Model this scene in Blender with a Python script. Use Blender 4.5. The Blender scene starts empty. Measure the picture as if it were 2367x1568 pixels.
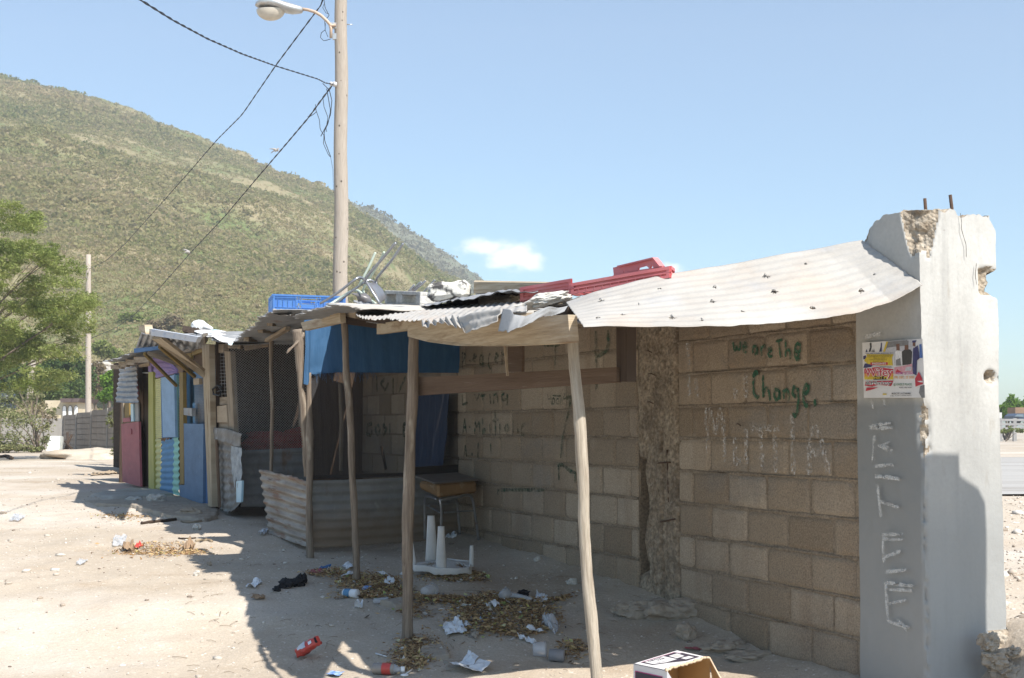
import bpy, math, random
import numpy as np
from mathutils import Vector, Matrix

# ------------------------------------------------------------------ camera, sky, sun, exposure
scene = bpy.context.scene
scene.render.resolution_x = 1024
scene.render.resolution_y = 678
FOC = 3124.0            # focal length in units of a 2367 px wide picture
CX, CY, HOR = 1183.5, 784.0, 989.5
PITCH = math.atan((HOR - CY) / FOC)
EYE = 0.85
cam_data = bpy.data.cameras.new("camera")
cam = bpy.data.objects.new("camera", cam_data)
scene.collection.objects.link(cam)
cam_data.sensor_width = 36.0
cam_data.lens = FOC / 2367.0 * 36.0
cam_data.clip_start = 0.05
cam_data.clip_end = 6000
cam.location = (0, 0, EYE)
cam.rotation_euler = (math.pi / 2 + PITCH, 0, 0)
scene.camera = cam

SUN_DIR = Vector((0.665, -0.747, 1.163)).normalized()      # towards the sun
SUN_EL = math.asin(SUN_DIR.z)
world = bpy.data.worlds.new("World")
scene.world = world
world.use_nodes = True
wn, wl_ = world.node_tree.nodes, world.node_tree.links
bg = wn["Background"]
sky = wn.new("ShaderNodeTexSky")
sky.sky_type = 'NISHITA'
sky.sun_disc = False
sky.sun_elevation = SUN_EL
sky.sun_rotation = math.atan2(SUN_DIR.x, SUN_DIR.y)
sky.altitude = 0
sky.air_density = 0.95
sky.dust_density = 0.9
sky.ozone_density = 2.2
hs = wn.new("ShaderNodeHueSaturation")
hs.inputs["Saturation"].default_value = 1.0
tintn = wn.new("ShaderNodeMixRGB"); tintn.blend_type = 'MULTIPLY'; tintn.inputs[0].default_value = 1; tintn.inputs[2].default_value = (.90, 1.0, 1.0, 1)
wl_.new(sky.outputs[0], tintn.inputs[1]); wl_.new(tintn.outputs[0], hs.inputs["Color"])
# small distant cumulus puffs, placed by sky direction
tc = wn.new("ShaderNodeTexCoord")
def wmath(op, a, b=None, c=None):
    n = wn.new("ShaderNodeMath"); n.operation = op
    for i, v in enumerate((a, b, c)):
        if v is None: continue
        if isinstance(v, (int, float)): n.inputs[i].default_value = v
        else: wl_.new(v, n.inputs[i])
    return n.outputs[0]
sepw = wn.new("ShaderNodeSeparateXYZ")
wl_.new(tc.outputs["Generated"], sepw.inputs[0])
azx = wmath('DIVIDE', sepw.outputs[0], wmath('MAXIMUM', sepw.outputs[1], 0.05))
elz = wmath('DIVIDE', sepw.outputs[2], wmath('MAXIMUM', sepw.outputs[1], 0.05))
nz = wn.new("ShaderNodeTexNoise"); nz.inputs["Scale"].default_value = 38; nz.inputs["Detail"].default_value = 5
mp = wn.new("ShaderNodeMapping"); mp.inputs["Scale"].default_value = (1, 1, 1.7)
wl_.new(tc.outputs["Generated"], mp.inputs[0]); wl_.new(mp.outputs[0], nz.inputs["Vector"])
cl_total = None
for (px, py, rx, ry, dens) in ((1118, 578, .026, .0125, 1.0), (1165, 592, .036, .0125, 1.0), (1205, 600, .028, .011, .8),
                               (1120, 640, .03, .005, .35), (1555, 622, .017, .0065, 1.0), (1590, 640, .012, .004, .6)):
    a0 = (px - CX) / FOC; e0 = (HOR - py) / FOC
    dx = wmath('DIVIDE', wmath('SUBTRACT', azx, a0), rx)
    dy = wmath('DIVIDE', wmath('SUBTRACT', elz, e0), ry)
    d = wmath('SQRT', wmath('ADD', wmath('MULTIPLY', dx, dx), wmath('MULTIPLY', dy, dy)))
    v = wmath('MULTIPLY', wmath('SUBTRACT', 1.0, d), dens)
    cl_total = v if cl_total is None else wmath('MAXIMUM', cl_total, v)
cl = wmath('ADD', cl_total, wmath('MULTIPLY', wmath('SUBTRACT', nz.outputs[0], 0.5), 2.6))
ss = wn.new("ShaderNodeMapRange"); ss.interpolation_type = 'SMOOTHERSTEP'
ss.inputs[1].default_value = 0.1; ss.inputs[2].default_value = 1.05; ss.inputs[4].default_value = 0.9
wl_.new(cl, ss.inputs[0])
mx = wn.new("ShaderNodeMixRGB")
mx.inputs[2].default_value = (7.0, 7.3, 7.8, 1)
wl_.new(ss.outputs[0], mx.inputs[0]); wl_.new(hs.outputs[0], mx.inputs[1])
wl_.new(mx.outputs[0], bg.inputs[0])
bg.inputs[1].default_value = 0.127

sun_data = bpy.data.lights.new("sun", 'SUN')
sun_data.energy = 4.8
sun_data.angle = math.radians(0.55)
sun_data.color = (1.0, 0.96, 0.895)
sun = bpy.data.objects.new("sun", sun_data)
scene.collection.objects.link(sun)
sun.rotation_euler = SUN_DIR.to_track_quat('Z', 'Y').to_euler()
sun.location = (0, 0, 30)
scene.view_settings.view_transform = 'Standard'
scene.view_settings.look = 'None'
scene.view_settings.gamma = 1.0
scene.view_settings.exposure = 0.66

random.seed(7)
RNG = np.random.default_rng(11)

# ------------------------------------------------------------------ picture <-> place
cth, sth = math.cos(PITCH), math.sin(PITCH)
def ray(px, py):
    u = (px - CX) / FOC; v = (CY - py) / FOC
    return Vector((u, cth - v * sth, sth + v * cth))
E0 = Vector((1.97, 6.43, 0)); WD = Vector((-.408, .913, 0)).normalized(); NF = Vector((-.913, -.408, 0)).normalized()
def YY(px, py, Y):
    d = ray(px, py); return Vector((0, 0, EYE)) + d * (Y / d.y)
def T(px, py, t=0.0):                      # on the plane parallel to the block wall, t metres in front of it
    d = ray(px, py); o = Vector((0, 0, EYE))
    k = (t - (o - E0).dot(NF)) / d.dot(NF); return o + d * k
def WP(s, t, z):                           # wall coordinates
    p = E0 + WD * s + NF * t; p.z = z; return p
def st(p): q = Vector(p) - E0; return q.dot(WD), q.dot(NF)

# ------------------------------------------------------------------ numeric noise
def _hash(ix, iy, iz, seed):
    h = (ix * 374761393 + iy * 668265263 + iz * 2147483647 + seed * 1274126177) & 0xffffffff
    h = ((h ^ (h >> 13)) * 1274126177) & 0xffffffff
    h = h ^ (h >> 16)
    return (h & 0xffff) / 65535.0 * 2 - 1
def vnoise(P, scale=1.0, seed=0):
    P = np.asarray(P, float) * scale
    i = np.floor(P).astype(np.int64); f = P - i; f = f * f * (3 - 2 * f)
    out = 0
    for dx in (0, 1):
        for dy in (0, 1):
            for dz in (0, 1):
                w = (f[..., 0] if dx else 1 - f[..., 0]) * (f[..., 1] if dy else 1 - f[..., 1]) * (f[..., 2] if dz else 1 - f[..., 2])
                out = out + w * _hash(i[..., 0] + dx, i[..., 1] + dy, i[..., 2] + dz, seed)
    return out
def fbm(P, scale=1.0, seed=0, octv=4, gain=.5):
    o = 0; a = 1
    for k in range(octv): o = o + a * vnoise(P, scale * 2 ** k, seed + k * 17); a *= gain
    return o

def gz(x, y, micro=True):                  # ground height
    x = np.asarray(x, float); y = np.asarray(y, float)
    z = np.interp(y, [-5, 6.5, 7.6, 8.9, 10.75, 12, 14.5, 60, 6000], [-.5, -.485, -.45, -.27, -.15, -.1, 0, 0, 0])
    t = (x - E0.x) * NF.x + (y - E0.y) * NF.y
    s = (x - E0.x) * WD.x + (y - E0.y) * WD.y
    k = np.clip((-t - .1) / .5, 0, 1); k = k * k * (3 - 2 * k)
    z = z * (1 - k) + np.maximum(z, -.12) * k
    # dirt gathered along the foot of the wall
    z = z + .07 * np.exp(-np.clip(t, 0, 9) / .16) * (s > -.1) * (s < 14) * (t > -.2)
    # rubble heap at the end of the wall
    bx, by = E0.x + .62 - .05, E0.y + .12
    z = z + .07 * np.exp(-((x - bx) ** 2 + (y - by) ** 2) / .10)
    if micro:
        P = np.stack([x, y, np.zeros_like(x)], -1)
        near = np.clip(1 - (np.hypot(x, y) - 20) / 30, .15, 1)
        z = z + (.022 * fbm(P, .9, 3, 3) + .012 * fbm(P, 4, 9, 3)) * near
    return z
def G(px, py):                             # picture point on the ground
    d = ray(px, py); p = Vector((0, 0, EYE)); lo, hi = 3.0, 400.0
    for _ in range(50):
        m = (lo + hi) / 2; q = p + d * (m / d.y)
        if q.z > float(gz(q.x, q.y)): lo = m
        else: hi = m
    return p + d * (lo / d.y)

# ------------------------------------------------------------------ materials
MATS = {}
def _n(nt, kind, **kw):
    n = nt.nodes.new(kind)
    for k, v in kw.items():
        if k.startswith('i_'): n.inputs[k[2:].replace('_', ' ')].default_value = v
        else: setattr(n, k, v)
    return n
def mat(name, cols, scale=4.0, rough=.85, bump=.15, bscale=40.0, coord='Object', stretch=(1, 1, 1), metal=0.0, detail=5,
        dirt=None, grain=None, spec=.3, tint=False, transl=0.0, alpha=None, dirts=(), voro=None, emit=None, spot=None):
    """cols: colours over a noise ramp; dirt/dirts: (colour, scale, lo, hi, amount[, stretch]); grain: (scale, amount)"""
    m = bpy.data.materials.new(name); m.use_nodes = True; nt = m.node_tree; L = nt.links
    b = nt.nodes["Principled BSDF"]
    tcn = _n(nt, "ShaderNodeTexCoord")
    mapn = _n(nt, "ShaderNodeMapping"); mapn.inputs["Scale"].default_value = stretch
    L.new(tcn.outputs[coord], mapn.inputs[0])
    vec = mapn.outputs[0]
    nz = _n(nt, "ShaderNodeTexNoise"); nz.inputs["Scale"].default_value = scale; nz.inputs["Detail"].default_value = detail
    nz.inputs["Roughness"].default_value = .62
    L.new(vec, nz.inputs["Vector"])
    rp = _n(nt, "ShaderNodeValToRGB"); cr = rp.color_ramp
    n = len(cols)
    while len(cr.elements) < n: cr.elements.new(.5)
    for i, c in enumerate(cols):
        cr.elements[i].position = .5 if n == 1 else .3 + .4 * i / (n - 1)
        cr.elements[i].color = (*c, 1)
    if n == 1: cr.elements[-1].color = (*cols[0], 1)
    if tint:
        at = _n(nt, "ShaderNodeAttribute", attribute_name="tint")
        for i in range(n): cr.elements[i].position = i / max(1, n - 1)
        add = _n(nt, "ShaderNodeMath", operation='MULTIPLY_ADD'); L.new(nz.outputs[0], add.inputs[0]); add.inputs[1].default_value = .3
        sb = _n(nt, "ShaderNodeMath", operation='SUBTRACT'); L.new(at.outputs["Fac"], sb.inputs[0]); sb.inputs[1].default_value = .15
        L.new(sb.outputs[0], add.inputs[2]); L.new(add.outputs[0], rp.inputs[0])
    else:
        L.new(nz.outputs[0], rp.inputs[0])
    col = rp.outputs[0]
    def mixc(col, c, fac_socket):
        mxn = _n(nt, "ShaderNodeMixRGB"); L.new(fac_socket, mxn.inputs[0]); L.new(col, mxn.inputs[1]); mxn.inputs[2].default_value = (*c, 1)
        return mxn.outputs[0]
    dl = list(dirts) + ([dirt] if dirt else [])
    for k, dd in enumerate(dl):
        c, sc, lo, hi, am = dd[:5]
        m2 = _n(nt, "ShaderNodeMapping"); m2.inputs["Location"].default_value = (3.7 * k + 5, 1.3 * k, 9.1 * k)
        if len(dd) > 5: m2.inputs["Scale"].default_value = dd[5]
        L.new(tcn.outputs[coord], m2.inputs[0])
        n2 = _n(nt, "ShaderNodeTexNoise"); n2.inputs["Scale"].default_value = sc; n2.inputs["Detail"].default_value = 6; n2.inputs["Roughness"].default_value = .6
        L.new(m2.outputs[0], n2.inputs["Vector"])
        mr = _n(nt, "ShaderNodeMapRange"); mr.inputs[1].default_value = lo; mr.inputs[2].default_value = hi; mr.inputs[4].default_value = am
        L.new(n2.outputs[0], mr.inputs[0])
        col = mixc(col, c, mr.outputs[0])
    if spot:                                # (colour, voronoi scale, radius): scattered pits or chips
        c, sc, rad = spot
        vv = _n(nt, "ShaderNodeTexVoronoi"); vv.inputs["Scale"].default_value = sc; vv.inputs["Randomness"].default_value = 1
        L.new(tcn.outputs[coord], vv.inputs["Vector"])
        mr = _n(nt, "ShaderNodeMapRange"); mr.inputs[1].default_value = rad; mr.inputs[2].default_value = rad * .6; mr.inputs[4].default_value = .85
        L.new(vv.outputs["Distance"], mr.inputs[0]); col = mixc(col, c, mr.outputs[0])
    gn = _n(nt, "ShaderNodeTexNoise"); gn.inputs["Scale"].default_value = bscale; gn.inputs["Detail"].default_value = 6; gn.inputs["Roughness"].default_value = .65
    L.new(vec, gn.inputs["Vector"])
    if grain:
        g2 = _n(nt, "ShaderNodeTexNoise"); g2.inputs["Scale"].default_value = grain[0]; g2.inputs["Detail"].default_value = 3
        L.new(vec, g2.inputs["Vector"])
        mr = _n(nt, "ShaderNodeMapRange"); mr.inputs[1].default_value = .3; mr.inputs[2].default_value = .7
        mr.inputs[3].default_value = 1 - grain[1]; mr.inputs[4].default_value = 1 + grain[1]
        L.new(g2.outputs[0], mr.inputs[0])
        vm = _n(nt, "ShaderNodeVectorMath", operation='SCALE'); L.new(col, vm.inputs[0]); L.new(mr.outputs[0], vm.inputs["Scale"])
        col = vm.outputs[0]
    L.new(col, b.inputs["Base Color"])
    b.inputs["Roughness"].default_value = rough; b.inputs["Metallic"].default_value = metal
    b.inputs["Specular IOR Level"].default_value = spec
    if bump:
        bn = _n(nt, "ShaderNodeBump"); bn.inputs["Strength"].default_value = min(1, bump * 2); bn.inputs["Distance"].default_value = .01
        h = gn.outputs[0]
        if voro:
            vv = _n(nt, "ShaderNodeTexVoronoi"); vv.inputs["Scale"].default_value = voro; L.new(vec, vv.inputs["Vector"])
            ad = _n(nt, "ShaderNodeMath", operation='SUBTRACT'); L.new(gn.outputs[0], ad.inputs[0]); L.new(vv.outputs["Distance"], ad.inputs[1]); h = ad.outputs[0]
        L.new(h, bn.inputs["Height"]); L.new(bn.outputs[0], b.inputs["Normal"])
    out = nt.nodes["Material Output"]; sh = b.outputs[0]
    if transl:
        tr = _n(nt, "ShaderNodeBsdfTranslucent"); L.new(col, tr.inputs[0])
        ms = _n(nt, "ShaderNodeMixShader"); ms.inputs[0].default_value = transl; L.new(sh, ms.inputs[1]); L.new(tr.outputs[0], ms.inputs[2]); sh = ms.outputs[0]
    if alpha is not None:                   # constant, or (noise scale, lo, hi, max)
        tp = _n(nt, "ShaderNodeBsdfTransparent"); ms = _n(nt, "ShaderNodeMixShader")
        if isinstance(alpha, tuple):
            an = _n(nt, "ShaderNodeTexNoise"); an.inputs["Scale"].default_value = alpha[0]; an.inputs["Detail"].default_value = 6; an.inputs["Roughness"].default_value = .7
            L.new(tcn.outputs[coord], an.inputs["Vector"])
            mr = _n(nt, "ShaderNodeMapRange"); mr.inputs[1].default_value = alpha[1]; mr.inputs[2].default_value = alpha[2]; mr.inputs[4].default_value = alpha[3]
            L.new(an.outputs[0], mr.inputs[0]); L.new(mr.outputs[0], ms.inputs[0])
        else: ms.inputs[0].default_value = alpha
        L.new(tp.outputs[0], ms.inputs[1]); L.new(sh, ms.inputs[2]); sh = ms.outputs[0]
    L.new(sh, out.inputs[0])
    MATS[name] = m
    return m

# ------------------------------------------------------------------ mesh building
ORG = {}
class MB:
    def __init__(s): s.v = []; s.f = []; s.mi = []; s.uv = []; s.sm = []
    def add(s, vs, fs, mi=0, uvs=None, smooth=False):
        o = len(s.v); s.v.extend([tuple(v) for v in vs])
        for i, f in enumerate(fs):
            s.f.append([a + o for a in f]); s.mi.append(mi); s.sm.append(smooth)
            if uvs is not None: s.uv.append([uvs[a] for a in f])
            else: s.uv.append([(vs[a][0], vs[a][2]) for a in f])
        return s
    def boxf(s, c, ax, ay, az, mi=0, jit=0.0):       # centre + three half-axis vectors
        c = Vector(c); P = []; ax, ay, az = Vector(ax), Vector(ay), Vector(az)
        for sx, sy, sz in ((-1,-1,-1),(1,-1,-1),(1,1,-1),(-1,1,-1),(-1,-1,1),(1,-1,1),(1,1,1),(-1,1,1)):
            p = c + ax * sx + ay * sy + az * sz
            if jit: p += Vector((random.uniform(-jit, jit), random.uniform(-jit, jit), random.uniform(-jit, jit)))
            P.append(p)
        F = [(0,3,2,1),(4,5,6,7),(0,1,5,4),(1,2,6,5),(2,3,7,6),(3,0,4,7)]
        o = len(s.v); s.v.extend([tuple(p) for p in P])
        lx, ly, lz = ax.length * 2, ay.length * 2, az.length * 2
        ro = random.uniform(0, 5)
        U = [[(0,0),(0,ly),(lx,ly),(lx,0)],[(0,0),(lx,0),(lx,ly),(0,ly)],[(0,0),(lx,0),(lx,lz),(0,lz)],[(0,0),(0,ly),(lz,ly),(lz,0)],[(lx,0),(0,0),(0,lz),(lx,lz)],[(0,0),(0,ly),(lz,ly),(lz,0)]]
        for f, u in zip(F, U):
            s.f.append([a + o for a in f]); s.mi.append(mi); s.uv.append([(a + ro, b_ + ro) for a, b_ in u]); s.sm.append(False)
        return s
    def beam(s, p0, p1, w, h, up=(0, 0, 1), mi=0, jit=0.0):   # w sideways, h along up; UV u runs along the beam
        p0, p1 = Vector(p0), Vector(p1); d = (p1 - p0); up = Vector(up)
        side = d.cross(up).normalized(); upn = side.cross(d).normalized()
        return s.boxf((p0 + p1) / 2, d / 2, side * (w / 2), upn * (h / 2), mi, jit)
    def panel(s, q, th=.02, mi=0, nrm=None):         # four corners (in order), thickened backwards
        q = [Vector(a) for a in q]; n = (q[1] - q[0]).cross(q[3] - q[0]).normalized() if nrm is None else Vector(nrm)
        if n.dot(Vector((0, 0, EYE)) - q[0]) < 0 and nrm is None: n = -n
        b = [a - n * th for a in q]; lu = (q[1] - q[0]).length; lv = (q[3] - q[0]).length
        uv = [(0, lv), (lu, lv), (lu, 0), (0, 0)] * 2 if lu > lv else [(0, 0), (0, lu), (lv, lu), (lv, 0)] * 2
        ro_ = random.uniform(0, 9); uv = [(a + ro_, c + ro_) for a, c in uv]
        k = len(q)
        if k != 4: uv = [((a - q[0]).length, a.z) for a in q] * 2
        F = [tuple(range(k)), tuple(range(2 * k - 1, k - 1, -1))] + [(i, i + k, (i + 1) % k + k, (i + 1) % k) for i in range(k)]
        return s.add(q + b, F, mi, uv)
    def tube(s, pts, r, seg=8, mi=0, smooth=True, cap=True, wob=0.0):
        pts = [Vector(p) for p in pts]; n = len(pts)
        rr = r if isinstance(r, (list, tuple)) else [r] * n
        V = []; F = []; UV = []; L = 0; ref = None
        for i, p in enumerate(pts):
            d = (pts[min(i + 1, n - 1)] - pts[max(i - 1, 0)])
            d = d.normalized() if d.length > 1e-9 else Vector((0, 0, 1))
            if ref is None: ref = Vector((0, 0, 1)) if abs(d.z) < .9 else Vector((1, 0, 0))
            a = (ref - d * ref.dot(d)).normalized(); bb = d.cross(a); ref = a
            if i: L += (p - pts[i - 1]).length
            for k in range(seg):
                an = 2 * math.pi * k / seg
                rad = rr[i] * (1 + (random.uniform(-wob, wob) if wob else 0))
                V.append(p + (a * math.cos(an) + bb * math.sin(an)) * rad)
                UV.append((L, k / seg * 2 * math.pi * max(rr[0], .004)))
        for i in range(n - 1):
            for k in range(seg):
                F.append((i * seg + k, i * seg + (k + 1) % seg, (i + 1) * seg + (k + 1) % seg, (i + 1) * seg + k))
        if cap: F.append(tuple(range(seg - 1, -1, -1))); F.append(tuple(range((n - 1) * seg, n * seg)))
        return s.add(V, F, mi, UV, smooth)
    def grid(s, P, UV=None, mi=0, smooth=True, keep=None, flip=False):   # P: (n,m,3)
        P = np.asarray(P); n, m = P.shape[:2]
        idx = np.arange(n * m).reshape(n, m); F = []
        for i in range(n - 1):
            for j in range(m - 1):
                if keep is None or keep[i, j]:
                    f = (idx[i, j], idx[i, j + 1], idx[i + 1, j + 1], idx[i + 1, j])
                    F.append(f[::-1] if flip else f)
        vs = P.reshape(-1, 3).tolist()
        uv = None if UV is None else np.asarray(UV).reshape(-1, 2).tolist()
        return s.add(vs, F, mi, uv, smooth)
    def blob(s, c, r, sub=2, amp=.25, nsc=2.0, seed=0, mi=0, smooth=False, flat=None):
        v, f = ICO[sub]; v = v.copy(); r = np.array(r if hasattr(r, '__len__') else (r, r, r))
        v = v * (1 + amp * fbm(v, nsc, seed, 3))[:, None]
        v = v * r
        if flat is not None: v[:, 2] = np.maximum(v[:, 2], flat)
        v = v + np.array(c)
        return s.add(v.tolist(), f, mi, None, smooth)
    def build(s, name, mats, parent=None, loc=None, bevel=0, solid=0, label=None, subsurf=0):
        v = np.array(s.v, float)
        if parent is not None: org = ORG[parent.name]
        else:
            if loc is None:
                c = (v.min(0) + v.max(0)) / 2; loc = (c[0], c[1], v[:, 2].min())
            org = np.array(loc, float)
        me = bpy.data.meshes.new(name)
        me.from_pydata((v - org).tolist(), [], s.f)
        if not isinstance(mats, (list, tuple)): mats = [mats]
        for m in mats: me.materials.append(m)
        me.polygons.foreach_set('material_index', s.mi)
        me.polygons.foreach_set('use_smooth', s.sm)
        uvl = me.uv_layers.new(name='UVMap')
        flat = [c for f in s.uv for uvc in f for c in uvc]
        uvl.data.foreach_set('uv', flat)
        o = bpy.data.objects.new(name, me); scene.collection.objects.link(o)
        ORG[o.name] = org
        if parent is not None: o.parent = parent
        else: o.location = org
        if bevel:
            md = o.modifiers.new("bevel", 'BEVEL'); md.width = bevel; md.segments = 1; md.limit_method = 'ANGLE'
        if solid:
            md = o.modifiers.new("solid", 'SOLIDIFY'); md.thickness = solid; md.offset = 0
        if label: o['label'] = label
        me.update()
        return o
def icosphere(sub):
    t = (1 + 5 ** .5) / 2
    v = [(-1,t,0),(1,t,0),(-1,-t,0),(1,-t,0),(0,-1,t),(0,1,t),(0,-1,-t),(0,1,-t),(t,0,-1),(t,0,1),(-t,0,-1),(-t,0,1)]
    v = [np.array(a) / np.linalg.norm(a) for a in v]
    f = [(0,11,5),(0,5,1),(0,1,7),(0,7,10),(0,10,11),(1,5,9),(5,11,4),(11,10,2),(10,7,6),(7,1,8),(3,9,4),(3,4,2),(3,2,6),(3,6,8),(3,8,9),(4,9,5),(2,4,11),(6,2,10),(8,6,7),(9,8,1)]
    for _ in range(sub):
        c = {}; nf = []
        def mid(a, b):
            k = (min(a, b), max(a, b))
            if k not in c:
                m = v[a] + v[b]; v.append(m / np.linalg.norm(m)); c[k] = len(v) - 1
            return c[k]
        for a, b, d in f:
            x, y, z = mid(a, b), mid(b, d), mid(d, a); nf += [(a, x, z), (b, y, x), (d, z, y), (x, y, z)]
        f = nf
    return np.array(v), f
ICO = {k: icosphere(k) for k in range(5)}

def tag(o, label, cat, group=None):
    o['label'] = label; o['category'] = cat
    if group: o['group'] = group
    return o
def thing(name, label, cat, loc, group=None):
    o = bpy.data.objects.new(name, None); scene.collection.objects.link(o)
    o.location = loc; o.empty_display_size = .1; ORG[o.name] = np.array(tuple(loc), float)
    return tag(o, label, cat, group)
def fast_mesh(name, V, F4, tint, m, parent=None, tri=False, uv=None, loc=(0, 0, 0), smooth=False):
    """numpy mesh with a per-face 'tint' colour value"""
    me = bpy.data.meshes.new(name); k = 3 if tri else 4
    org = ORG[parent.name] if parent is not None else np.array(loc, float)
    V = np.asarray(V, float) - org
    me.vertices.add(len(V)); me.vertices.foreach_set('co', V.astype(np.float32).ravel())
    nF = len(F4); me.loops.add(nF * k); me.loops.foreach_set('vertex_index', np.asarray(F4, np.int32).ravel())
    me.polygons.add(nF); me.polygons.foreach_set('loop_start', np.arange(0, nF * k, k, dtype=np.int32))
    me.polygons.foreach_set('loop_total', np.full(nF, k, np.int32))
    if smooth: me.polygons.foreach_set('use_smooth', np.ones(nF, bool))
    me.update(calc_edges=True)
    if tint is not None:
        a = me.attributes.new('tint', 'FLOAT', 'FACE'); a.data.foreach_set('value', np.asarray(tint, np.float32))
    me.materials.append(m)
    o = bpy.data.objects.new(name, me); scene.collection.objects.link(o)
    ORG[o.name] = org
    if parent is not None: o.parent = parent
    else: o.location = org
    return o
def leaf_quads(C, size, tint, flatness=0.0, aspect=.45, rng=RNG):
    """one rhombus leaf per centre"""
    n = len(C); d = rng.normal(size=(n, 3)); d[:, 2] *= (1 - flatness); d /= np.linalg.norm(d, axis=1)[:, None]
    e = rng.normal(size=(n, 3)); e[:, 2] *= (1 - flatness); e -= d * (e * d).sum(1)[:, None]; e /= np.linalg.norm(e, axis=1)[:, None] + 1e-9
    sz = (np.asarray(size) * rng.uniform(.6, 1.4, n))[:, None]
    V = np.stack([C - d * sz, C + e * sz * aspect, C + d * sz, C - e * sz * aspect], 1).reshape(-1, 3)
    F = np.arange(4 * n).reshape(n, 4)
    return V, F, tint

def polyline(pts, n):
    """resample a list of Vectors evenly (by index) to n points, smooth-ish"""
    pts = [np.array(tuple(p), float) for p in pts]
    d = [0]
    for a, b in zip(pts, pts[1:]): d.append(d[-1] + np.linalg.norm(b - a))
    d = np.array(d); q = np.linspace(0, d[-1], n)
    A = np.array(pts)
    return np.stack([np.interp(q, d, A[:, k]) for k in range(3)], 1)
def sheet(mb, top, bot, nu=80, nv=60, waves=8, amp=.008, axis='v', crumple=.01, cs=3.0, seed=0, rag=0.0, ragtop=0.0, holes=(), mi=0, ragfreq=14, nrm=None):
    """corrugated sheet lofted between two 3D polylines. axis 'v': ridges run along the polylines; 'u': ridges run from top to bottom"""
    A = polyline(top, nu); B = polyline(bot, nu)
    u = np.linspace(0, 1, nu)[:, None] * np.ones((1, nv)); v = np.ones((nu, 1)) * np.linspace(0, 1, nv)[None]
    q = np.stack([u[:, 0] * ragfreq, np.zeros(nu), np.zeros(nu)], -1)
    if rag: r = rag * fbm(q, 1, seed + 5, 4, .7); v1 = 1 + r
    else: v1 = np.ones(nu)
    v0 = ragtop * fbm(q, 1, seed + 55, 4, .7) if ragtop else np.zeros(nu)
    vv = v0[:, None] + (v1 - v0)[:, None] * v
    P = A[:, None, :] * (1 - vv[..., None]) + B[:, None, :] * vv[..., None]
    if nrm is None:
        n = np.cross(A[-1] - A[0], B[nu // 2] - A[nu // 2]); n = n / np.linalg.norm(n)
        if n @ (np.array([0, 0, EYE]) - P.mean((0, 1))) < 0: n = -n
    else: n = np.array(tuple(nrm), float)
    ph = (vv if axis == 'v' else u) * waves * 2 * math.pi
    Lu = np.linalg.norm(A[-1] - A[0]); Lv = np.linalg.norm(B[nu // 2] - A[nu // 2])
    U3 = np.stack([u * Lu, vv * Lv, np.zeros_like(u) + seed * 3.1], -1)
    disp = amp * np.sin(ph) + crumple * fbm(U3, cs, seed, 4)
    P = P + n * disp[..., None]
    keep = np.ones((nu - 1, nv - 1), bool)
    uc = (u[:-1, :-1] + u[1:, 1:]) / 2 * Lu; vc = (vv[:-1, :-1] + vv[1:, 1:]) / 2 * Lv
    for (hu, hv, hr) in holes:
        dn = np.hypot(uc - hu * Lu, vc - hv * Lv); keep &= dn > hr * (1 + .5 * np.sin(9 * np.arctan2(vc - hv * Lv, uc - hu * Lu)))
    mb.grid(P, np.stack([u * Lu, vv * Lv], -1), mi, True, keep)
    return mb
def mixz(m, color, z_full, z_none, amount, axis='Z', coord='Object', nscale=3.0, namp=.15, stretch=(1, 1, 1)):
    """stain a material below/above a height; full at z_full, none at z_none"""
    nt = m.node_tree; L = nt.links; b = nt.nodes["Principled BSDF"]
    src = b.inputs["Base Color"].links[0].from_socket
    t_ = _n(nt, "ShaderNodeTexCoord"); sp = _n(nt, "ShaderNodeSeparateXYZ"); L.new(t_.outputs[coord], sp.inputs[0])
    mp_ = _n(nt, "ShaderNodeMapping"); mp_.inputs["Scale"].default_value = stretch; L.new(t_.outputs[coord], mp_.inputs[0])
    nn = _n(nt, "ShaderNodeTexNoise"); nn.inputs["Scale"].default_value = nscale; nn.inputs["Detail"].default_value = 6; L.new(mp_.outputs[0], nn.inputs["Vector"])
    ad = _n(nt, "ShaderNodeMath", operation='MULTIPLY_ADD'); L.new(nn.outputs[0], ad.inputs[0]); ad.inputs[1].default_value = namp * 2; L.new(sp.outputs[axis], ad.inputs[2])
    mr = _n(nt, "ShaderNodeMapRange"); mr.inputs[1].default_value = z_none + namp; mr.inputs[2].default_value = z_full + namp; mr.inputs[4].default_value = amount
    L.new(ad.outputs[0], mr.inputs[0])
    mxn = _n(nt, "ShaderNodeMixRGB"); L.new(mr.outputs[0], mxn.inputs[0]); L.new(src, mxn.inputs[1]); mxn.inputs[2].default_value = (*color, 1)
    L.new(mxn.outputs[0], b.inputs["Base Color"])
    return m

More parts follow.
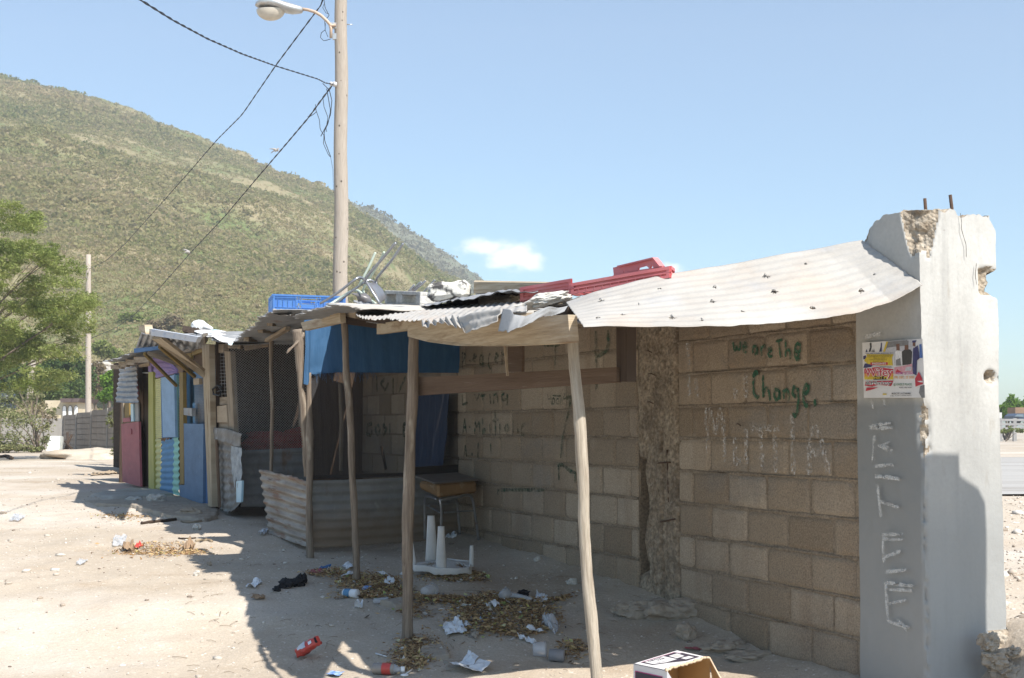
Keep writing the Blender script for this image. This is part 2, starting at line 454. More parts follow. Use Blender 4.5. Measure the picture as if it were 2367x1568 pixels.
# ================================================================== GROUND
def axis_pts(segs):
    out = []
    for a, b, st_ in segs: out += list(np.arange(a, b, st_))
    return np.array(sorted(set(np.round(out, 4))))
gx = np.unique(np.concatenate([-np.geomspace(9, 3000, 50)[::-1], np.arange(-9, 4.5, .07), np.geomspace(4.5, 3000, 50)]))
gy = np.unique(np.concatenate([-np.geomspace(2, 500, 14)[::-1], np.arange(-2, 4, .5), np.arange(4, 16, .06), np.arange(16, 30, .25), np.geomspace(30, 4000, 60)]))
X, Yg = np.meshgrid(gx, gy, indexing='ij')
Z = gz(X, Yg)
m_ground = mat("dry_dirt", [(.37, .305, .235), (.45, .38, .30), (.52, .45, .37)], scale=.45, rough=.95, bump=.55, bscale=26, spec=.1,
               detail=8, grain=(90, .12), dirts=[((.36, .275, .195), 1.3, .52, .68, .55), ((.68, .61, .52), 24, .60, .68, .5), ((.24, .2, .16), 34, .68, .74, .6),
                                                 ((.62, .57, .51), .25, .5, .62, .5)], spot=((.70, .67, .62), 13, .11))
g = MB()
nx, ny = X.shape
me = bpy.data.meshes.new("ground")
idx = np.arange(nx * ny).reshape(nx, ny)
F = np.stack([idx[:-1, :-1], idx[1:, :-1], idx[1:, 1:], idx[:-1, 1:]], -1).reshape(-1, 4)
ground = fast_mesh("ground", np.stack([X, Yg, Z], -1).reshape(-1, 3), F, None, m_ground, smooth=True)
ground['kind'] = 'structure'

# pale concrete yard beyond the wall, right
m_yard = mat("yard_concrete", [(.33, .31, .285), (.42, .40, .37)], scale=.8, rough=.9, bump=.2, bscale=20, detail=8, stretch=(.15, 1, 1),
             dirts=[((.25, .22, .19), 1.2, .48, .68, .7, (.1, 1, 1))])
yy = MB(); P = []
for yv in np.linspace(17.0, 37.5, 40):
    P.append([(xx, yv + .5 * math.sin(xx * .8) * (yv < 18), .045 + .0) for xx in np.linspace(1.2 + (yv - 17) * .18, 60, 40)])
yy.grid(np.array(P), smooth=False, flip=True)
yard = yy.build("concrete_yard", m_yard, loc=(20, 27, 0)); yard['kind'] = 'structure'

# ================================================================== HILLS
def hill(name, ridge, R0, R1, px0, px1, n, mv, m, seed, prof=1.0, amp=3.0):
    pxs = np.linspace(px0, px1, n)
    ry = np.interp(pxs, [a for a, _ in ridge], [b for _, b in ridge])
    ry = ry + 1.8 * fbm(np.stack([pxs * .02, pxs * 0, pxs * 0], -1), 1, seed, 3)
    v = np.concatenate([np.linspace(0, 1, mv), [1.06, 1.2, 1.5]])
    u = (pxs - CX) / FOC
    zr = (HOR - ry) / FOC * R1
    Yd = R0 + (R1 - R0) * v[None, :] * np.ones((n, 1))
    vv = np.minimum(v, 1)[None, :]
    Zh = zr[:, None] * (vv ** prof)
    Zh = Zh - np.maximum(v[None] - 1, 0) * 1.2 * zr[:, None] * 1.3
    Xh = u[:, None] * Yd
    Pn = np.stack([Xh, Yd, Zh * 0], -1)
    k = np.sin(np.pi * np.clip(vv, 0, 1)) * np.clip(zr[:, None] / 40, 0, 1)
    Zh = Zh - .6 * (v[None] < .004) + k * amp * fbm(Pn, 1 / 45, seed + 3, 4) * 1.4 + .8 * fbm(Pn, 1 / 8, seed + 9, 3) * np.clip(zr[:, None] / 40, 0, 1)
    Pt = np.stack([Xh, Yd, Zh + .0], -1)
    mm = len(v); ix = np.arange(n * mm).reshape(n, mm)
    Fh = np.stack([ix[:-1, :-1], ix[1:, :-1], ix[1:, 1:], ix[:-1, 1:]], -1).reshape(-1, 4)
    o = fast_mesh(name, Pt.reshape(-1, 3), Fh, None, m, smooth=True)
    o['kind'] = 'structure'
    return Pt
ridge1 = [(-700, 30), (-300, 95), (0, 168), (95, 182), (200, 210), (300, 245), (400, 283), (500, 325), (640, 385), (700, 405), (770, 440), (830, 482),
          (885, 522), (958, 583), (1010, 619), (1062, 652), (1120, 705), (1180, 800), (1260, 960), (1300, 988)]
ridge2 = [(500, 420), (700, 432), (800, 458), (850, 478), (895, 495), (937, 520), (975, 542), (1022, 573), (1075, 612), (1120, 646), (1170, 700), (1250, 800), (1330, 930), (1400, 988)]
hz = [((.26, .265, .15), .06, .45, .6, .5)]
m_hill = mat("hill_dry_scrub", [(.20, .18, .095), (.26, .22, .125), (.32, .265, .165)], scale=.035, detail=9, rough=1, bump=.0, spec=.05,
             dirts=[((.115, .155, .05), .045, .47, .62, .85), ((.10, .14, .05), .22, .56, .66, .7), ((.38, .32, .22), .12, .62, .72, .5)])
m_hill2 = mat("far_hill_scrub", [(.15, .16, .11), (.2, .2, .14)], scale=.03, detail=9, rough=1, bump=0, spec=.05,
              dirts=[((.10, .13, .08), .06, .5, .62, .8)])
H1 = hill("hill", ridge1, 95, 400, -520, 1300, 420, 150, m_hill, 5)
H2 = hill("far_hill", ridge2, 350, 640, 480, 1400, 200, 60, m_hill2, 9, amp=2)

def scrub(name, H, n, s0, s1, m, seed, q=9, lo=.02):
    r = np.random.default_rng(seed); nn, mm = H.shape[:2]; mm -= 3
    i = r.uniform(0, nn - 1.01, n); j = (lo + (1 - lo) * r.uniform(0, 1, n) ** .95) * (mm - 1.01)
    i0 = i.astype(int); j0 = j.astype(int); fi = (i - i0)[:, None]; fj = (j - j0)[:, None]
    Pp = (H[i0, j0] * (1 - fi) * (1 - fj) + H[i0 + 1, j0] * fi * (1 - fj) + H[i0, j0 + 1] * (1 - fi) * fj + H[i0 + 1, j0 + 1] * fi * fj)
    big = fbm(Pp * np.array([1, 1, 0]), 1 / 28, seed, 3)
    keepm = (r.uniform(-.9, .9, n) < big + .75); Pp = Pp[keepm]; big = big[keepm]; n = len(Pp)
    size = (.3 + .7 * np.clip((Pp[:, 1] - H[0, 0, 1]) / (H[0, mm - 1, 1] - H[0, 0, 1]), 0, 1)) * r.uniform(s0, s1, n) * (1 + .5 * np.clip(big, -.5, 1)) * (.75 + r.uniform(0, 1, n) ** 5 * 1.4)
    tint = np.clip(.33 + .30 * fbm(Pp * np.array([1, 1, 0]), 1 / 60, seed + 40, 4) + .12 * big + r.normal(0, .15, n), 0, 1)
    C = np.repeat(Pp, q, 0); S = np.repeat(size, q)
    off = r.normal(size=(len(C), 3)); off /= np.linalg.norm(off, axis=1)[:, None]; off *= (r.uniform(.3, 1, len(C)) ** .5)[:, None]
    off[:, 2] = np.abs(off[:, 2]) * .8
    C = C + off * S[:, None] * .62
    V, Fq, t = leaf_quads(C, S * .155, np.clip(np.repeat(tint, q) + r.normal(0, .07, len(C)), 0, 1), aspect=.8, rng=r)
    o = fast_mesh(name, V, Fq, t, m); o['kind'] = 'stuff'
    return o
m_scrub = mat("scrub_leaves", [(.46, .375, .225), (.40, .35, .18), (.325, .31, .135), (.225, .25, .09), (.125, .17, .06)], tint=True, scale=.3, rough=.9, bump=0, spec=.05, transl=.55)
m_scrub2 = mat("far_scrub_leaves", [(.26, .235, .155), (.20, .195, .12), (.14, .155, .09)], tint=True, scale=.3, rough=.9, bump=0, spec=.1, transl=.4)
scrub("hill_scrub", H1, 125000, .75, 1.5, m_scrub, 21, q=15)
scrub("hill_scrub", H1[:, :70], 60000, .5, 1.1, m_scrub, 27, q=13)
scrub("far_hill_scrub", H2, 12000, 1.8, 3.2, m_scrub2, 23, q=12)

# ================================================================== BLOCK WALL (near)
m_block = mat("concrete_block", [(.255, .197, .138), (.325, .258, .187), (.405, .33, .248)], tint=True, scale=5, rough=.95, bump=.5, bscale=55, detail=7, spec=.1,
              grain=(120, .25), dirts=[((.235, .19, .145), 1.3, .5, .68, .6), ((.22, .205, .185), .8, .56, .66, .5, (1, 1, 2.2)), ((.27, .2, .14), 2.2, .5, .7, .5, (2.5, 2.5, .35)), ((.40, .26, .15), 1.1, .66, .74, .35), ((.42, .37, .30), 3.1, .62, .75, .4)],
              spot=((.11, .09, .07), 62, .13))
m_mortar = mat("mortar", [(.21, .165, .12), (.29, .235, .175)], scale=8, rough=1, bump=.7, bscale=40, spec=.05, grain=(70, .3))
m_rough = mat("rough_aggregate", [(.21, .16, .11), (.285, .228, .165), (.355, .295, .22)], scale=14, rough=1, bump=1.0, bscale=34, voro=42, spec=.1, grain=(45, .35),
              dirts=[((.13, .10, .075), 5, .5, .62, .6), ((.45, .41, .34), 30, .62, .7, .5)])
m_rebar = mat("rusty_steel", [(.07, .045, .035), (.12, .07, .045)], scale=20, rough=.85, bump=.3, metal=.2)
bw = thing("block_wall", "unpainted concrete block wall with green and chalk graffiti running behind the stalls", "wall", (E0.x, E0.y, 0))
blk = MB(); tints = []
mortar = MB()
for sec, (sa, sb) in enumerate(((.47, 2.27), (2.79, 14.6))):
    mortar.boxf(WP((sa + sb) / 2, -.085, .56), WD * (sb - sa) / 2, NF * .075, Vector((0, 0, 1.21)))
    for k in range(-7, 5):
        z0 = .785 + .2 * k; ph = (.54 if k % 2 == 0 else .735)
        s = sa; nxt = ph + math.ceil((sa - ph + .04) / .392) * .392
        while s < sb - .01:
            e = min(nxt + random.uniform(-.014, .014), sb)
            if sb - e < .05: e = sb
            g_ = random.choice((.004, .006, .009, .012)); hz_ = random.choice((.006, .008, .011))
            tt = random.uniform(-.003, .004)
            tv = np.clip(random.gauss(.5, .3), 0, 1)
            if s < 7:
                nu_, nv_ = 15, 9; hs, hz2 = (e - s) / 2 - g_ + .006, .1 - hz_ + .006; sc_, zc_ = (s + e) / 2, z0 + .1
                U_, V_ = np.meshgrid(np.linspace(-1, 1, nu_), np.linspace(-1, 1, nv_), indexing='ij')
                U_ = np.sign(U_) * np.abs(U_) ** .72; V_ = np.sign(V_) * np.abs(V_) ** .72
                tilt = random.gauss(0, .006)
                ss2 = sc_ + U_ * hs; zz2 = zc_ + V_ * hz2 + tilt * U_ * hs * 2; Q3 = np.stack([ss2, zz2, 0 * ss2], -1)
                ss2 = ss2 + .0035 * fbm(Q3, 22, 5, 2) * (np.abs(U_) > .9); zz2 = zz2 + .0035 * fbm(Q3, 22, 6, 2) * (np.abs(V_) > .9)
                ed = np.minimum(hs * (1 - np.abs(U_)), hz2 * (1 - np.abs(V_)))
                tq_ = .001 + tt - .020 * np.exp(-ed / .0045) + .0016 * fbm(Q3, 9, 7, 3)
                for cu in (-1, 1):
                    for cv in (-1, 1):
                        if random.random() < .22:
                            rr_ = random.uniform(.018, .05); dd_ = np.hypot(hs * (U_ - cu), hz2 * (V_ - cv)); tq_ = tq_ - .022 * np.clip(1 - dd_ / rr_, 0, 1) ** .6
                Pq = np.array([[tuple(WP(ss2[i, j], tq_[i, j], zz2[i, j])) for j in range(nv_)] for i in range(nu_)])
                blk.grid(Pq); tints += [tv] * ((nu_ - 1) * (nv_ - 1))
            else:
                blk.boxf(WP((s + e) / 2, -.04 + tt, z0 + .1), WD * ((e - s) / 2 - g_), NF * .042, Vector((0, 0, .1 - hz_)), 0, .0025); tints += [tv] * 6
            s = e; nxt += .392
blk_o = blk.build("blocks", m_block, bw)
a = blk_o.data.attributes.new('tint', 'FLOAT', 'FACE'); a.data.foreach_set('value', np.array(tints, np.float32))
mortar.build("mortar", m_mortar, bw)
# squeezed mortar beads on the bed joints
mb = MB()
for sa, sb in ((.47, 2.27), (2.79, 12)):
    for k in range(-6, 6):
        n = int((sb - sa) / .018); ss_ = np.linspace(sa, sb, n)
        w = .0065 + .0075 * fbm(np.stack([ss_ * 9, ss_ * 0 + k * 3.3, ss_ * 0], -1), 1, 4, 4); zz = .785 + .2 * k
        tt = -.001 + .006 * fbm(np.stack([ss_ * 6, ss_ * 0 + k * 7.3, ss_ * 0], -1), 1, 8, 3)
        P = [[tuple(WP(s_, -.012, zz + max(.003, w_) * 1.4)), tuple(WP(s_, t_, zz + w_ * .5)), tuple(WP(s_, t_, zz - w_ * .7)), tuple(WP(s_, -.012, zz - max(.003, w_) * 1.4))] for s_, w_, t_ in zip(ss_, w, tt)]
        mb.grid(np.array(P))
mb.build("bed_joint", m_mortar, bw)
# rough cast pilaster between the two lengths of wall
S_, Zs = np.meshgrid(np.linspace(2.27, 2.80, 60), np.linspace(-.55, 1.8, 230), indexing='ij')
Pl = np.stack([S_ * 1.0, Zs, S_ * 0], -1)
t_ = .006 + .007 * fbm(Pl, 9, 31, 4) + .006 * fbm(Pl, 2.2, 33, 2) + .005 * fbm(Pl, 38, 35, 2)
edge = np.minimum(S_ - 2.27, 2.80 - S_); t_ = t_ - .05 * np.exp(-edge / .012)
left = np.clip((S_ - (2.66 + .03 * np.sin(Zs * 14))) / .02, 0, 1) * np.clip((.66 - Zs) / .04, 0, 1) * np.clip((Zs + .12) / .05, 0, 1)
t_ = t_ - .095 * left
t_ = t_ - .03 * np.exp(-((S_ - 2.47 - .01 * np.sin(Zs * 9)) / .018) ** 2) * np.clip((.85 - Zs) / .1, 0, 1) * np.clip((Zs + .25) / .1, 0, 1)
Pw = np.array([[tuple(WP(S_[i, j], t_[i, j], Zs[i, j])) for j in range(230)] for i in range(60)])
mb = MB(); mb.grid(Pw)
mb.boxf(WP(2.53, -.2, .6), WD * .26, NF * .07, Vector((0, 0, 1.19)))
mb.build("rough_pilaster", m_rough, bw)
mb = MB()
mb.tube([T(1543, 1040, .0), T(1546, 1130, -.005), T(1551, 1250, -.005), T(1555, 1345, -.01)], .009, 6)
mb.build("reinforcing_bar", m_rebar, bw)
for (a_, b_) in (((1505, 1073), (1549, 1069)), ((1512, 1208), (1560, 1200))):
    mb = MB(); mb.tube([T(a_[0], a_[1], -.03), T((a_[0] + b_[0]) / 2, a_[1] - 3, .02), T(b_[0], b_[1], .02)], .005, 6); mb.build("steel_tie", m_rebar, bw)
for (x_, y_, dx_) in ((1495, 865, 20), (1492, 930, 18), (1700, 981, 12), (1490, 812, 16)):
    mb = MB(); mb.tube([T(x_, y_, -.02), T(x_ + dx_ * .5, y_ - 1, .03), T(x_ + dx_, y_ + 3, .04)], .0035, 5); mb.build("nail", m_rebar, bw)

# ---- end pillar
m_pillar = mat("smooth_render", [(.40, .387, .36), (.46, .447, .418), (.51, .497, .468)], scale=1.6, rough=.85, bump=.18, bscale=14, detail=7, spec=.2, grain=(60, .05),
               dirts=[((.33, .32, .295), 3.0, .50, .72, .6, (1, 1, .5)), ((.27, .265, .25), 1.3, .52, .72, .6, (1, 1, .4)), ((.29, .285, .27), 2.0, .50, .66, .5, (5, 5, .5)), ((.30, .26, .2), 7, .60, .74, .5, (2, 2, .5)), ((.2, .18, .15), 46, .70, .75, .7)], spot=((.2, .17, .14), 7, .045))
mixz(m_pillar, (.27, .272, .265), .35, 1.0, .8, nscale=2.2, namp=.22)
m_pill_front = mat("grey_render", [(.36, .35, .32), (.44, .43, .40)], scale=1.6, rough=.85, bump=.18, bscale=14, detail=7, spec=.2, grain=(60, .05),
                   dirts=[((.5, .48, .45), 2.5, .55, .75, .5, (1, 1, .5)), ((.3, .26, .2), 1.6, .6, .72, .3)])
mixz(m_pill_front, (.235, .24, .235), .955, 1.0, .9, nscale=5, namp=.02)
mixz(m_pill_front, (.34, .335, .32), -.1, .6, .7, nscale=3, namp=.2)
def chip(p):
    s, t, z = p[..., 0], p[..., 1], p[..., 2]
    s0, t0, z0 = s.copy(), t.copy(), z.copy()
    N3 = np.stack([s0, t0, z0], -1)
    rough = fbm(N3, 24, 41, 3); soft = fbm(N3, 3, 43, 3)
    t = t + .004 * soft + .0015 * rough; s = s + .004 * fbm(N3, 3, 45, 3) * (s0 < .4)
    # top surface: broken and stepping down towards the far end
    ztop = 1.905 + .012 * rough - .13 * np.clip((s0 - .22) / .26, 0, 1) ** 2 - .02 * (t0 < -.2)
    z = np.where(z0 > 1.7, np.minimum(z, 1.7 + (z0 - 1.7) * (ztop - 1.7) / (1.92 - 1.7)), z)
    far = np.clip((s0 - .33) / .15, 0, 1) * np.clip((z0 - 1.7) / .2, 0, 1)
    t = t - .05 * far * (t0 > -.1)
    # corner chip, top (front/end corner)
    d = np.hypot(s0, t0 - .025); kz = np.clip((z0 - 1.66 + .03 * rough) / .05, 0, 1)
    wdt = .055 + .075 * np.clip((z0 - 1.62) / .28, 0, 1)
    k = np.clip(1 - d / wdt, 0, 1) ** .7 * kz
    s = s + k * (.055 + .014 * rough); t = t - k * (.05 + .014 * rough)
    # crumbled corner lower down
    kz = np.exp(-((z0 - .86 + .02 * rough) / .13) ** 4); k = np.clip(1 - d / .05, 0, 1) ** .8 * kz
    s = s + k * (.014 + .010 * rough); t = t - k * (.028 + .018 * rough)
    k = np.clip(1 - d / .022, 0, 1) * (z0 < .75); s = s + k * .012 * (1 + rough); t = t - k * .01 * (1 + rough)
    # notches on the back corner of the end face
    d = np.hypot(s0, t0 + .455)
    for zc, hw, dep, rad in ((1.565, .075, .055, .11), (1.09, .02, .015, .05)):
        off = 0 if dep > .05 else 0
        kz = np.clip((hw - np.abs(z0 - zc) + .012 * rough) / .02, 0, 1)
        k = np.clip(1 - d / rad, 0, 1) ** .5 * kz
        t = t + k * (dep * .8 + .01 * rough); s = s + k * (dep * .55 + .012 * rough)
    # hole near the right edge
    dh = np.hypot((t0 + .40) / .03, (z0 - 1.10) / .028); s = s + np.where(s0 < .02, np.clip(1.3 - dh, 0, 1) * .05, 0)
    # top right bevel
    k = np.clip((z0 - 1.84) / .06, 0, 1) * np.clip((-.40 - t0) / .055, 0, 1); t = t + k * .04
    # broken toe
    k = np.clip((-.12 - z0) / .1, 0, 1) * np.clip((-.28 - t0) / .1, 0, 1); t = t - k * .05 * (1 + rough); s = s - k * .06 * (1 + rough) * (s0 < .2)
    # bow of the faces: slight lean out at the foot
    t = t + .01 * np.clip((.9 - z0) / 1.5, 0, 1) * (t0 > -.1) ; s = s - .012 * np.clip((.9 - z0) / 1.5, 0, 1) * (s0 < .2)
    return np.stack([s, t, z], -1)
def pillar_grid(mb, corner, eu, ev, nu, nv, mi=0):
    u, v = np.meshgrid(np.linspace(0, 1, nu), np.linspace(0, 1, nv), indexing='ij')
    P = np.array(corner)[None, None] + u[..., None] * np.array(eu) + v[..., None] * np.array(ev)
    P = chip(P)
    o = np.array([E0.x, E0.y, 0]); W_ = np.array(WD); N_ = np.array(NF)
    Q = o + P[..., :1] * W_ + P[..., 1:2] * N_ + P[..., 2:] * np.array([0, 0, 1.0])
    mb.grid(Q, None, mi, True)
mb = MB()
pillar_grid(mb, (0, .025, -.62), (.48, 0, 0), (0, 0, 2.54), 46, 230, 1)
pillar_grid(mb, (0, -.455, -.62), (0, .48, 0), (0, 0, 2.54), 46, 230, 0)
pillar_grid(mb, (.48, -.455, -.62), (-.48, 0, 0), (0, 0, 2.54), 20, 120, 0)
pillar_grid(mb, (.48, .025, -.62), (0, -.48, 0), (0, 0, 2.54), 20, 120, 0)
pillar_grid(mb, (0, -.455, 1.92), (.48, 0, 0), (0, .48, 0), 46, 46, 2)
# chipped areas show the aggregate
pm = mb
o_ = np.array([E0.x, E0.y, 0])
for i, f in enumerate(pm.f):
    c = np.mean([pm.v[a] for a in f], 0); q = c - o_; s_ = q[:2] @ np.array(WD)[:2]; tt = q[:2] @ np.array(NF)[:2]; z_ = c[2]
    d1 = math.hypot(s_, tt - .025)
    if (z_ > 1.66 and d1 < .13 and s_ > .004 and tt < .021) or (.70 < z_ < 1.0 and d1 < .05 and s_ > .006 and tt < .012): pm.mi[i] = 2
    if s_ < .2 and tt < -.30 and 1.49 < z_ < 1.645 and (s_ > .006): pm.mi[i] = 2
    if s_ < .1 and tt < -.36 and 1.06 < z_ < 1.14 and (s_ > .008): pm.mi[i] = 2
    if z_ < -.12 and tt < -.34 and s_ < .1: pm.mi[i] = 2
    if z_ > 1.80 and s_ > .3 and tt < .005: pm.mi[i] = 2
m_chip = mat("broken_concrete", [(.20, .155, .11), (.34, .285, .22), (.46, .41, .34)], scale=16, rough=1, bump=.9, bscale=30, voro=48, spec=.1, grain=(50, .3))
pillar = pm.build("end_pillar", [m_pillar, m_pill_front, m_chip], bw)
for tt, x_, dz in ((-.155, 2148, .075), (-.325, 2233, .105)):
    mb = MB(); b0 = WP(.16, tt, 1.86)
    mb.tube([b0, b0 + Vector((.003, 0, .06)), b0 + Vector((-.006 if dz > .1 else 0, 0, .05 + dz))], .0085, 8, wob=.12); mb.build("reinforcing_bar", m_rebar, bw)
# hairline crack + chalk and graffiti, as thin paint laid on the surface
m_green = mat("green_paint", [(.02, .085, .045), (.035, .115, .06)], scale=9, rough=.7, bump=.1, alpha=(30, .34, .52, .9))
m_green_faint = mat("worn_green_paint", [(.035, .085, .05), (.06, .11, .07)], scale=9, rough=.8, bump=.1, alpha=(22, .38, .62, .8))
m_chalk = mat("chalk", [(.62, .60, .57), (.72, .70, .67)], scale=9, rough=1, bump=.1, alpha=(48, .47, .62, .55))
m_chalk2 = mat("chalk_strokes", [(.62, .62, .60), (.72, .72, .70)], scale=9, rough=1, bump=.1, alpha=(32, .40, .62, .6))
m_crack = mat("crack_line", [(.05, .045, .04)], rough=1, bump=0)
STK = [0]
def stroke(mb, pts, w, t0, plane='front'):
    """a brush stroke through picture points lying on a wall plane"""
    STK[0] += 1; tt = t0 + .0003 * (STK[0] % 14)
    if plane == 'front': Q = [T(x, y, tt) for x, y in pts]; n = NF
    else:
        Q = []
        for x, y in pts:
            d = ray(x, y); o = Vector((0, 0, EYE)); k = (-(o - E0).dot(WD) - tt) / d.dot(WD); Q.append(o + d * k)
        n = -WD
    A = [Vector(p) for p in polyline(Q, max(2, int(4 * len(Q))))]
    V = []; F = []
    for i, p in enumerate(A):
        d = A[min(i + 1, len(A) - 1)] - A[max(i - 1, 0)]
        sd = n.cross(d).normalized() * w * .5 * (.8 + .4 * random.random()) * (1 if 0 < i < len(A) - 1 else .6)
        V += [p + sd, p - sd]
        if i: F.append((2 * i - 2, 2 * i - 1, 2 * i + 1, 2 * i))
    mb.add(V, F, 0, [(0, 0)] * len(V))
def arc(cx, cy, rx, ry, a0, a1, n=10):
    return [(cx + rx * math.cos(math.radians(a0 + (a1 - a0) * i / n)), cy + ry * math.sin(math.radians(a0 + (a1 - a0) * i / n))) for i in range(n + 1)]
Z8 = lambda x, y: ((1600 + x / 3.337) / 1.0562, (780 + y / 3.337) / 1.0562)
Z7 = lambda x, y: ((1100 + x / 3.336) / 1.0562, (780 + y / 3.336) / 1.0562)
Z3 = lambda x, y: ((950 + x / 2.613) / 1.0562, (600 + y / 2.613) / 1.0562)
gr = MB()
def sk(mb, Zf, w, *strokes, t0=.0075, plane='front'):
    for s_ in strokes: stroke(mb, [Zf(*p) for p in s_], w, t0, plane)
# "we are The"
sk(gr, Z8, .017, [(632, 185), (640, 250), (655, 255), (660, 215), (668, 250), (690, 245), (692, 180)],
   [(712, 232), (742, 225), (745, 200), (725, 190), (712, 225), (720, 262), (742, 268)],
   [(822, 225), (800, 215), (790, 260), (805, 290), (825, 270), (828, 225), (832, 290)],
   [(858, 215), (866, 300)], [(862, 240), (885, 212), (900, 222)],
   [(918, 268), (945, 258), (940, 232), (922, 235), (918, 280), (930, 305), (955, 300)],
   [(980, 180), (1035, 165)], [(1005, 175), (1015, 260), (1020, 315)],
   [(1060, 165), (1062, 240), (1060, 308)], [(1062, 255), (1085, 245), (1096, 265), (1100, 325)],
   [(1130, 270), (1178, 262), (1180, 210), (1155, 195), (1138, 225), (1132, 290), (1150, 330), (1180, 325)], [(1140, 240), (1170, 290), (1150, 320)])
# "Change."
sk(gr, Z8, .021, [(838, 435), (805, 455), (795, 530), (800, 600), (825, 640), (848, 625)], [(838, 435), (815, 425), (790, 470)],
   [(876, 455), (878, 560), (880, 640)], [(880, 590), (905, 560), (925, 590), (935, 665)],
   [(1005, 580), (975, 570), (965, 620), (985, 660), (1005, 640), (1010, 580), (1015, 655)],
   [(1042, 570), (1048, 650)], [(1048, 600), (1070, 570), (1085, 600), (1088, 665)],
   [(1150, 560), (1125, 550), (1115, 600), (1135, 635), (1155, 610), (1160, 555), (1165, 660), (1158, 740), (1140, 795), (1115, 770)],
   [(1200, 620), (1245, 595), (1250, 535), (1225, 530), (1205, 590), (1205, 660), (1220, 705), (1248, 700)], [(1238, 530), (1245, 575), (1215, 610)],
   [(1298, 650), (1300, 712)], [(1292, 665), (1308, 700)])
gr.build("green_lettering", m_green, bw)
fg = MB()
sk(fg, Z7, .024, [(95, 265), (97, 400)], [(97, 270), (125, 290), (98, 345)], [(150, 340), (170, 338)],
   [(185, 320), (215, 300), (190, 285), (180, 330), (205, 350)], [(262, 285), (240, 300), (238, 360), (258, 380), (265, 290), (272, 390)],
   [(335, 270), (312, 290), (308, 370), (325, 410)], [(365, 320), (392, 300), (370, 275), (360, 330), (385, 360)], [(415, 265), (420, 370)], [(402, 300), (440, 285)],
   [(95, 610), (97, 700)], [(97, 695), (140, 680)], [(195, 610), (215, 660), (235, 605)], [(255, 600), (262, 660)], [(240, 625), (290, 615)], [(320, 605), (325, 690)], [(345, 600), (350, 690)], [(350, 620), (375, 605), (385, 680)],
   [(440, 600), (415, 620), (420, 660), (455, 650), (462, 600), (460, 700)],
   [(100, 930), (115, 800), (130, 930)], [(105, 880), (128, 878)], [(150, 875), (165, 873)], [(195, 935), (198, 835), (215, 880), (232, 830), (240, 935)], [(258, 800), (262, 940)], [(262, 890), (285, 900), (265, 935)],
   [(318, 850), (322, 940)], [(362, 740), (366, 950)], [(335, 830), (395, 815)], [(400, 850), (402, 935)], [(455, 850), (440, 890), (455, 925), (475, 890), (458, 850)], [(510, 820), (512, 925)], [(545, 850), (548, 920), (560, 925)],
   [(610, 850), (580, 870), (575, 930), (600, 945)],
   [(108, 1120), (120, 1020), (130, 1120)], [(170, 1100), (182, 1098)], [(225, 1005), (222, 1130)], [(325, 1010), (328, 1090)], t0=.006)
sk(fg, Z7, .036, [(1182, 95), (1185, 300), (1188, 595)], [(1280, 90), (1285, 200), (1265, 260), (1195, 310)], t0=.006)
sk(fg, Z7, .028, [(760, 212), (890, 208)], [(855, 215), (850, 400)], [(980, 640), (960, 760), (925, 900), (905, 1010), (895, 1130)], [(940, 640), (985, 630)],
   [(880, 1180), (882, 1310)], [(870, 1190), (910, 1185), (980, 1240), (1020, 1250)], [(1020, 1240), (1010, 1330)], [(760, 1390), (390, 1390)][:1] + [(370, 1390), (385, 1430)], t0=.006)
sk(fg, Z7, .013, [(790, 610), (795, 650), (812, 645)], [(815, 615), (822, 695)], [(832, 640), (850, 650), (845, 690), (830, 690), (832, 640)], [(865, 645), (855, 680), (880, 690), (882, 650), (865, 645)],
   [(890, 700), (900, 640), (912, 690)], [(915, 650), (935, 600)], [(905, 660), (940, 640)], [(830, 620), (900, 625)], t0=.006)
fg.build("worn_green_lettering", m_green_faint, bw)
# lettering seen through the shade cloth, further along
fg = MB()
Z2 = lambda x, y: ((500 + x / 2.24) / 1.0562, (650 + y / 2.24) / 1.0562)
sk(fg, Z2, .04, [(915, 860), (890, 870), (885, 920), (910, 925), (915, 895)], [(945, 870), (930, 895), (945, 925), (960, 895), (945, 865)], [(975, 865), (975, 925), (995, 895), (975, 865)], [(1010, 860), (1012, 925)],
   [(1085, 865), (1085, 925), (1105, 922)], [(1085, 892), (1100, 890)], [(1085, 865), (1105, 862)], [(940, 600), (942, 690)], [(985, 620), (960, 640), (985, 680), (1005, 640)], [(1030, 610), (1030, 700)], [(1100, 600), (1060, 690)], t0=.006)
fg.build("worn_green_lettering", m_green_faint, bw)
# big chalk letters M U T T I A
ch = MB()
sk(ch, Z8, .045, [(415, 710), (428, 1100)], [(440, 720), (485, 930)], [(530, 720), (490, 940)], [(545, 730), (568, 1160)],
   [(645, 960), (650, 1150), (690, 1170)], [(735, 890), (745, 1160), (690, 1150)], [(770, 875), (1020, 890)], [(855, 880), (870, 1200)], [(965, 890), (985, 1250)],
   [(1110, 780), (1125, 1270)], [(1300, 870), (1260, 960), (1250, 1270)], [(1300, 870), (1350, 980), (1420, 1270)], [(1250, 1090), (1390, 1080)],
   [(260, 190), (275, 400)], [(265, 450), (280, 640)], [(330, 480), (340, 640)], [(650, 560), (655, 650)], [(735, 440), (735, 640)], t0=.0085)
ch.build("chalk_lettering", m_chalk, bw)
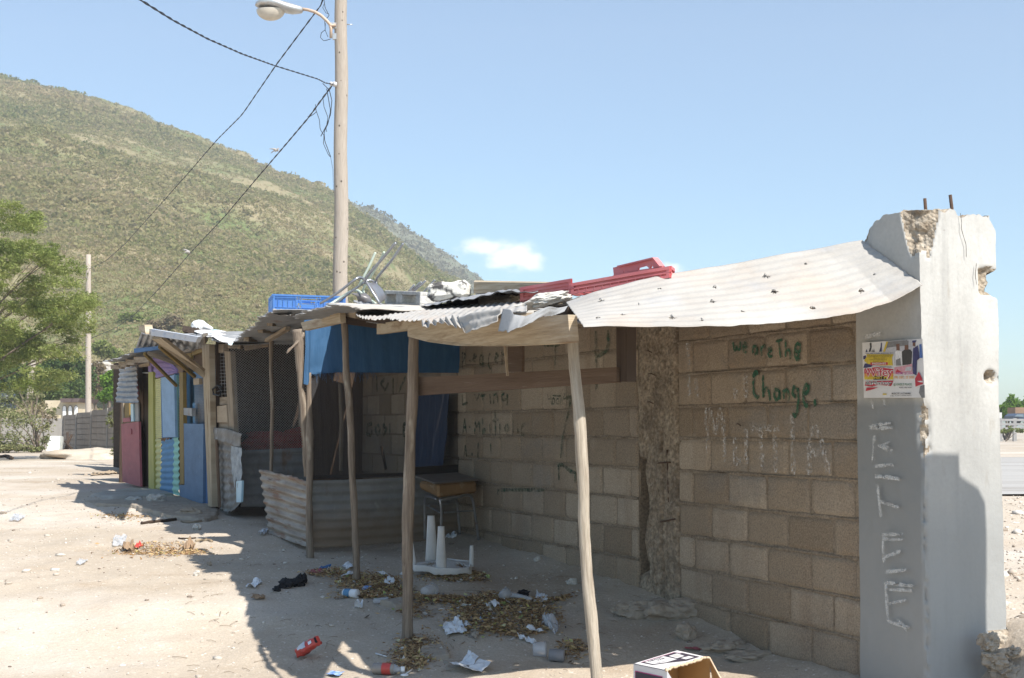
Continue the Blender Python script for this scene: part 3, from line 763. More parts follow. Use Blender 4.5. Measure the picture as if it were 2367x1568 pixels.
# chalk marks down the pillar's shaded face
Z5 = lambda x, y: ((1500 + x / 2.367) / 1.0562, (1000 + y / 2.367) / 1.0562)
ch = MB()
def smear(cxp, cyp, wd, ht, n, ang=-6, Zf=Z5):
    for _ in range(n):
        y0 = cyp + random.uniform(-ht, ht); x0 = cxp + random.uniform(-.15, .15) * wd
        sk(ch, Zf, .008, [(x0 - wd / 2, y0 + math.tan(math.radians(ang)) * -wd / 2), (x0, y0 + random.uniform(-3, 3)), (x0 + wd / 2, y0 + math.tan(math.radians(ang)) * wd / 2)], t0=.048)
for (x0, y0, x1, y1, n) in ((1475, 95, 1595, 75, 3), (1480, 110, 1600, 105, 3), (1505, 150, 1495, 300, 2), (1530, 205, 1605, 240, 3), (1500, 325, 1610, 325, 3), (1510, 385, 1650, 400, 4),
                            (1520, 430, 1540, 620, 2), (1530, 530, 1640, 570, 4), (1545, 725, 1660, 715, 3), (1550, 745, 1660, 750, 2), (1550, 735, 1560, 880, 2), (1565, 850, 1655, 820, 3), (1570, 940, 1680, 930, 4),
                            (1560, 1000, 1735, 1020, 4), (1565, 1010, 1585, 1230, 3), (1590, 1120, 1685, 1105, 3), (1580, 1225, 1710, 1260, 4), (1640, 1220, 1690, 1275, 2), (1590, 1040, 1720, 1050, 2)):
    for _ in range(n * 2):
        j = lambda: random.uniform(-9, 9)
        sk(ch, Z5, .009, [(x0 + j(), y0 + j()), ((x0 + x1) / 2 + j(), (y0 + y1) / 2 + j()), (x1 + j(), y1 + j())], t0=.052)
for (x0, y0, x1, y1, n) in ((505, 75, 650, 40, 6), (560, 550, 565, 620, 3), (650, 550, 655, 625, 3), (620, 900, 700, 880, 1)):
    for _ in range(n):
        j = lambda: random.uniform(-12, 12)
        sk(ch, lambda x, y: ((1950 + x / 3.136) / 1.0562, (800 + y / 3.136) / 1.0562), .010, [(x0 + j(), y0 + j()), (x1 + j(), y1 + j())], t0=.047)
ch.build("chalk_marks", m_chalk2, bw)
ZT = lambda x, y: ((2050 + x / 3.564) / 1.0562, (460 + y / 3.564) / 1.0562)
ck_ = MB()
for pts in ([(1050, 215), (1062, 300), (1058, 350), (1078, 420), (1100, 490), (1102, 600)], [(1190, 650), (1180, 760), (1192, 840)]): sk(ck_, ZT, .0035, pts, t0=.009, plane='end')
ck_.build("hairline_crack", m_crack, bw)

# ================================================================== POSTER on the pillar
m_paper = mat("poster_paper", [(.62, .60, .57), (.70, .68, .65)], scale=6, rough=.6, bump=.1, bscale=20, dirts=[((.45, .42, .38), 9, .6, .75, .4)])
def flat_mat(name, c, rough=.6): return mat(name, [tuple(x * .85 for x in c), c], scale=30, rough=rough, bump=.0, grain=(120, .12))
pc = {k: flat_mat("print_" + k, c) for k, c in dict(yellow=(.62, .46, .05), red=(.50, .05, .07), navy=(.06, .06, .14), dark=(.07, .065, .06), grey=(.22, .215, .21), pale=(.50, .49, .5),
      pink=(.62, .32, .35), orange=(.66, .30, .07), skin=(.19, .10, .07), blue=(.10, .18, .42), white=(.72, .70, .68), green=(.1, .22, .12), magenta=(.5, .08, .3), black=(.03, .03, .03)).items()}
PK = list(pc.keys()); PMATS = [pc[k] for k in PK]
ZP = lambda x, y: ((2080 + x / 8.71) / 1.0562, (810 + y / 8.71) / 1.0562)
POSTER_T = .047
post_o = MB()
P00, P10, P11, P01 = [T(*ZP(*q), POSTER_T) for q in ((218, 235), (1500, 150), (1545, 1405), (250, 1410))]
rows = []
for i in range(13):
    r_ = []
    for j in range(13):
        u, v = i / 12, j / 12
        p = (P00 * (1 - u) + P10 * u) * (1 - v) + (P01 * (1 - u) + P11 * u) * v
        r_.append(tuple(p + NF * .001 * math.sin(9 * u + 5 * v)))
    rows.append(r_)
post_o.grid(np.array(rows))
poster = post_o.build("poster", m_paper); tag(poster, "torn party poster with yellow and red print pasted on the shaded pillar face", "poster")
pr = MB(); PR = [0]
def pp(pts, c, lift=None):
    PR[0] += 1; t_ = POSTER_T + .0018 + PR[0] * .00006
    q = [T(*ZP(*p), t_) for p in pts]
    pr.add(q, [tuple(range(len(q)))], PK.index(c), [(0, 0)] * len(q))
pp([(660, 425), (740, 215), (1215, 180), (1290, 160), (1330, 420), (1350, 700), (900, 720), (880, 430)], 'pale')
pp([(665, 420), (735, 215), (1130, 185), (1130, 300), (830, 330), (740, 350), (700, 430)], 'grey')
pp([(660, 430), (730, 212), (770, 212), (700, 430)], 'yellow')
pp([(350, 430), (385, 330), (375, 240), (412, 236), (420, 330), (395, 430)], 'dark')
pp([(285, 435), (310, 370), (335, 435)], 'navy'); pp([(415, 435), (430, 365), (440, 435)], 'dark'); pp([(450, 435), (468, 355), (480, 435)], 'dark')
pp([(575, 430), (610, 320), (615, 245), (636, 240), (630, 330), (632, 425)], 'navy')
pp([(240, 520), (300, 505), (300, 590), (240, 590)], 'navy'); pp([(240, 770), (270, 680), (380, 670), (440, 710), (400, 770)], 'navy')
pp([(255, 620), (320, 520), (300, 480), (880, 480), (850, 560), (870, 720), (600, 720), (340, 690)], 'yellow')
pp([(390, 655), (760, 650), (765, 705), (395, 715)], 'red')
# three generic figures
pp([(930, 700), (920, 430), (960, 400), (1060, 410), (1065, 700)], 'white'); pp([(945, 400), (940, 270), (1010, 255), (1015, 400)], 'skin'); pp([(935, 600), (1030, 560), (1045, 720), (935, 725)], 'grey')
pp([(1075, 715), (1060, 430), (1130, 370), (1240, 380), (1280, 430), (1265, 690)], 'dark'); pp([(1120, 390), (1120, 200), (1160, 180), (1200, 210), (1200, 380)], 'skin'); pp([(1115, 290), (1120, 195), (1160, 176), (1205, 205), (1202, 280)], 'grey')
pp([(1290, 700), (1300, 360), (1400, 290), (1440, 560), (1380, 620), (1370, 930), (1300, 900)], 'navy'); pp([(1290, 300), (1295, 210), (1345, 200), (1345, 320)], 'skin'); pp([(1270, 230), (1290, 190), (1375, 185), (1350, 235)], 'navy')
pp([(1440, 560), (1430, 270), (1475, 265), (1500, 560)], 'blue'); pp([(1350, 1170), (1340, 1000), (1420, 850), (1490, 990), (1510, 1110)], 'red')
pp([(1380, 1050), (1500, 1045), (1505, 1080), (1440, 1075)], 'white')
pp([(900, 900), (900, 760), (1090, 730), (1280, 680), (1280, 850)], 'pink'); pp([(920, 870), (960, 800), (1060, 860)], 'red'); pp([(1120, 840), (1150, 760), (1270, 740), (1260, 830)], 'pale')
pp([(255, 1030), (250, 780), (520, 735), (890, 780), (890, 1030)], 'white')
pp([(262, 890), (260, 795), (520, 750), (880, 795), (882, 890)], 'red'); pp([(262, 960), (262, 890), (882, 890), (882, 960)], 'orange'); pp([(262, 1020), (262, 958), (882, 958), (882, 1020)], 'yellow')
pp([(270, 1150), (290, 1060), (880, 1040), (830, 1160), (560, 1130), (430, 1170)], 'red')
pp([(290, 1265), (310, 1190), (560, 1185), (400, 1240)], 'red')
pp([(455, 1025), (470, 940), (700, 950), (740, 1020)], 'black')
pp([(650, 1345), (655, 1315), (735, 1315), (735, 1345)], 'yellow')
pp([(1425, 1300), (1450, 1160), (1545, 1130), (1550, 1410), (1480, 1405)], 'grey')
poster_print = pr.build("printed_picture", PMATS, poster)
def text_mesh(body, bold=0.0):
    cu = bpy.data.curves.new("txt", 'FONT'); cu.body = body; cu.size = 1; cu.resolution_u = 2; cu.offset = bold
    o = bpy.data.objects.new("txt", cu); scene.collection.objects.link(o)
    dg = bpy.context.evaluated_depsgraph_get(); me = bpy.data.meshes.new_from_object(o.evaluated_get(dg))
    V = [v.co.copy() for v in me.vertices]; F = [tuple(p.vertices) for p in me.polygons]
    bpy.data.objects.remove(o); bpy.data.curves.remove(cu); bpy.data.meshes.remove(me)
    xs = [v.x for v in V]; ys = [v.y for v in V]
    x0, x1, y0, y1 = min(xs), max(xs), min(ys), max(ys)
    return [((v.x - x0) / (x1 - x0), (v.y - y0) / (y1 - y0)) for v in V], F
def text_on(mb, body, p00, p10, p11, p01, mi=0, bold=.01):
    """text stretched over a quad: p00 bottom-left, p10 bottom-right, p11 top-right, p01 top-left"""
    V, F = text_mesh(body, bold); Q = []
    for u, v in V: Q.append((Vector(p00) * (1 - u) + Vector(p10) * u) * (1 - v) + (Vector(p01) * (1 - u) + Vector(p11) * u) * v)
    mb.add(Q, F, mi, [(0, 0)] * len(Q))
pt = MB()
for i, (tx, x0, y0, x1, y1, c, bo) in enumerate((("PRESENTS", 428, 702, 722, 662, 'white', .02), ("Wifey", 262, 1010, 880, 772, 'white', .05), ("Wifey", 270, 1005, 872, 780, 'red', .01), ("PART 4", 470, 1010, 705, 955, 'yellow', .03), ("&Matey", 282, 1155, 850, 1055, 'white', .05),
      ("&Matey", 288, 1150, 842, 1062, 'dark', .0), ("ADM: $1,000", 930, 920, 1300, 862, 'magenta', .01), ("FRI. DEC. 25 2020", 905, 1000, 1322, 945, 'orange', .02), ("@ ONEIL'S PLACE", 880, 1160, 1270, 1098, 'green', .02),
      ("WHITE YORK ROAD", 1000, 1205, 1268, 1175, 'dark', .02), ("A NIGHT CALLED", 590, 768, 850, 738, 'dark', .0), ("MUSIC BY LACE MAMA", 845, 1335, 1250, 1298, 'dark', .02), ("CALL FOR COMMUNITY", 810, 1378, 1270, 1350, 'dark', .0),
      ("TO ALL HARD WORKING MASSIVE AND CREW", 280, 475, 880, 450, 'navy', .02), ("MUSIC BY NUFF SOUND AND FRIENDS", 320, 515, 840, 495, 'dark', .0), ("HOSTED BY THE FAMILY", 330, 545, 830, 527, 'dark', .0), ("DRINKS AND MORE", 455, 575, 695, 558, 'dark', .0), ("A WHOLE LINE UP", 450, 640, 680, 622, 'dark', .0), ("ALONG WITH GUEST SELECTORS", 365, 610, 745, 590, 'dark', .0))):
    tt = POSTER_T + .0052 + .00012 * i
    text_on(pt, tx, T(*ZP(x0, y0), tt), T(*ZP(x1, y0 - (x1 - x0) * .01), tt), T(*ZP(x1, y1 - (x1 - x0) * .01), tt), T(*ZP(x0, y1), tt), PK.index(c), bo)
pt.build("printed_lettering", PMATS, poster)

# ================================================================== unseen pillar added right of frame, cut to the shadow outline on the end face
m_gp = mat("shadow_pillar_render", [(.6, .58, .54), (.7, .68, .64)], scale=2, rough=.9, bump=.2, bscale=16)
hd = Vector((SUN_DIR.x, SUN_DIR.y, 0)).normalized()
tan_el = SUN_DIR.z / math.hypot(SUN_DIR.x, SUN_DIR.y)
def cast_from(px, py, d):                   # point d metres (horizontally) sunwards of a point on the end face
    dr = ray(px, py); o = Vector((0, 0, EYE)); k = (-(o - E0).dot(WD)) / dr.dot(WD); p = o + dr * k
    return p + hd * d + Vector((0, 0, d * tan_el))
sh = [cast_from(*p, 1.35) for p in [(2110, 1050), (2217, 1049), (2219, 1098), (2236, 1112), (2260, 1128), (2275, 1165), (2277, 1300), (2280, 1568), (2282, 1800), (2110, 1800)]]
back = WD * .28
k_ = len(sh); vs = sh + [p - back for p in sh]
gmb = MB(); gmb.add(vs, [tuple(range(k_)), tuple(range(2 * k_ - 1, k_ - 1, -1))] + [(i, i + k_, (i + 1) % k_ + k_, (i + 1) % k_) for i in range(k_)], 0)
gp = gmb.build("shadow_pillar", m_gp); tag(gp, "unseen pillar added to cast the shadow on the sunlit wall end", "pillar")

# ================================================================== UTILITY POLES
m_pole = mat("weathered_pole", [(.33, .28, .23), (.43, .37, .31), (.52, .46, .39)], scale=3, coord='UV', stretch=(1.2, 42, 1), rough=.9, bump=.5, bscale=10, detail=7, spec=.1,
             dirts=[((.20, .15, .11), 4, .60, .72, .6, (.6, 14, 1)), ((.42, .26, .16), 1.3, .6, .72, .5, (.6, 8, 1))], spot=((.06, .05, .04), 7, .14))
m_galv = mat("galvanised", [(.42, .43, .43), (.55, .56, .56)], scale=8, rough=.45, metal=.7, bump=.1, dirts=[((.35, .25, .17), 9, .58, .7, .6)])
m_armrust = mat("rust_washed_arm", [(.47, .40, .33), (.5, .35, .25)], scale=5, rough=.7, metal=.3, bump=.2)
m_glass = mat("lamp_glass", [(.45, .40, .33), (.55, .50, .42)], scale=6, rough=.15, spec=.7, bump=0)
m_wire = mat("black_wire", [(.02, .022, .03), (.035, .035, .045)], scale=20, rough=.6, bump=0)
PY = 20.0
pole = thing("utility_pole", "tall weathered wooden utility pole with a street lamp rising behind the stalls", "utility pole", YY(788, 900, PY))
top = YY(789, -160, PY); bt = YY(787, 1130, PY); bt.z = -.3
mb = MB(); n = 40
pts = [bt.lerp(top, i / n) for i in range(n + 1)]
for i, p in enumerate(pts): p.x += .008 * math.sin(i * .7)
mb.tube(pts, [.124 - .036 * i / n for i in range(n + 1)], 20, wob=.02); mb.build("pole_shaft", m_pole, pole)
for (x_, y_) in ((766, 60), (771, 85)):
    mb = MB(); mb.beam(YY(x_ - 2, y_, PY - .05), YY(x_ + 14, y_, PY - .05), .05, .09); mb.build("bracket", m_galv, pole)
mb = MB(); mb.tube([YY(765, 88, PY - .1), YY(765, 66, PY - .1), YY(762, 55, PY - .1)], .022, 8); mb.tube([YY(776, 58, PY - .1), YY(765, 60, PY - .1), YY(755, 48, PY - .1), YY(742, 36, PY - .1), YY(728, 28, PY - .1), YY(712, 23, PY - .1), YY(690, 20, PY - .1)], .024, 10)
mb.build("lamp_arm", m_armrust, pole)
# cobra head: housing lofted along its length, glass bowl beneath
hb = MB(); rows = []
for x_, yt, yb, hw in ((590, 12, 14, .02), (594, 5, 17, .09), (605, 0, 19, .15), (625, -2, 22, .175), (645, 0, 25, .17), (660, 5, 30, .15), (675, 9, 33, .12), (688, 13, 32, .09), (697, 15, 31, .06), (700, 18, 28, .03)):
    c = YY(x_, (yt + yb) / 2, PY - .1); hh = (yb - yt) / 2 / FOC * PY
    rows.append([(c.x, c.y + hw * math.cos(a), c.z + hh * math.sin(a)) for a in np.linspace(0, 2 * math.pi, 17)])
hb.grid(np.array(rows)); head = hb.build("lamp_head", m_galv, pole)
gb = MB(); c = YY(626, 23, PY - .1); R_ = 34 / FOC * PY
gb.grid(np.array([[(c.x + R_ * math.sin(b) * math.cos(a), c.y + R_ * .62 * math.sin(b) * math.sin(a), c.z - .165 * math.cos(b)) for a in np.linspace(0, 2 * math.pi, 21)] for b in np.linspace(0, math.pi / 2, 9)]))
gb.build("glass_bowl", m_glass, head)
mb = MB(); mb.tube([YY(641, 1, PY - .1), YY(642, -8, PY - .1)], .035, 10); mb.build("photocell", m_galv, head)
mb = MB(); mb.tube([YY(802, 57, PY), YY(815, 57, PY)], .008, 6); mb.build("step_bolt", m_galv, pole)
m_porc = mat("porcelain", [(.5, .48, .47), (.65, .63, .62)], scale=30, rough=.3, bump=0)
mb = MB(); c = YY(771, 195, PY - .12); mb.tube([c + Vector((.05, 0, 0)), c + Vector((.0, 0, 0))], [.03, .045], 10); mb.tube([c + Vector((.0, 0, 0)), c + Vector((-.05, 0, .01))], [.025, .035], 10)
mb.build("insulator", m_porc, pole)
# wires
def cable(name, pts, label, r=.009, sag=0.0, n=70, twist=True, pitch=.45, gap=.011, wiggle=.0, group=None):
    A = polyline([Vector(p) for p in pts], n); 
    if sag: A[:, 2] -= sag * 4 * np.linspace(0, 1, n) * (1 - np.linspace(0, 1, n))
    mb = MB()
    if twist:
        L = np.concatenate([[0], np.cumsum(np.linalg.norm(np.diff(A, axis=0), axis=1))]); m = max(n, int(L[-1] / pitch * 6))
        q = np.linspace(0, L[-1], m); B = np.stack([np.interp(q, L, A[:, k]) for k in range(3)], 1)
        for ph in (0, math.pi):
            C = B.copy(); C[:, 2] += gap * np.cos(q / pitch * 2 * math.pi + ph); C[:, 0] += gap * np.sin(q / pitch * 2 * math.pi + ph)
            mb.tube([Vector(p) for p in C], r, 5)
    else: mb.tube([Vector(p) for p in A], r, 5)
    o = mb.build(name, m_wire); tag(o, label, "cable", group); return o
ins = YY(770, 195, PY - .12)
def sagline(a, b, mids):
    return [a] + mids + [b]
pA = [ins, YY(752, 192, 19.2), YY(735, 183, 18.3), YY(635, 152, 16), YY(560, 125, 14), YY(480, 90, 12.3), YY(400, 47, 10.8), YY(320, -3, 9.6), YY(230, -75, 8.5)]
cable("power_cable", pA, "thick twisted black cable from the pole's insulator out over the upper left", r=.005, pitch=.55, gap=.0055)
fp = YY(206, 622, 55)
cable("power_cable", [YY(757, -30, PY - .1), YY(745, 8, PY + .3), YY(640, 148, 24), YY(560, 265, 28), YY(503, 322, 31.5), YY(440, 395, 36), YY(360, 485, 42), YY(290, 563, 48), YY(245, 603, 52), fp],
      "long twisted cable from the pole top down to the bare far pole", r=.007, pitch=1.1, gap=.007)
cable("power_cable", [ins, YY(745, 228, 21), YY(715, 270, 22.5), YY(660, 335, 25), YY(600, 405, 28), YY(520, 500, 33), YY(440, 585, 39), YY(370, 665, 46), YY(310, 728, 53), YY(270, 757, 58), YY(205, 785, 66)],
      "lower twisted cable with two rags snagged on it, running down from the insulator", r=.0075, pitch=1.1, gap=.008)
ZW = lambda x, y, Y=PY - .05: YY((300 + x / 3.136) / 1.0562, (y / 3.136) / 1.0562, Y)
mb = MB()
for pts, r in (([(1530, 640), (1580, 690), (1600, 770), (1590, 880), (1560, 960), (1515, 1045)], .006), ([(1560, 680), (1590, 850), (1570, 950), (1540, 1010), (1545, 1080), (1590, 1200)], .006),
               ([(1480, 850), (1505, 920), (1510, 990), (1540, 1040), (1535, 1100), (1575, 1190), (1592, 1205)], .005), ([(1530, 740), (1540, 820), (1570, 900), (1555, 990), (1560, 1010)], .005), ([(1590, 1200), (1608, 1300), (1612, 1480)], .003),
               ([(1475, 800), (1480, 860), (1440, 890), (1415, 895)], .005)):
    mb.tube([Vector(p) for p in polyline([ZW(*p) for p in pts], 24)], r, 5)
tag(mb.build("loose_wires", m_wire), "tangle of loose black wires dangling left of the pole under the insulator", "wires")
mb = MB()
for pts, r in (([(1540, 0), (1548, 60), (1580, 120), (1545, 160), (1550, 230), (1520, 250), (1512, 290), (1540, 315), (1590, 300)], .005), ([(1545, 20), (1530, 60), (1555, 100), (1580, 110)], .004), ([(1550, 180), (1548, 230), (1570, 285)], .004)):
    mb.tube([Vector(p) for p in polyline([ZW(*p) for p in pts], 24)], r, 5)
tag(mb.build("loose_wires", m_wire), "thin wires looping beside the street lamp's arm", "wires")
m_rag = mat("faded_rag", [(.25, .23, .22), (.5, .46, .42)], scale=20, rough=1, bump=.1)
for (x_, y_, Yd, lab) in ((640, 348, 25.6, "small torn rag caught on the lower cable nearer the pole"), (437, 583, 39, "small torn rag caught on the lower cable over the hillside")):
    mb = MB(); c = YY(x_, y_, Yd); k = Yd / 25
    for a in range(6):
        d = Vector((random.uniform(-.14, .06), random.uniform(-.05, .05), random.uniform(-.05, .06))) * k
        mb.tube([c, c + d * .5 + Vector((0, 0, .02)), c + d], [.022 * k, .014 * k, .004], 5, wob=.3)
    tag(mb.build("rag", m_rag), lab, "rag")
far_pole = MB(); b_ = YY(204, 1030, 55); t2 = YY(204.5, 589, 55)
far_pole.tube([b_.lerp(t2, i / 10) for i in range(11)], [.125 - .025 * i / 10 for i in range(11)], 12, wob=.03)
tag(far_pole.build("utility_pole", m_pole), "bare wooden pole standing behind the far block wall", "utility pole")
lp = MB(); lp.tube([YY(64, 935, 70), YY(70, 905, 70), YY(76, 850, 70), YY(79, 812, 70)], [.16, .16, .14, .13], 10, wob=.05)
tag(lp.build("utility_pole", m_pole), "leaning pole half hidden among the trees at far left", "utility pole")
# ================================================================== STALL MATERIALS
def zoomf(x0, y0, k): return lambda x, y: ((x0 + x / k) / 1.0562, (y0 + y / k) / 1.0562)
ZA = zoomf(250, 770, 3.266); ZR = zoomf(600, 550, 3.6415); Z1 = zoomf(0, 700, 2.613)
def TA(x, y, t): return T(*ZA(x, y), t)
def TR(x, y, t): return T(*ZR(x, y), t)
def T3(x, y, t): return T(*Z3(x, y), t)
def T1(x, y, t): return T(*Z1(x, y), t)
m_wood = mat("weathered_wood", [(.20, .15, .105), (.30, .24, .175), (.40, .33, .25)], scale=2.2, coord='UV', stretch=(1.3, 14, 1), rough=.9, bump=.4, bscale=9, detail=7, spec=.1,
             dirts=[((.12, .085, .06), 3, .6, .72, .6, (.8, 8, 1)), ((.42, .28, .17), 1.5, .58, .72, .5, (.6, 3, 1))])
m_woodpale = mat("pale_board", [(.29, .225, .15), (.42, .34, .24), (.53, .45, .34)], scale=3.0, coord='UV', stretch=(1.0, 13, 1), rough=.9, bump=.4, bscale=8, detail=7, spec=.1,
                 dirts=[((.22, .145, .085), 2.2, .54, .64, .75, (1, 4, 1)), ((.17, .12, .08), 5, .64, .72, .7, (.7, 12, 1))])
m_wooddark_shade = mat("dark_wood_and_shade", [(.05, .036, .028), (.085, .062, .047)], scale=2, coord='UV', stretch=(1, 12, 1), rough=.95, bump=.3, bscale=8, spec=.05)  # darkened so stall interiors read as shade; also on real dark timber
m_woodbrown = mat("brown_board", [(.095, .062, .042), (.145, .10, .07)], scale=2, coord='UV', stretch=(1, 10, 1), rough=.95, bump=.3, bscale=8, spec=.05, dirts=[((.3, .24, .18), 6, .62, .7, .4, (1, 8, 1))])
m_bark = mat("stripped_pole", [(.145, .11, .082), (.24, .19, .145), (.34, .28, .22)], scale=2.6, coord='UV', stretch=(1.5, 22, 1), rough=.85, bump=.6, bscale=9, detail=8, spec=.15,
             dirts=[((.15, .10, .07), 3.0, .58, .68, .7, (1, 9, 1)), ((.56, .49, .38), 2.2, .60, .70, .6, (1, 5, 1))])
m_barkpale = mat("pale_stripped_pole", [(.28, .23, .175), (.41, .35, .275), (.52, .455, .37)], scale=2.6, coord='UV', stretch=(1.5, 22, 1), rough=.85, bump=.7, bscale=9, detail=8, spec=.15,
                 dirts=[((.27, .20, .14), 3.0, .60, .70, .75, (1, 8, 1)), ((.2, .14, .09), 6, .68, .74, .8, (.8, 14, 1))])
m_tinw = mat("bleached_tin", [(.34, .31, .275), (.39, .365, .33), (.43, .41, .38)], scale=2.4, coord='UV', rough=.7, bump=.12, bscale=30, metal=.1, spec=.3, detail=7,
             dirts=[((.41, .31, .23), 2.0, .52, .72, .55), ((.29, .31, .35), 3.4, .58, .75, .45)], grain=(90, .05))
m_tin = mat("grey_tin", [(.20, .20, .20), (.29, .29, .29), (.37, .365, .36)], scale=3, coord='UV', rough=.65, bump=.15, bscale=30, metal=.25, detail=7,
            dirts=[((.23, .14, .09), 3.2, .57, .68, .7, (1.5, .7, 1)), ((.42, .41, .39), 6, .62, .72, .5), ((.12, .11, .105), 2.2, .6, .72, .5)])
m_tinblue = mat("blue_grey_tin", [(.24, .245, .24), (.32, .325, .32), (.41, .41, .40)], scale=3, coord='UV', rough=.6, bump=.15, bscale=30, metal=.25, detail=7,
                dirts=[((.22, .15, .10), 2.6, .56, .7, .75, (1, 1, 1)), ((.42, .42, .40), 9, .62, .68, .6), ((.11, .105, .10), 2.2, .58, .72, .6)])
mixz(m_tinblue, (.32, .24, .165), .02, .25, .8, nscale=6, namp=.06)
m_rust = mat("rusty_tin", [(.20, .16, .125), (.30, .262, .22), (.42, .38, .33)], scale=3.2, coord='UV', stretch=(.5, 3, 1), rough=.8, bump=.12, bscale=30, metal=.1, detail=8,
             dirts=[((.20, .10, .055), 3.4, .54, .64, .8, (.4, 4, 1)), ((.12, .06, .035), 6, .6, .68, .8, (.4, 3, 1))])
m_tindark = mat("battered_tin", [(.14, .125, .11), (.22, .205, .185), (.32, .31, .29)], scale=3, coord='UV', rough=.8, bump=.2, bscale=30, detail=7, dirts=[((.12, .075, .05), 3.2, .55, .66, .7, (.6, 2, 1)), ((.36, .38, .39), 5, .60, .68, .6)])
m_black = mat("black_cord", [(.02, .02, .02)], rough=.7, bump=0)
def paint(name, c, c2=None, wear=(.30, .25, .2), amt=.35, rough=.7):
    return mat(name, [tuple(x * .85 for x in c), c, c2 or tuple(min(1, x * 1.12) for x in c)], scale=2.5, coord='UV', stretch=(1, 3, 1), rough=rough, bump=.15, bscale=14, spec=.25,
               dirts=[(wear, 5, .60, .74, amt, (1, 3, 1)), (tuple(x * .6 for x in c), 1.6, .55, .75, .4)], grain=(60, .08))
m_pink = paint("faded_pink_paint", (.33, .10, .11))
m_sky = paint("sky_blue_paint", (.24, .36, .50), amt=.2)
m_blue = paint("dusty_blue_paint", (.10, .17, .27), wear=(.3, .36, .42), amt=.35)
m_blue2 = paint("strong_blue_paint", (.10, .24, .40), amt=.35)
m_navy = paint("dark_blue_paint", (.05, .13, .28), amt=.3)
m_mint = paint("mint_paint", (.27, .52, .43), amt=.3)
m_yel = paint("yellow_green_paint", (.36, .34, .10), amt=.4)
m_must = paint("mustard_paint", (.22, .145, .04), amt=.3)
m_yell2 = paint("pale_yellow_paint", (.50, .48, .22), amt=.3)
m_purp = paint("lilac_paint", (.24, .17, .36), amt=.3)
m_whiteblue = paint("white_and_blue_paint", (.50, .51, .54), (.22, .30, .44), amt=.45)
m_paleblue = mat("pale_blue_plastic", [(.33, .50, .60), (.45, .62, .70)], scale=4, rough=.4, bump=0)
m_tarp = mat("blue_tarp", [(.04, .115, .23), (.065, .155, .29)], scale=3, coord='UV', stretch=(6, 1, 1), rough=.7, bump=.2, bscale=14, transl=.25, spec=.3)
m_tarpdark = mat("dark_blue_cloth", [(.02, .04, .09), (.035, .065, .13)], scale=3, coord='UV', stretch=(6, 1, 1), rough=.9, bump=.2, bscale=14)
m_sheer = mat("shade_cloth", [(.06, .06, .065), (.09, .085, .085)], scale=4, coord='UV', stretch=(3, 1, 1), rough=1, bump=0, alpha=.50)
m_redc = mat("red_cloth", [(.35, .02, .02), (.5, .05, .04)], scale=4, rough=.9, bump=.2)
m_meshwire = mat("dull_wire", [(.30, .29, .28), (.42, .41, .40)], scale=30, rough=.5, metal=.4, bump=0)
m_boxwood = mat("plywood", [(.33, .25, .17), (.43, .34, .24)], scale=2, coord='UV', stretch=(1, 6, 1), rough=.85, bump=.2, bscale=12, dirts=[((.15, .11, .08), 4, .62, .72, .6)])

def rough_pole(pts, r, seg=10, n=46, seed=0, knot=.1):
    A = polyline(pts, n); mb = MB()
    nz = fbm(np.stack([np.linspace(0, 6, n), np.full(n, seed * 3.3), np.zeros(n)], -1), 1, seed, 3)
    A[:, 0] += .006 * fbm(np.stack([np.linspace(0, 5, n), np.full(n, seed + 1.3), np.zeros(n)], -1), 1, seed + 3, 2)
    rr = [(r[0] + (r[1] - r[0]) * i / (n - 1)) * (1 + knot * nz[i]) for i in range(n)]
    mb.tube([Vector(p) for p in A], rr, seg, wob=.05)
    return mb
def groundfix(p, below=.1): q = Vector(p); q.z = float(gz(q.x, q.y)) - below; return q

# ================================================================== OPEN SHELTER (nearest)
sh_ = thing("open_shelter", "open shelter of crooked poles and white tin leaning on the block wall", "market stall", (0.0, 7.5, 0))
sh_['label'] = "nearest stall, an open shelter of crooked wooden posts under bleached tin"
pa = [T(1322, 752, 1.6), T(1329, 850, 1.6), T(1337, 930, 1.6), T(1343, 1000, 1.6), T(1349, 1100, 1.6), T(1352, 1200, 1.6), T(1360, 1350, 1.6), T(1368, 1450, 1.6), T(1378, 1568, 1.6), T(1384, 1650, 1.6)]
pa.append(groundfix(pa[-1])); rough_pole(pa, (.026, .028), 12, seed=2).build("post", m_barkpale, sh_, label="pale near post worn smooth, bare wood showing")
YB = 8.05
pb = [YY(958, 775, YB), YY(955, 900, YB), YY(950, 1000, YB), YY(946, 1100, YB), YY(943, 1200, YB), YY(942, 1300, YB), YY(941, 1437, YB)]
pb[-1] = groundfix(pb[-1], .06); rough_pole(pb, (.032, .034), 12, seed=5).build("post", m_bark, sh_)
YC = 9.55
pcc = [YY(*q, YC) for q in ((794, 716), (799, 785), (801, 869), (808, 953), (811, 996), (813, 1101), (818, 1165), (823, 1278), (826, 1330))]
pcc[-1] = groundfix(pcc[-1], .06); rough_pole(pcc, (.022, .028), 10, seed=8, knot=.18).build("post", m_bark, sh_)
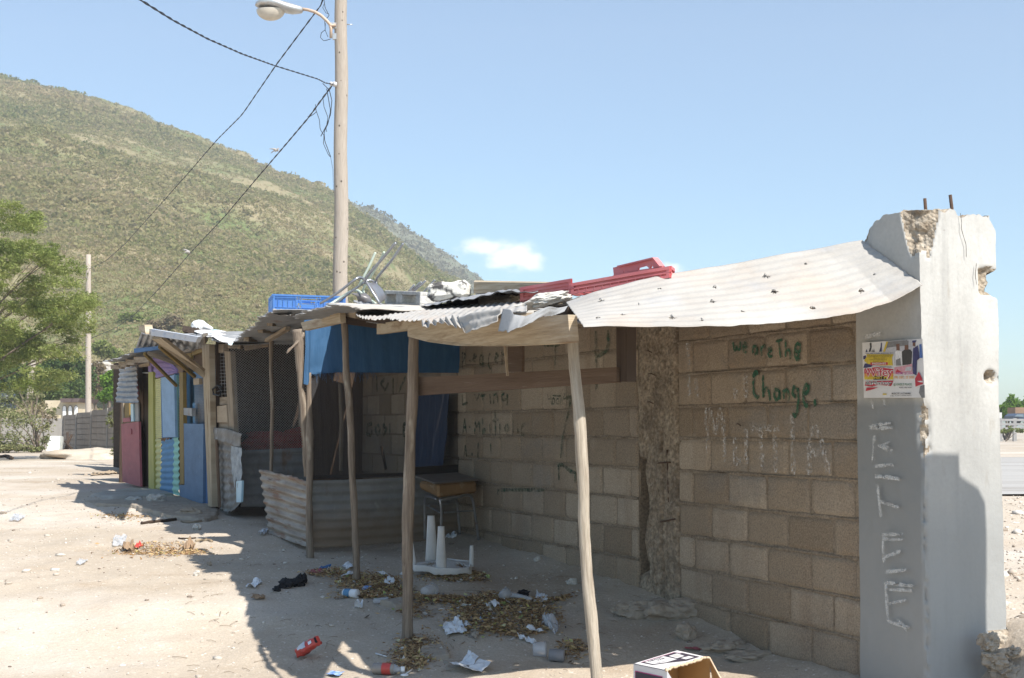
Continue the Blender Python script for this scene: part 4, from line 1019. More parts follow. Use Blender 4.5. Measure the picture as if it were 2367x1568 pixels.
# fascia board with wavy cut underside
fb = MB(); top = [T3(118, 470, 1.76), T3(600, 470, 1.76), T3(1140, 440, 1.70)]; bot = [T3(118, 580, 1.76), T3(250, 615, 1.76), T3(440, 640, 1.76), T3(750, 640, 1.74), T3(1000, 630, 1.71), T3(1155, 615, 1.70)]
A = polyline(top, 24); B = polyline(bot, 24)
qv = [Vector(a) for a in A] + [Vector(b) for b in B[::-1]]
ax_ = (Vector(A[-1]) - Vector(A[0])).normalized()
nq = len(qv); vs = qv + [p - NF * .045 for p in qv]; base = qv[0]
uv = [((p - base).dot(ax_), p.z) for p in vs]
fb.add(vs, [tuple(range(nq)), tuple(range(2 * nq - 1, nq - 1, -1))] + [(i, i + nq, (i + 1) % nq + nq, (i + 1) % nq) for i in range(nq)], 0, uv)
fb.build("fascia_board", m_woodpale, sh_)
mb = MB(); mb.panel([T3(112, 845, 1.66), T3(1450, 775, 1.30), T3(1450, 872, 1.30), T3(112, 960, 1.66)], .03); mb.build("cross_board", m_woodbrown, sh_)
mb = MB(); mb.panel([T3(1448, 520, 1.28), T3(1518, 520, 1.28), T3(1518, 868, 1.28), T3(1452, 868, 1.28)], .05); mb.build("hanging_timber", m_wooddark_shade, sh_)
mb = MB(); mb.panel([T3(755, 600, 1.1), T3(845, 600, 1.1), T3(845, 805, 1.1), T3(760, 805, 1.1)], .02); mb.build("hanging_board", m_woodbrown, sh_)
mb = MB(); mb.beam(T3(738, 630, 1.5), T3(755, 830, 1.5), .008, .012, up=NF); mb.build("hanging_lath", m_woodpale, sh_)
for (x0, y0, t0, x1, y1, t1, h_, w_) in ((955, 745, 1.7, 1110, 770, .1, .07, .05), (1120, 745, 1.7, 1250, 765, .1, .06, .05), (1240, 735, 1.6, 1420, 755, .1, .07, .05)):
    a_ = T(x0, y0, t0); b_ = a_ - NF * (t0 - .05); b_.z = a_.z + .1
    mb = MB(); mb.beam(a_, b_, w_, h_); mb.build("rafter", m_wood, sh_)
mb = MB(); a_ = TR(1190, 925, 1.5); b_ = TR(1500, 880, 1.6); mb.beam(a_, b_, .04, .07); mb.build("purlin", m_woodpale, sh_)
mb = MB(); mb.beam(T3(960, 455, 1.55), T3(1170, 425, 1.55), .05, .05); mb.beam(T3(1000, 425, 1.4), T3(1180, 395, 1.35), .05, .03); mb.build("packing_timber", m_wooddark_shade, sh_)
# broad bleached sheet from near post up to the pillar
top = [T(1308, 697, 1.50), T(1380, 673, 1.36), T(1480, 648, 1.12), T(1550, 632, .96), T(1650, 614, .74), T(1780, 590, .46), T(1900, 571, .20), T(1992, 555, .034)]
bot = [T(1350, 760, 1.78), T(1400, 757, 1.66), T(1480, 756, 1.47), T(1650, 751, 1.09), T(1760, 749, .82), T(1870, 738, .58), T(1990, 720, .33), T(2060, 694, .17), T(2134, 656, .034)]
holes = [(.10, .27, .012), (.14, .72, .011), (.06, .75, .008), (.28, .82, .014), (.43, .60, .012), (.50, .80, .007), (.64, .30, .016), (.63, .55, .012), (.70, .85, .009), (.78, .22, .008), (.47, .35, .007), (.86, .75, .01), (.30, .25, .006), (.93, .6, .006), (.21, .5, .006), (.36, .9, .009)]
mb = MB(); sheet(mb, top, bot, 300, 110, 10, .0020, 'v', .012, 2, seed=3, holes=holes, rag=.012, ragfreq=7)
for hu, hv, hr in holes:                     # torn lips round the nail holes
    i = int(hu * 299); A_ = polyline(top, 300)[i]; B_ = polyline(bot, 300)[i]; c = Vector(A_ * (1 - hv) + B_ * hv)
    for a in range(2):
        an = random.uniform(0, 6.3); d = Vector((math.cos(an), 0, math.sin(an) * .6)) * hr * 1.2
        n_ = Vector((-.2, -.8, .5)).normalized()
        mb.add([c + d, c + d * .2 + n_ * hr * 1.3, c + Vector((-d.z, 0, d.x)) * .8], [(0, 1, 2)], 1, [(0, 0)] * 3)
mb.build("roof_sheet", [m_tinw, m_tin], sh_, label="broad bleached white sheet sloping from the near post up to the pillar", solid=.0025)
# ragged front sheets
def jag(n, a): return [random.uniform(-a, a) for _ in range(n)]
top = [TR(975, 752, 1.0), TR(1280, 745, 1.0), TR(1700, 725, 1.1), TR(2100, 700, 1.2), TR(2500, 690, 1.35)]
bot = [TR(982, 800, 1.84), TR(1040, 836, 1.88), TR(1130, 842, 1.92), TR(1250, 832, 1.94), TR(1340, 842, 2.0), TR(1440, 846, 2.02), TR(1620, 846, 2.05), TR(1760, 852, 2.05), TR(2000, 838, 2.05), TR(2200, 805, 2.03), TR(2500, 765, 1.98)]
mb = MB(); sheet(mb, top, bot, 460, 26, 30, .0035, 'u', .006, 2, seed=7, rag=.022, ragfreq=42)
mb.build("roof_sheet", m_tinw, sh_, label="ragged white sheet along the front eave above the carved board", solid=.002)
top = [TR(960, 676, .15), TR(1250, 700, .15), TR(1510, 722, .15), TR(1900, 650, .15), TR(2300, 595, .2), TR(2600, 590, .3)]
bot = [TR(960, 692, 1.25), TR(1060, 707, 1.3), TR(1250, 727, 1.3), TR(1510, 740, 1.3), TR(1650, 707, 1.3), TR(1800, 684, 1.35), TR(1950, 652, 1.4), TR(2100, 626, 1.4), TR(2230, 588, 1.4), TR(2420, 590, 1.4), TR(2600, 600, 1.4)]
mb = MB(); sheet(mb, top, bot, 260, 30, 18, .0035, 'u', .012, 3, seed=12, rag=.03, ragfreq=12)
mb.build("roof_sheet", m_tin, sh_, label="buckled grey sheet lying under the cinder block and white stone", solid=.002)
mb = MB(); sheet(mb, [TR(1560, 850, 2.06), TR(1650, 845, 2.06), TR(1800, 822, 2.06), TR(1890, 800, 2.06)], [TR(1565, 905, 2.1), TR(1640, 880, 2.1), TR(1760, 868, 2.1), TR(1935, 925, 2.12)], 80, 14, 6, .008, 'u', .006, 4, seed=15, rag=.15, ragfreq=14)
mb.build("torn_flap", m_tinw, sh_, solid=.002)
mb = MB(); sheet(mb, [T3(436, 455, 2.08), T3(560, 430, 2.08), T3(725, 405, 2.07)], [T3(482, 556, 2.12), T3(560, 540, 2.14), T3(690, 488, 2.1)], 50, 30, 2, .003, 'v', .009, 5, seed=16)
mb.build("torn_flap", m_tinw, sh_, solid=.002)
mb = MB(); sheet(mb, [T3(728, 402, 2.09), T3(800, 436, 2.1), T3(880, 436, 2.05), T3(1000, 402, 1.9), T3(1145, 380, 1.72)], [T3(694, 545, 2.14), T3(745, 572, 2.16), T3(820, 530, 2.12), T3(960, 468, 1.95), T3(1120, 418, 1.76)], 70, 26, 2, .012, 'u', .012, 5, seed=18, rag=.06)
mb.build("torn_flap", m_tin, sh_, solid=.002, label="dark curled strip of old tin over the board")
mb = MB(); bt2 = [(960, 697), (1060, 712), (1250, 732), (1510, 745), (1650, 712), (1800, 690), (1950, 657), (2100, 632), (2230, 595), (2420, 597)]
mb.panel([TR(x, y, 1.0) for x, y in bt2] + [TR(2420, 760, 1.0), TR(960, 790, 1.0)], .03); mb.build("gap_shade_board", m_wooddark_shade, sh_)  # dark panel painting the shade in the gap between the roof sheets
mb = MB(); mb.beam(TR(1000, 768, 1.2), TR(1440, 752, 1.1), .05, .03); mb.build("packing_timber", m_wood, sh_)

# ================================================================== TARP STALL
D0 = Vector((-1.60, 10.75, 0)); C0 = Vector((-.47, 11.9, 0)); FPd = (C0 - D0).normalized(); FPn = Vector((FPd.y, -FPd.x, 0))
def FP(x, y, off=0.0):
    d = ray(x, y); o = Vector((0, 0, EYE)); return o + d * ((off - (o - D0).dot(FPn)) / d.dot(FPn))
M0 = Vector((-2.74, 13.5, 0)); M1 = Vector((-1.6, 14.35, 0)); MPd = (M1 - M0).normalized(); MPn = Vector((MPd.y, -MPd.x, 0))
def MP(x, y, off=0.0):
    d = ray(x, y); o = Vector((0, 0, EYE)); return o + d * ((off - (o - M0).dot(MPn)) / d.dot(MPn))
ts = thing("tarp_stall", "stall fronted by waist-high grey and rusty corrugated tin under a blue tarpaulin", "market stall", (-1.2, 11.2, 0))
YD = 10.72
pd_ = [YY(*q, YD) for q in ((713, 862), (716, 950), (717, 1050), (715, 1100), (714, 1150), (716, 1215), (718, 1282))]; pd_[-1] = groundfix(pd_[-1], .05)
rough_pole(pd_, (.024, .03), 10, seed=21, knot=.2).build("post", m_bark, ts)
pf = [FP(*Z2(505, 345), -.02), FP(*Z2(515, 430), -.02), FP(*Z2(522, 560), -.02), FP(*Z2(535, 700), -.02), FP(*Z2(545, 860), -.02), FP(*Z2(552, 1030), -.02), FP(*Z2(560, 1150), -.02)]
rough_pole(pf, (.035, .028), 10, seed=23, knot=.15).build("post", m_bark, ts, label="forked trunk used as a post")
mb = rough_pole([FP(*Z2(540, 370), -.01), FP(*Z2(500, 425), 0), FP(*Z2(470, 450), .03), FP(*Z2(445, 478), .05)], (.022, .007), 8, n=12, seed=25, knot=.3); mb.build("branch_stub", m_bark, ts)
mb = MB(); a_ = FP(1062, 775, -.03); b_ = FP(1064, 1240, -.03); mb.beam(a_, b_, .045, .045, up=FPn); mb.build("corner_post", m_wooddark_shade, ts)
mb = MB(); sheet(mb, [FP(719, 1111), FP(850, 1108), FP(1000, 1102), FP(1090, 1097)], [FP(722, 1266), FP(830, 1262), FP(950, 1253), FP(1085, 1246)], 120, 120, 7.4, .0085, 'v', .003, 2, seed=31, rag=.012)
mb.build("corrugated_panel", m_tinblue, ts, solid=.0015, label="grey corrugated counter front with rust along its foot")
mb = MB(); sheet(mb, [T(600, 1085, 1.46), T(625, 1090, 1.45), T(660, 1097, 1.44), T(712, 1112, 1.43)], [T(622, 1233, 1.46), T(645, 1241, 1.45), T(680, 1254, 1.44), T(717, 1266, 1.43)], 90, 150, 8.2, .010, 'v', .0012, 2, seed=33, rag=.006, ragtop=.012)
mb.build("corrugated_panel", m_rust, ts, solid=.0015, label="rust-streaked corrugated panel forming the stall's left side")
mb = MB(); mb.beam(FP(722, 1104, -.02), FP(1085, 1092, -.02), .035, .03); mb.build("counter_rail", m_wooddark_shade, ts)
mb = MB(); mb.panel([FP(*Z2(1140, 1100), -.02), FP(*Z2(1395, 1085), -.02), FP(*Z2(1395, 1125), -.02), FP(*Z2(1140, 1130), -.02)], .03); mb.build("counter_rail", m_wooddark_shade, ts)
top = [FP(706, 740, .02), FP(780, 735, .02), FP(900, 745, .02), FP(1062, 765, .02)]; bot = [FP(711, 866, .02), FP(780, 861, .02), FP(900, 862, .02), FP(1062, 862, .02)]
mb = MB(); sheet(mb, top, bot, 100, 30, 9, .004, 'u', .012, 4, seed=35)
sheet(mb, [FP(707, 742, .024), FP(712, 742, .03), FP(724, 745, .026)], [FP(703, 888, .03), FP(712, 890, .05), FP(722, 868, .026)], 14, 30, 1, .006, 'u', .006, 5, seed=36)
for i in range(130):
    x = 714 + 150 * (i / 130) + random.uniform(-2, 2); y = 860; L = random.uniform(4, 26) if random.random() < .6 else random.uniform(3, 9)
    a_ = FP(x, y, .022); b_ = FP(x + random.uniform(-4, 8), y + L, .03)
    mb.tube([a_, a_.lerp(b_, .5) + Vector((random.uniform(-.006, .006), 0, 0)), b_], .0011, 3, cap=False)
mb.build("tarpaulin", m_tarp, ts)
mb = MB(); sheet(mb, [FP(718, 860, .0), FP(900, 860, .0), FP(1062, 860, .0)], [FP(718, 1108, .01), FP(900, 1105, .01), FP(1062, 1098, .01)], 60, 30, 5, .003, 'u', .01, 3, seed=38)
mb.build("shade_cloth", m_sheer, ts)
mb = MB(); sheet(mb, [T(*Z2(1170, 690), .10), T(*Z2(1250, 700), .10), T(*Z2(1335, 695), .10)], [T(*Z2(1145, 1100), .12), T(*Z2(1230, 1110), .12), T(*Z2(1305, 1085), .12)], 40, 30, 5, .012, 'u', .02, 4, seed=39)
mb.build("hanging_cloth", m_tarpdark, ts)
mb = MB(); mb.panel([MP(700, 780, -.02), MP(838, 770, -.02), MP(840, 1130, -.02), MP(700, 1130, -.02)], .02); mb.build("partition", m_woodbrown, ts)
mb = MB(); mb.tube([T(*Z2(740, 640), .5), T(*Z2(748, 860), .5), T(*Z2(745, 1120), .5)], .02, 8); mb.build("inner_post", m_wood, ts)
mb = MB(); mb.beam(T(*Z2(965, 985), .3), T(*Z2(990, 1110), .3), .02, .02, up=NF); mb.build("inner_stick", m_wooddark_shade, ts)
# its roof
def roof(name, m, parent, front, L, rise, waves, nu=160, nv=50, amp=.009, rag=.03, seed=0, over=0.0, label=None, ragfreq=16, crumple=.01):
    back = [p - NF * L + Vector((0, 0, rise)) for p in front]
    fr = [p + NF * over for p in front]
    mb = MB(); sheet(mb, back, fr, nu, nv, waves, amp, 'u', crumple, 3, seed=seed, rag=rag, ragfreq=ragfreq)
    return mb.build(name, m, parent, solid=.002, label=label)
roof("roof_sheet", m_tin, ts, [TR(430, 824, 1.92), TR(560, 772, 1.92), TR(690, 730, 1.92), TR(745, 706, 1.92)], 1.8, .03, 12, seed=41, ragfreq=24, rag=.02, amp=.006)
roof("roof_sheet", m_rust, ts, [TR(560, 765, 1.84), TR(600, 752, 1.84), TR(705, 758, 1.86), TR(740, 712, 1.9)], .35, .02, 8, seed=43, nu=80)
roof("roof_sheet", m_tinw, ts, [TR(740, 702, 1.90), TR(800, 708, 1.86), TR(870, 720, 1.82), TR(980, 738, 1.78), TR(1050, 745, 1.74)], 1.6, .02, 9, seed=45, ragfreq=14, rag=.02, amp=.005)
mb = MB(); mb.panel([TR(488, 868, 1.74), TR(838, 775, 1.70), TR(842, 862, 1.70), TR(512, 935, 1.74)], .04); mb.build("fascia_board", m_woodpale, ts)
mb = MB(); mb.panel([TR(845, 765, 1.66), TR(975, 770, 1.62), TR(975, 830, 1.62), TR(845, 800, 1.66)], .04); mb.build("fascia_board", m_wood, ts)
mb = MB(); mb.beam(TR(900, 850, 1.6), TR(1310, 905, 1.3), .04, .05); mb.build("rafter", m_wooddark_shade, ts)
mb = MB(); mb.beam(TR(860, 800, 1.6), TR(1440, 880, 1.5), .04, .035); mb.build("rafter", m_wooddark_shade, ts)

# ================================================================== WIRE MESH STALL
ms_ = thing("wire_mesh_stall", "stall with a big diamond wire mesh window above dark corrugated tin", "market stall", (-2.4, 13.5, 0))
mb = MB(); nxm, nym = 27, 44
ox0, ox1 = 528, 712
def MQ(u, v): return MP(ox0 + (ox1 - ox0) * u + (12 * v if u < .3 else 0), 796 + (1046 - 796) * v, .0)
P0, P1_, P2_, P3_ = MP(530, 794), MP(712, 780), MP(712, 1050), MP(556, 1046)
def MQ(u, v): return (P0 * (1 - u) + P1_ * u) * (1 - v) + (P3_ * (1 - u) + P2_ * u) * v
for j in range(nym + 1):
    for i in range(nxm):
        u0 = i / nxm; um = (i + .5) / nxm; u1 = (i + 1) / nxm; v0 = j / nym
        a_ = MQ(u0, v0); b_ = MQ(um, min(1, v0 + .5 / nym)) ; c_ = MQ(u1, v0)
        b2 = MQ(um, max(0, v0 - .5 / nym))
        for p, q in ((a_, b_), (b_, c_), (a_, b2), (b2, c_)):
            if (p - q).length < .003: continue
            d = (q - p); sd = MPn.cross(d).normalized() * .0026
            mb.add([p - sd, p + sd, q + sd, q - sd], [(0, 1, 2, 3)], 0, [(0, 0)] * 4)
mb.build("wire_mesh", m_meshwire, ms_)
mb = MB(); sheet(mb, [MP(548, 1042), MP(640, 1038), MP(712, 1035)], [MP(556, 1172, .02), MP(640, 1172, .02), MP(712, 1172, .02)], 80, 90, 5.6, .010, 'v', .003, 2, seed=51)
mb.build("corrugated_panel", m_tin, ms_, solid=.0015)
pts = [T(628, 780, 1.30), T(628, 860, 1.30), T(631, 940, 1.30), T(628, 1000, 1.30), T(626, 1100, 1.30), T(626, 1160, 1.30)]; 
rough_pole(pts, (.022, .02), 8, seed=53, knot=.2).build("post", m_bark, ms_)
mb = MB(); mb.panel([TA(972, 285, 1.42), TA(1020, 290, 1.42), TA(1052, 960, 1.42), TA(1010, 960, 1.42)], .05); mb.build("corner_post", m_wood, ms_)
front = [T1(1478, 368, 1.62), T1(1540, 310, 1.68), T1(1600, 264, 1.72), T1(1660, 205, 1.76), T1(1735, 150, 1.78)]
roof("roof_sheet", m_tin, ms_, front, 1.55, .04, 19, nu=220, seed=55, ragfreq=30, rag=.015, amp=.007, label="corrugated roof with its scalloped edge towards the viewer")
mb = MB(); sheet(mb, [TR(240, 752, 1.5), TR(400, 752, 1.2), TR(530, 762, 1.0)], [TR(238, 798, 1.74), TR(400, 800, 1.6), TR(530, 800, 1.5)], 60, 14, 4, .004, 'u', .008, 4, seed=57, rag=.08)
mb.build("roof_sheet", m_tinw, ms_, solid=.002, label="white sheet end catching the sun below the blue crate")
for (x0, y0, x1, y1, h_) in ((355, 308, 525, 318, .07), (303, 348, 455, 360, .06), (226, 395, 345, 402, .065)):
    a_ = T(*Z2(x0, y0), 1.62); b_ = T(*Z2(x1, y1), 1.2); mb = MB(); mb.beam(a_, b_, .05, h_ * .85, jit=.003); mb.build("rafter", m_wood, ms_)
mb = MB(); mb.beam(T(*Z2(228, 385), 1.5), T(*Z2(378, 285), 1.55), .03, .05); mb.build("purlin", m_woodpale, ms_)
mb = MB(); mb.beam(T(*Z2(340, 408), 1.45), T(*Z2(455, 340), 1.45), .03, .045, up=NF); mb.build("brace", m_wood, ms_)
mb = MB(); mb.beam(T(*Z2(220, 450), 1.3), T(*Z2(350, 430), 1.1), .03, .05, jit=.006); mb.build("broken_board", m_wood, ms_)
mb = MB(); mb.panel([MP(690, 770, -.9), MP(500, 770, -.9), MP(500, 1180, -.9), MP(690, 1180, -.9)][::-1], .02); mb.build("shade_backing", m_wooddark_shade, ms_)  # dark sheet standing in for the shade behind the mesh
mb = MB(); mb.blob(MP(640, 1028, -.35), (.42, .25, .12), 3, .35, 2, 61); mb.blob(MP(690, 1010, -.3), (.2, .2, .10), 3, .4, 2, 62); mb.build("red_bedding", m_redc, ms_)
# corner of crumpled tin
mb = MB(); sheet(mb, [TA(893, 990, 1.40), TA(960, 985, 1.42), TA(1040, 1010, 1.42), TA(1105, 1005, 1.38)], [TA(935, 1545, 1.42), TA(990, 1568, 1.44), TA(1040, 1560, 1.45), TA(1105, 1495, 1.40)], 50, 140, 9, .008, 'v', .002, 3, seed=63, rag=.02)
mb.build("corrugated_panel", m_tindark, ms_, solid=.0015, label="battered grey corrugated corner panel")
mb = MB(); sheet(mb, [TA(893, 895, 1.46), TA(990, 905, 1.47), TA(1080, 935, 1.46), TA(1112, 945, 1.44)], [TA(888, 990, 1.47), TA(980, 1010, 1.48), TA(1045, 1040, 1.48), TA(1092, 1055, 1.45)], 36, 20, 1, .006, 'v', .006, 3, seed=65, rag=.1)
mb.build("crumpled_sheet", m_tindark, ms_, solid=.0015)
m_peel = mat("peeled_render", [(.20, .22, .23), (.33, .35, .36), (.46, .48, .48)], scale=14, rough=.9, bump=1, bscale=24, voro=20)
mb = MB(); sheet(mb, [TA(1022, 1040, 1.46), TA(1060, 1050, 1.48), TA(1108, 1060, 1.46)], [TA(1045, 1350, 1.46), TA(1080, 1350, 1.48), TA(1105, 1345, 1.46)], 20, 60, 1, .003, 'u', .010, 8, seed=67, rag=.1)
mb.build("crumpled_sheet", m_peel, ms_, solid=.003)
mb = MB(); mb.panel([TA(1066, 1325, 1.48), TA(1112, 1318, 1.48), TA(1106, 1490, 1.48), TA(1068, 1492, 1.48)], .02); mb.build("blue_lath", m_paleblue, ms_)

# ================================================================== BLUE STALL
bs = thing("painted_stall", "stall painted blue, mint and yellow with a tall sky blue shutter", "market stall", (-4.2, 16.0, 0))
def pan(name, m, q, t, th=.02, parent=bs, label=None):
    mb = MB(); mb.panel([TA(x, y, t if not isinstance(t, (list, tuple)) else t[i]) for i, (x, y) in enumerate(q)], th); return mb.build(name, m, parent, label=label)
FT = 1.40
pan("tall_plank", m_barkpale if False else m_woodpale, [(792, 228), (850, 232), (874, 1528), (842, 1520)], FT + .10, .06)
pan("lintel_block", m_wood, [(862, 235), (965, 228), (965, 298), (866, 303)], FT + .02, .06)
pan("gap_shade_strip", m_wooddark_shade, [(866, 300), (900, 300), (925, 1528), (872, 1520)], FT - .12, .02)  # dark strip painting the shade in the gap beside the tall plank
mb = MB(); mb.tube([TA(884, 308, FT + .03), TA(903, 702, FT + .03)], .014, 10); mb.build("plastic_pipe", m_paleblue, bs)
mb = MB()
for i in range(13):
    y = 305 + i * 27; mb.tube([TA(905 + i * 1.6, y, FT), TA(985 + i * .8, y - 3, FT)], .0022, 4)
for x in (915, 940, 965, 985): mb.tube([TA(x, 300, FT), TA(x + 14, 655, FT)], .0022, 4)
mb.build("wire_grid", m_meshwire, bs)
pan("grid_backing", m_wooddark_shade, [(900, 300), (990, 295), (1000, 900), (925, 900)], FT - .25, .02)
mb = MB(); mb.tube([TA(960, 575, FT + .05), TA(915, 560, FT + .07), TA(880, 590, FT + .07), TA(885, 630, FT + .07), TA(930, 640, FT + .06), TA(960, 610, FT + .05), TA(930, 570, FT + .06)], .010, 8)
for i in range(7): mb.tube([TA(945, 600, FT + .06), TA(945 + random.uniform(-30, 25), 600 + random.uniform(-30, 45), FT + .07)], .006, 5)
mb.build("cable_coil", m_black, bs)
pan("wood_block", m_boxwood, [(898, 728), (988, 716), (998, 855), (899, 855)], FT + .03, .06)
pan("old_board", m_wood, [(895, 858), (1003, 855), (1005, 905), (897, 912)], FT + .01, .03)
pan("old_board", m_wood, [(920, 655), (998, 650), (1000, 712), (920, 716)], FT, .03)
pan("thin_batten", m_woodbrown, [(900, 990), (912, 990), (936, 1535), (922, 1530)], FT + .08, .015)
pan("lower_door", m_blue, [(648, 863), (806, 868), (800, 1512), (656, 1455)], FT + .06, .03, label="broad dusty blue door leaf")
pan("door_edge", m_navy, [(808, 870), (836, 872), (838, 1510), (803, 1512)], FT + .03, .03)
pan("foot_board", m_blue, [(612, 1352), (656, 1352), (656, 1458), (616, 1440)], FT + .03, .02)
pan("back_panel", m_blue2, [(652, 450), (735, 455), (735, 863), (665, 863)], FT - .1, .02)
pan("back_panel", m_blue, [(735, 440), (806, 440), (808, 870), (735, 868)], FT - .06, .02)
pan("gap_shade_panel", m_wooddark_shade, [(640, 440), (664, 440), (668, 870), (645, 870)], FT - .02, .01)  # dark panel in place of the shaded gap
pan("grey_box", m_tin, [(647, 738), (712, 742), (712, 805), (648, 795)], FT + .05, .05)
pan("blue_batten", m_blue2, [(718, 700), (748, 700), (748, 863), (722, 863)], FT - .02, .02)
mb = MB()
for i in range(16):
    x = 735 + i * 5.0; mb.tube([TA(x, 560, FT - .02), TA(x + 6, 700, FT - .01), TA(x + 3, 862, FT - .02)], .002, 3)
for i in range(24): mb.tube([TA(733, 565 + i * 12.5, FT - .02), TA(812, 562 + i * 12.5, FT - .02)], .0018, 3)
mb.build("torn_netting", m_meshwire, bs)
pan("wood_block", m_boxwood, [(724, 505), (770, 503), (772, 552), (726, 556)], FT + .04, .04)
pan("mustard_lintel", m_must, [(640, 312), (705, 298), (705, 350), (622, 345)], FT + .0, .03)
pan("mustard_lintel", m_must, [(712, 290), (792, 262), (792, 292), (714, 322)], FT + .0, .03)
pan("board_lintel", m_wood, [(600, 262), (720, 245), (722, 285), (640, 300)], FT + .03, .03)
pan("board_lintel", m_wood, [(705, 205), (800, 190), (800, 262), (708, 280)], FT + .02, .03)
pan("mesh_backing", m_woodbrown, [(730, 320), (795, 300), (800, 440), (730, 450)], FT - .05, .02)
pan("mustard_post", m_must, [(612, 455), (642, 455), (650, 1345), (617, 1352)], FT + .04, .04)
mb = MB(); sheet(mb, [TA(414, 985, FT + .02), TA(470, 985, FT + .02)], [TA(412, 1402, FT + .02), TA(470, 1412, FT + .02)], 24, 110, 9, .008, 'v', .0015, 3, seed=71); mb.build("corrugated_panel", m_yell2, bs, solid=.002)
mb = MB(); sheet(mb, [TA(474, 1000, FT + .025), TA(575, 975, FT + .025)], [TA(462, 1414, FT + .025), TA(570, 1428, FT + .025)], 30, 110, 9, .008, 'v', .0015, 3, seed=72, ragtop=.03); mb.build("corrugated_panel", m_blue2, bs, solid=.002, label="split blue corrugated sheet")
mb = MB(); sheet(mb, [TA(572, 975, FT + .03), TA(610, 972, FT + .03)], [TA(560, 1425, FT + .03), TA(612, 1440, FT + .03)], 14, 110, 9, .008, 'v', .0015, 3, seed=73); mb.build("corrugated_panel", m_mint, bs, solid=.002)
mb = MB(); sheet(mb, [TA(420, 512, FT + .02), TA(470, 500, FT + .02)], [TA(424, 985, FT + .02), TA(472, 978, FT + .02)], 14, 260, 30, .004, 'v', .003, 5, seed=74); mb.build("slatted_strip", m_yell2, bs, solid=.002)
mb = MB()
for j in range(48):
    for i in range(4):
        x = 576 + i * 9 + (4.5 if j % 2 else 0); y = 475 + j * 10.2
        mb.tube([TA(x, y, FT + .03), TA(x + 5, y + 5, FT + .03), TA(x, y + 10, FT + .03), TA(x - 5, y + 5, FT + .03), TA(x, y, FT + .03)], .0022, 3, cap=False)
mb.build("mint_mesh", m_mint, bs)
pan("mesh_backing", m_navy, [(570, 465), (610, 460), (612, 975), (576, 975)], FT - .02, .01)
pan("shutter", m_sky, [(468, 500), (570, 478), (582, 972), (482, 972)], FT + .06, .035, label="tall sky blue shutter leaf")
pan("shutter_frame", m_navy, [(462, 496), (576, 472), (588, 976), (474, 978)], FT + .022, .01)
mb = MB(); sheet(mb, [TA(378, 335, FT + .12), TA(470, 335, FT + .12), TA(545, 362, FT + .1), TA(600, 430, FT + .08)], [TA(432, 500, FT + .06), TA(480, 488, FT + .05), TA(560, 468, FT + .05), TA(606, 458, FT + .05)], 60, 40, 3.5, .010, 'v', .006, 4, seed=75)
mb.build("awning_sheet", m_purp, bs, solid=.002)
pan("purple_post_top", m_purp, [(362, 348), (388, 352), (390, 455), (366, 450)], FT + .05, .04)
pan("front_post", m_yel, [(366, 455), (402, 450), (410, 1395), (368, 1398)], FT + .05, .05, label="yellow painted front post, bare at its foot")
pan("gap_shade_panel", m_wooddark_shade, [(390, 395), (424, 395), (418, 1380), (402, 1380)], FT - .02, .01)  # shade between post and panels, painted as a dark strip
# raised awning with its struts
mb = MB(); sheet(mb, [TA(265, 262, 1.62), TA(480, 262, 1.58), TA(760, 280, 1.5)], [TA(318, 118, 2.15), TA(500, 158, 2.1), TA(768, 212, 2.02)], 90, 30, 9, .010, 'u', .008, 3, seed=77)
mb.build("awning_sheet", m_tin, bs, solid=.002, label="grey raised awning sheet seen from beneath")
pan("awning_fascia", m_whiteblue, [(322, 98), (765, 172), (742, 216), (318, 150)], [2.17, 2.06, 2.06, 2.17], .04)
pan("awning_fascia", m_woodpale, [(288, 88), (335, 75), (345, 150), (290, 118)], 2.2, .08)
pan("blue_board", m_navy, [(250, 266), (480, 242), (480, 268), (252, 300)], [1.86, 1.8, 1.8, 1.86], .03)
mb = MB(); mb.panel([TA(392, 192, 2.12), TA(470, 184, 2.1), TA(808, 448, FT + .15), TA(806, 502, FT + .15)], .03); mb.build("awning_strut", m_woodpale, bs, label="broad bare wood strut")
mb = MB(); mb.beam(TA(335, 306, 2.0), TA(590, 562, FT + .12), .03, .03); mb.build("awning_strut", m_must, bs, label="thin mustard strut reaching the shutter")
mb = MB(); mb.beam(TA(455, 250, 2.0), TA(738, 490, FT + .12), .03, .035); mb.build("awning_strut", m_must, bs)
mb = MB(); mb.beam(TA(360, 300, 1.9), TA(640, 405, FT + .1), .03, .045); mb.build("awning_strut", m_wood, bs)
mb = MB(); mb.panel([TA(780, 175, 1.7), TA(818, 172, 1.7), TA(818, 235, 1.6), TA(782, 235, 1.6)], .05); mb.build("wood_block", m_wood, bs)
roof("roof_sheet", m_tin, bs, [TA(640, 150, 1.7), TA(820, 175, 1.7), TA(1040, 235, 1.65)], 1.4, .08, 13, seed=79)
mb = MB(); mb.panel([T(262, 840, .3), T(560, 800, .3), T(560, 1260, .3), T(262, 1220, .3)], .02); mb.build("shade_backing", m_wooddark_shade, bs)  # dark sheet standing in for the shade inside the stall
mb = MB(); mb.panel([TA(936, 300, FT - .3), TA(1045, 300, FT - .3), TA(1070, 1500, FT - .3), TA(936, 1500, FT - .3)], .02); mb.build("inner_board", m_wooddark_shade, bs)
mb = MB(); mb.panel([TA(1000, 230, 1.5), TA(1100, 235, 1.4), TA(1100, 268, 1.4), TA(1000, 262, 1.5)], .04); mb.build("rafter", m_wood, bs)

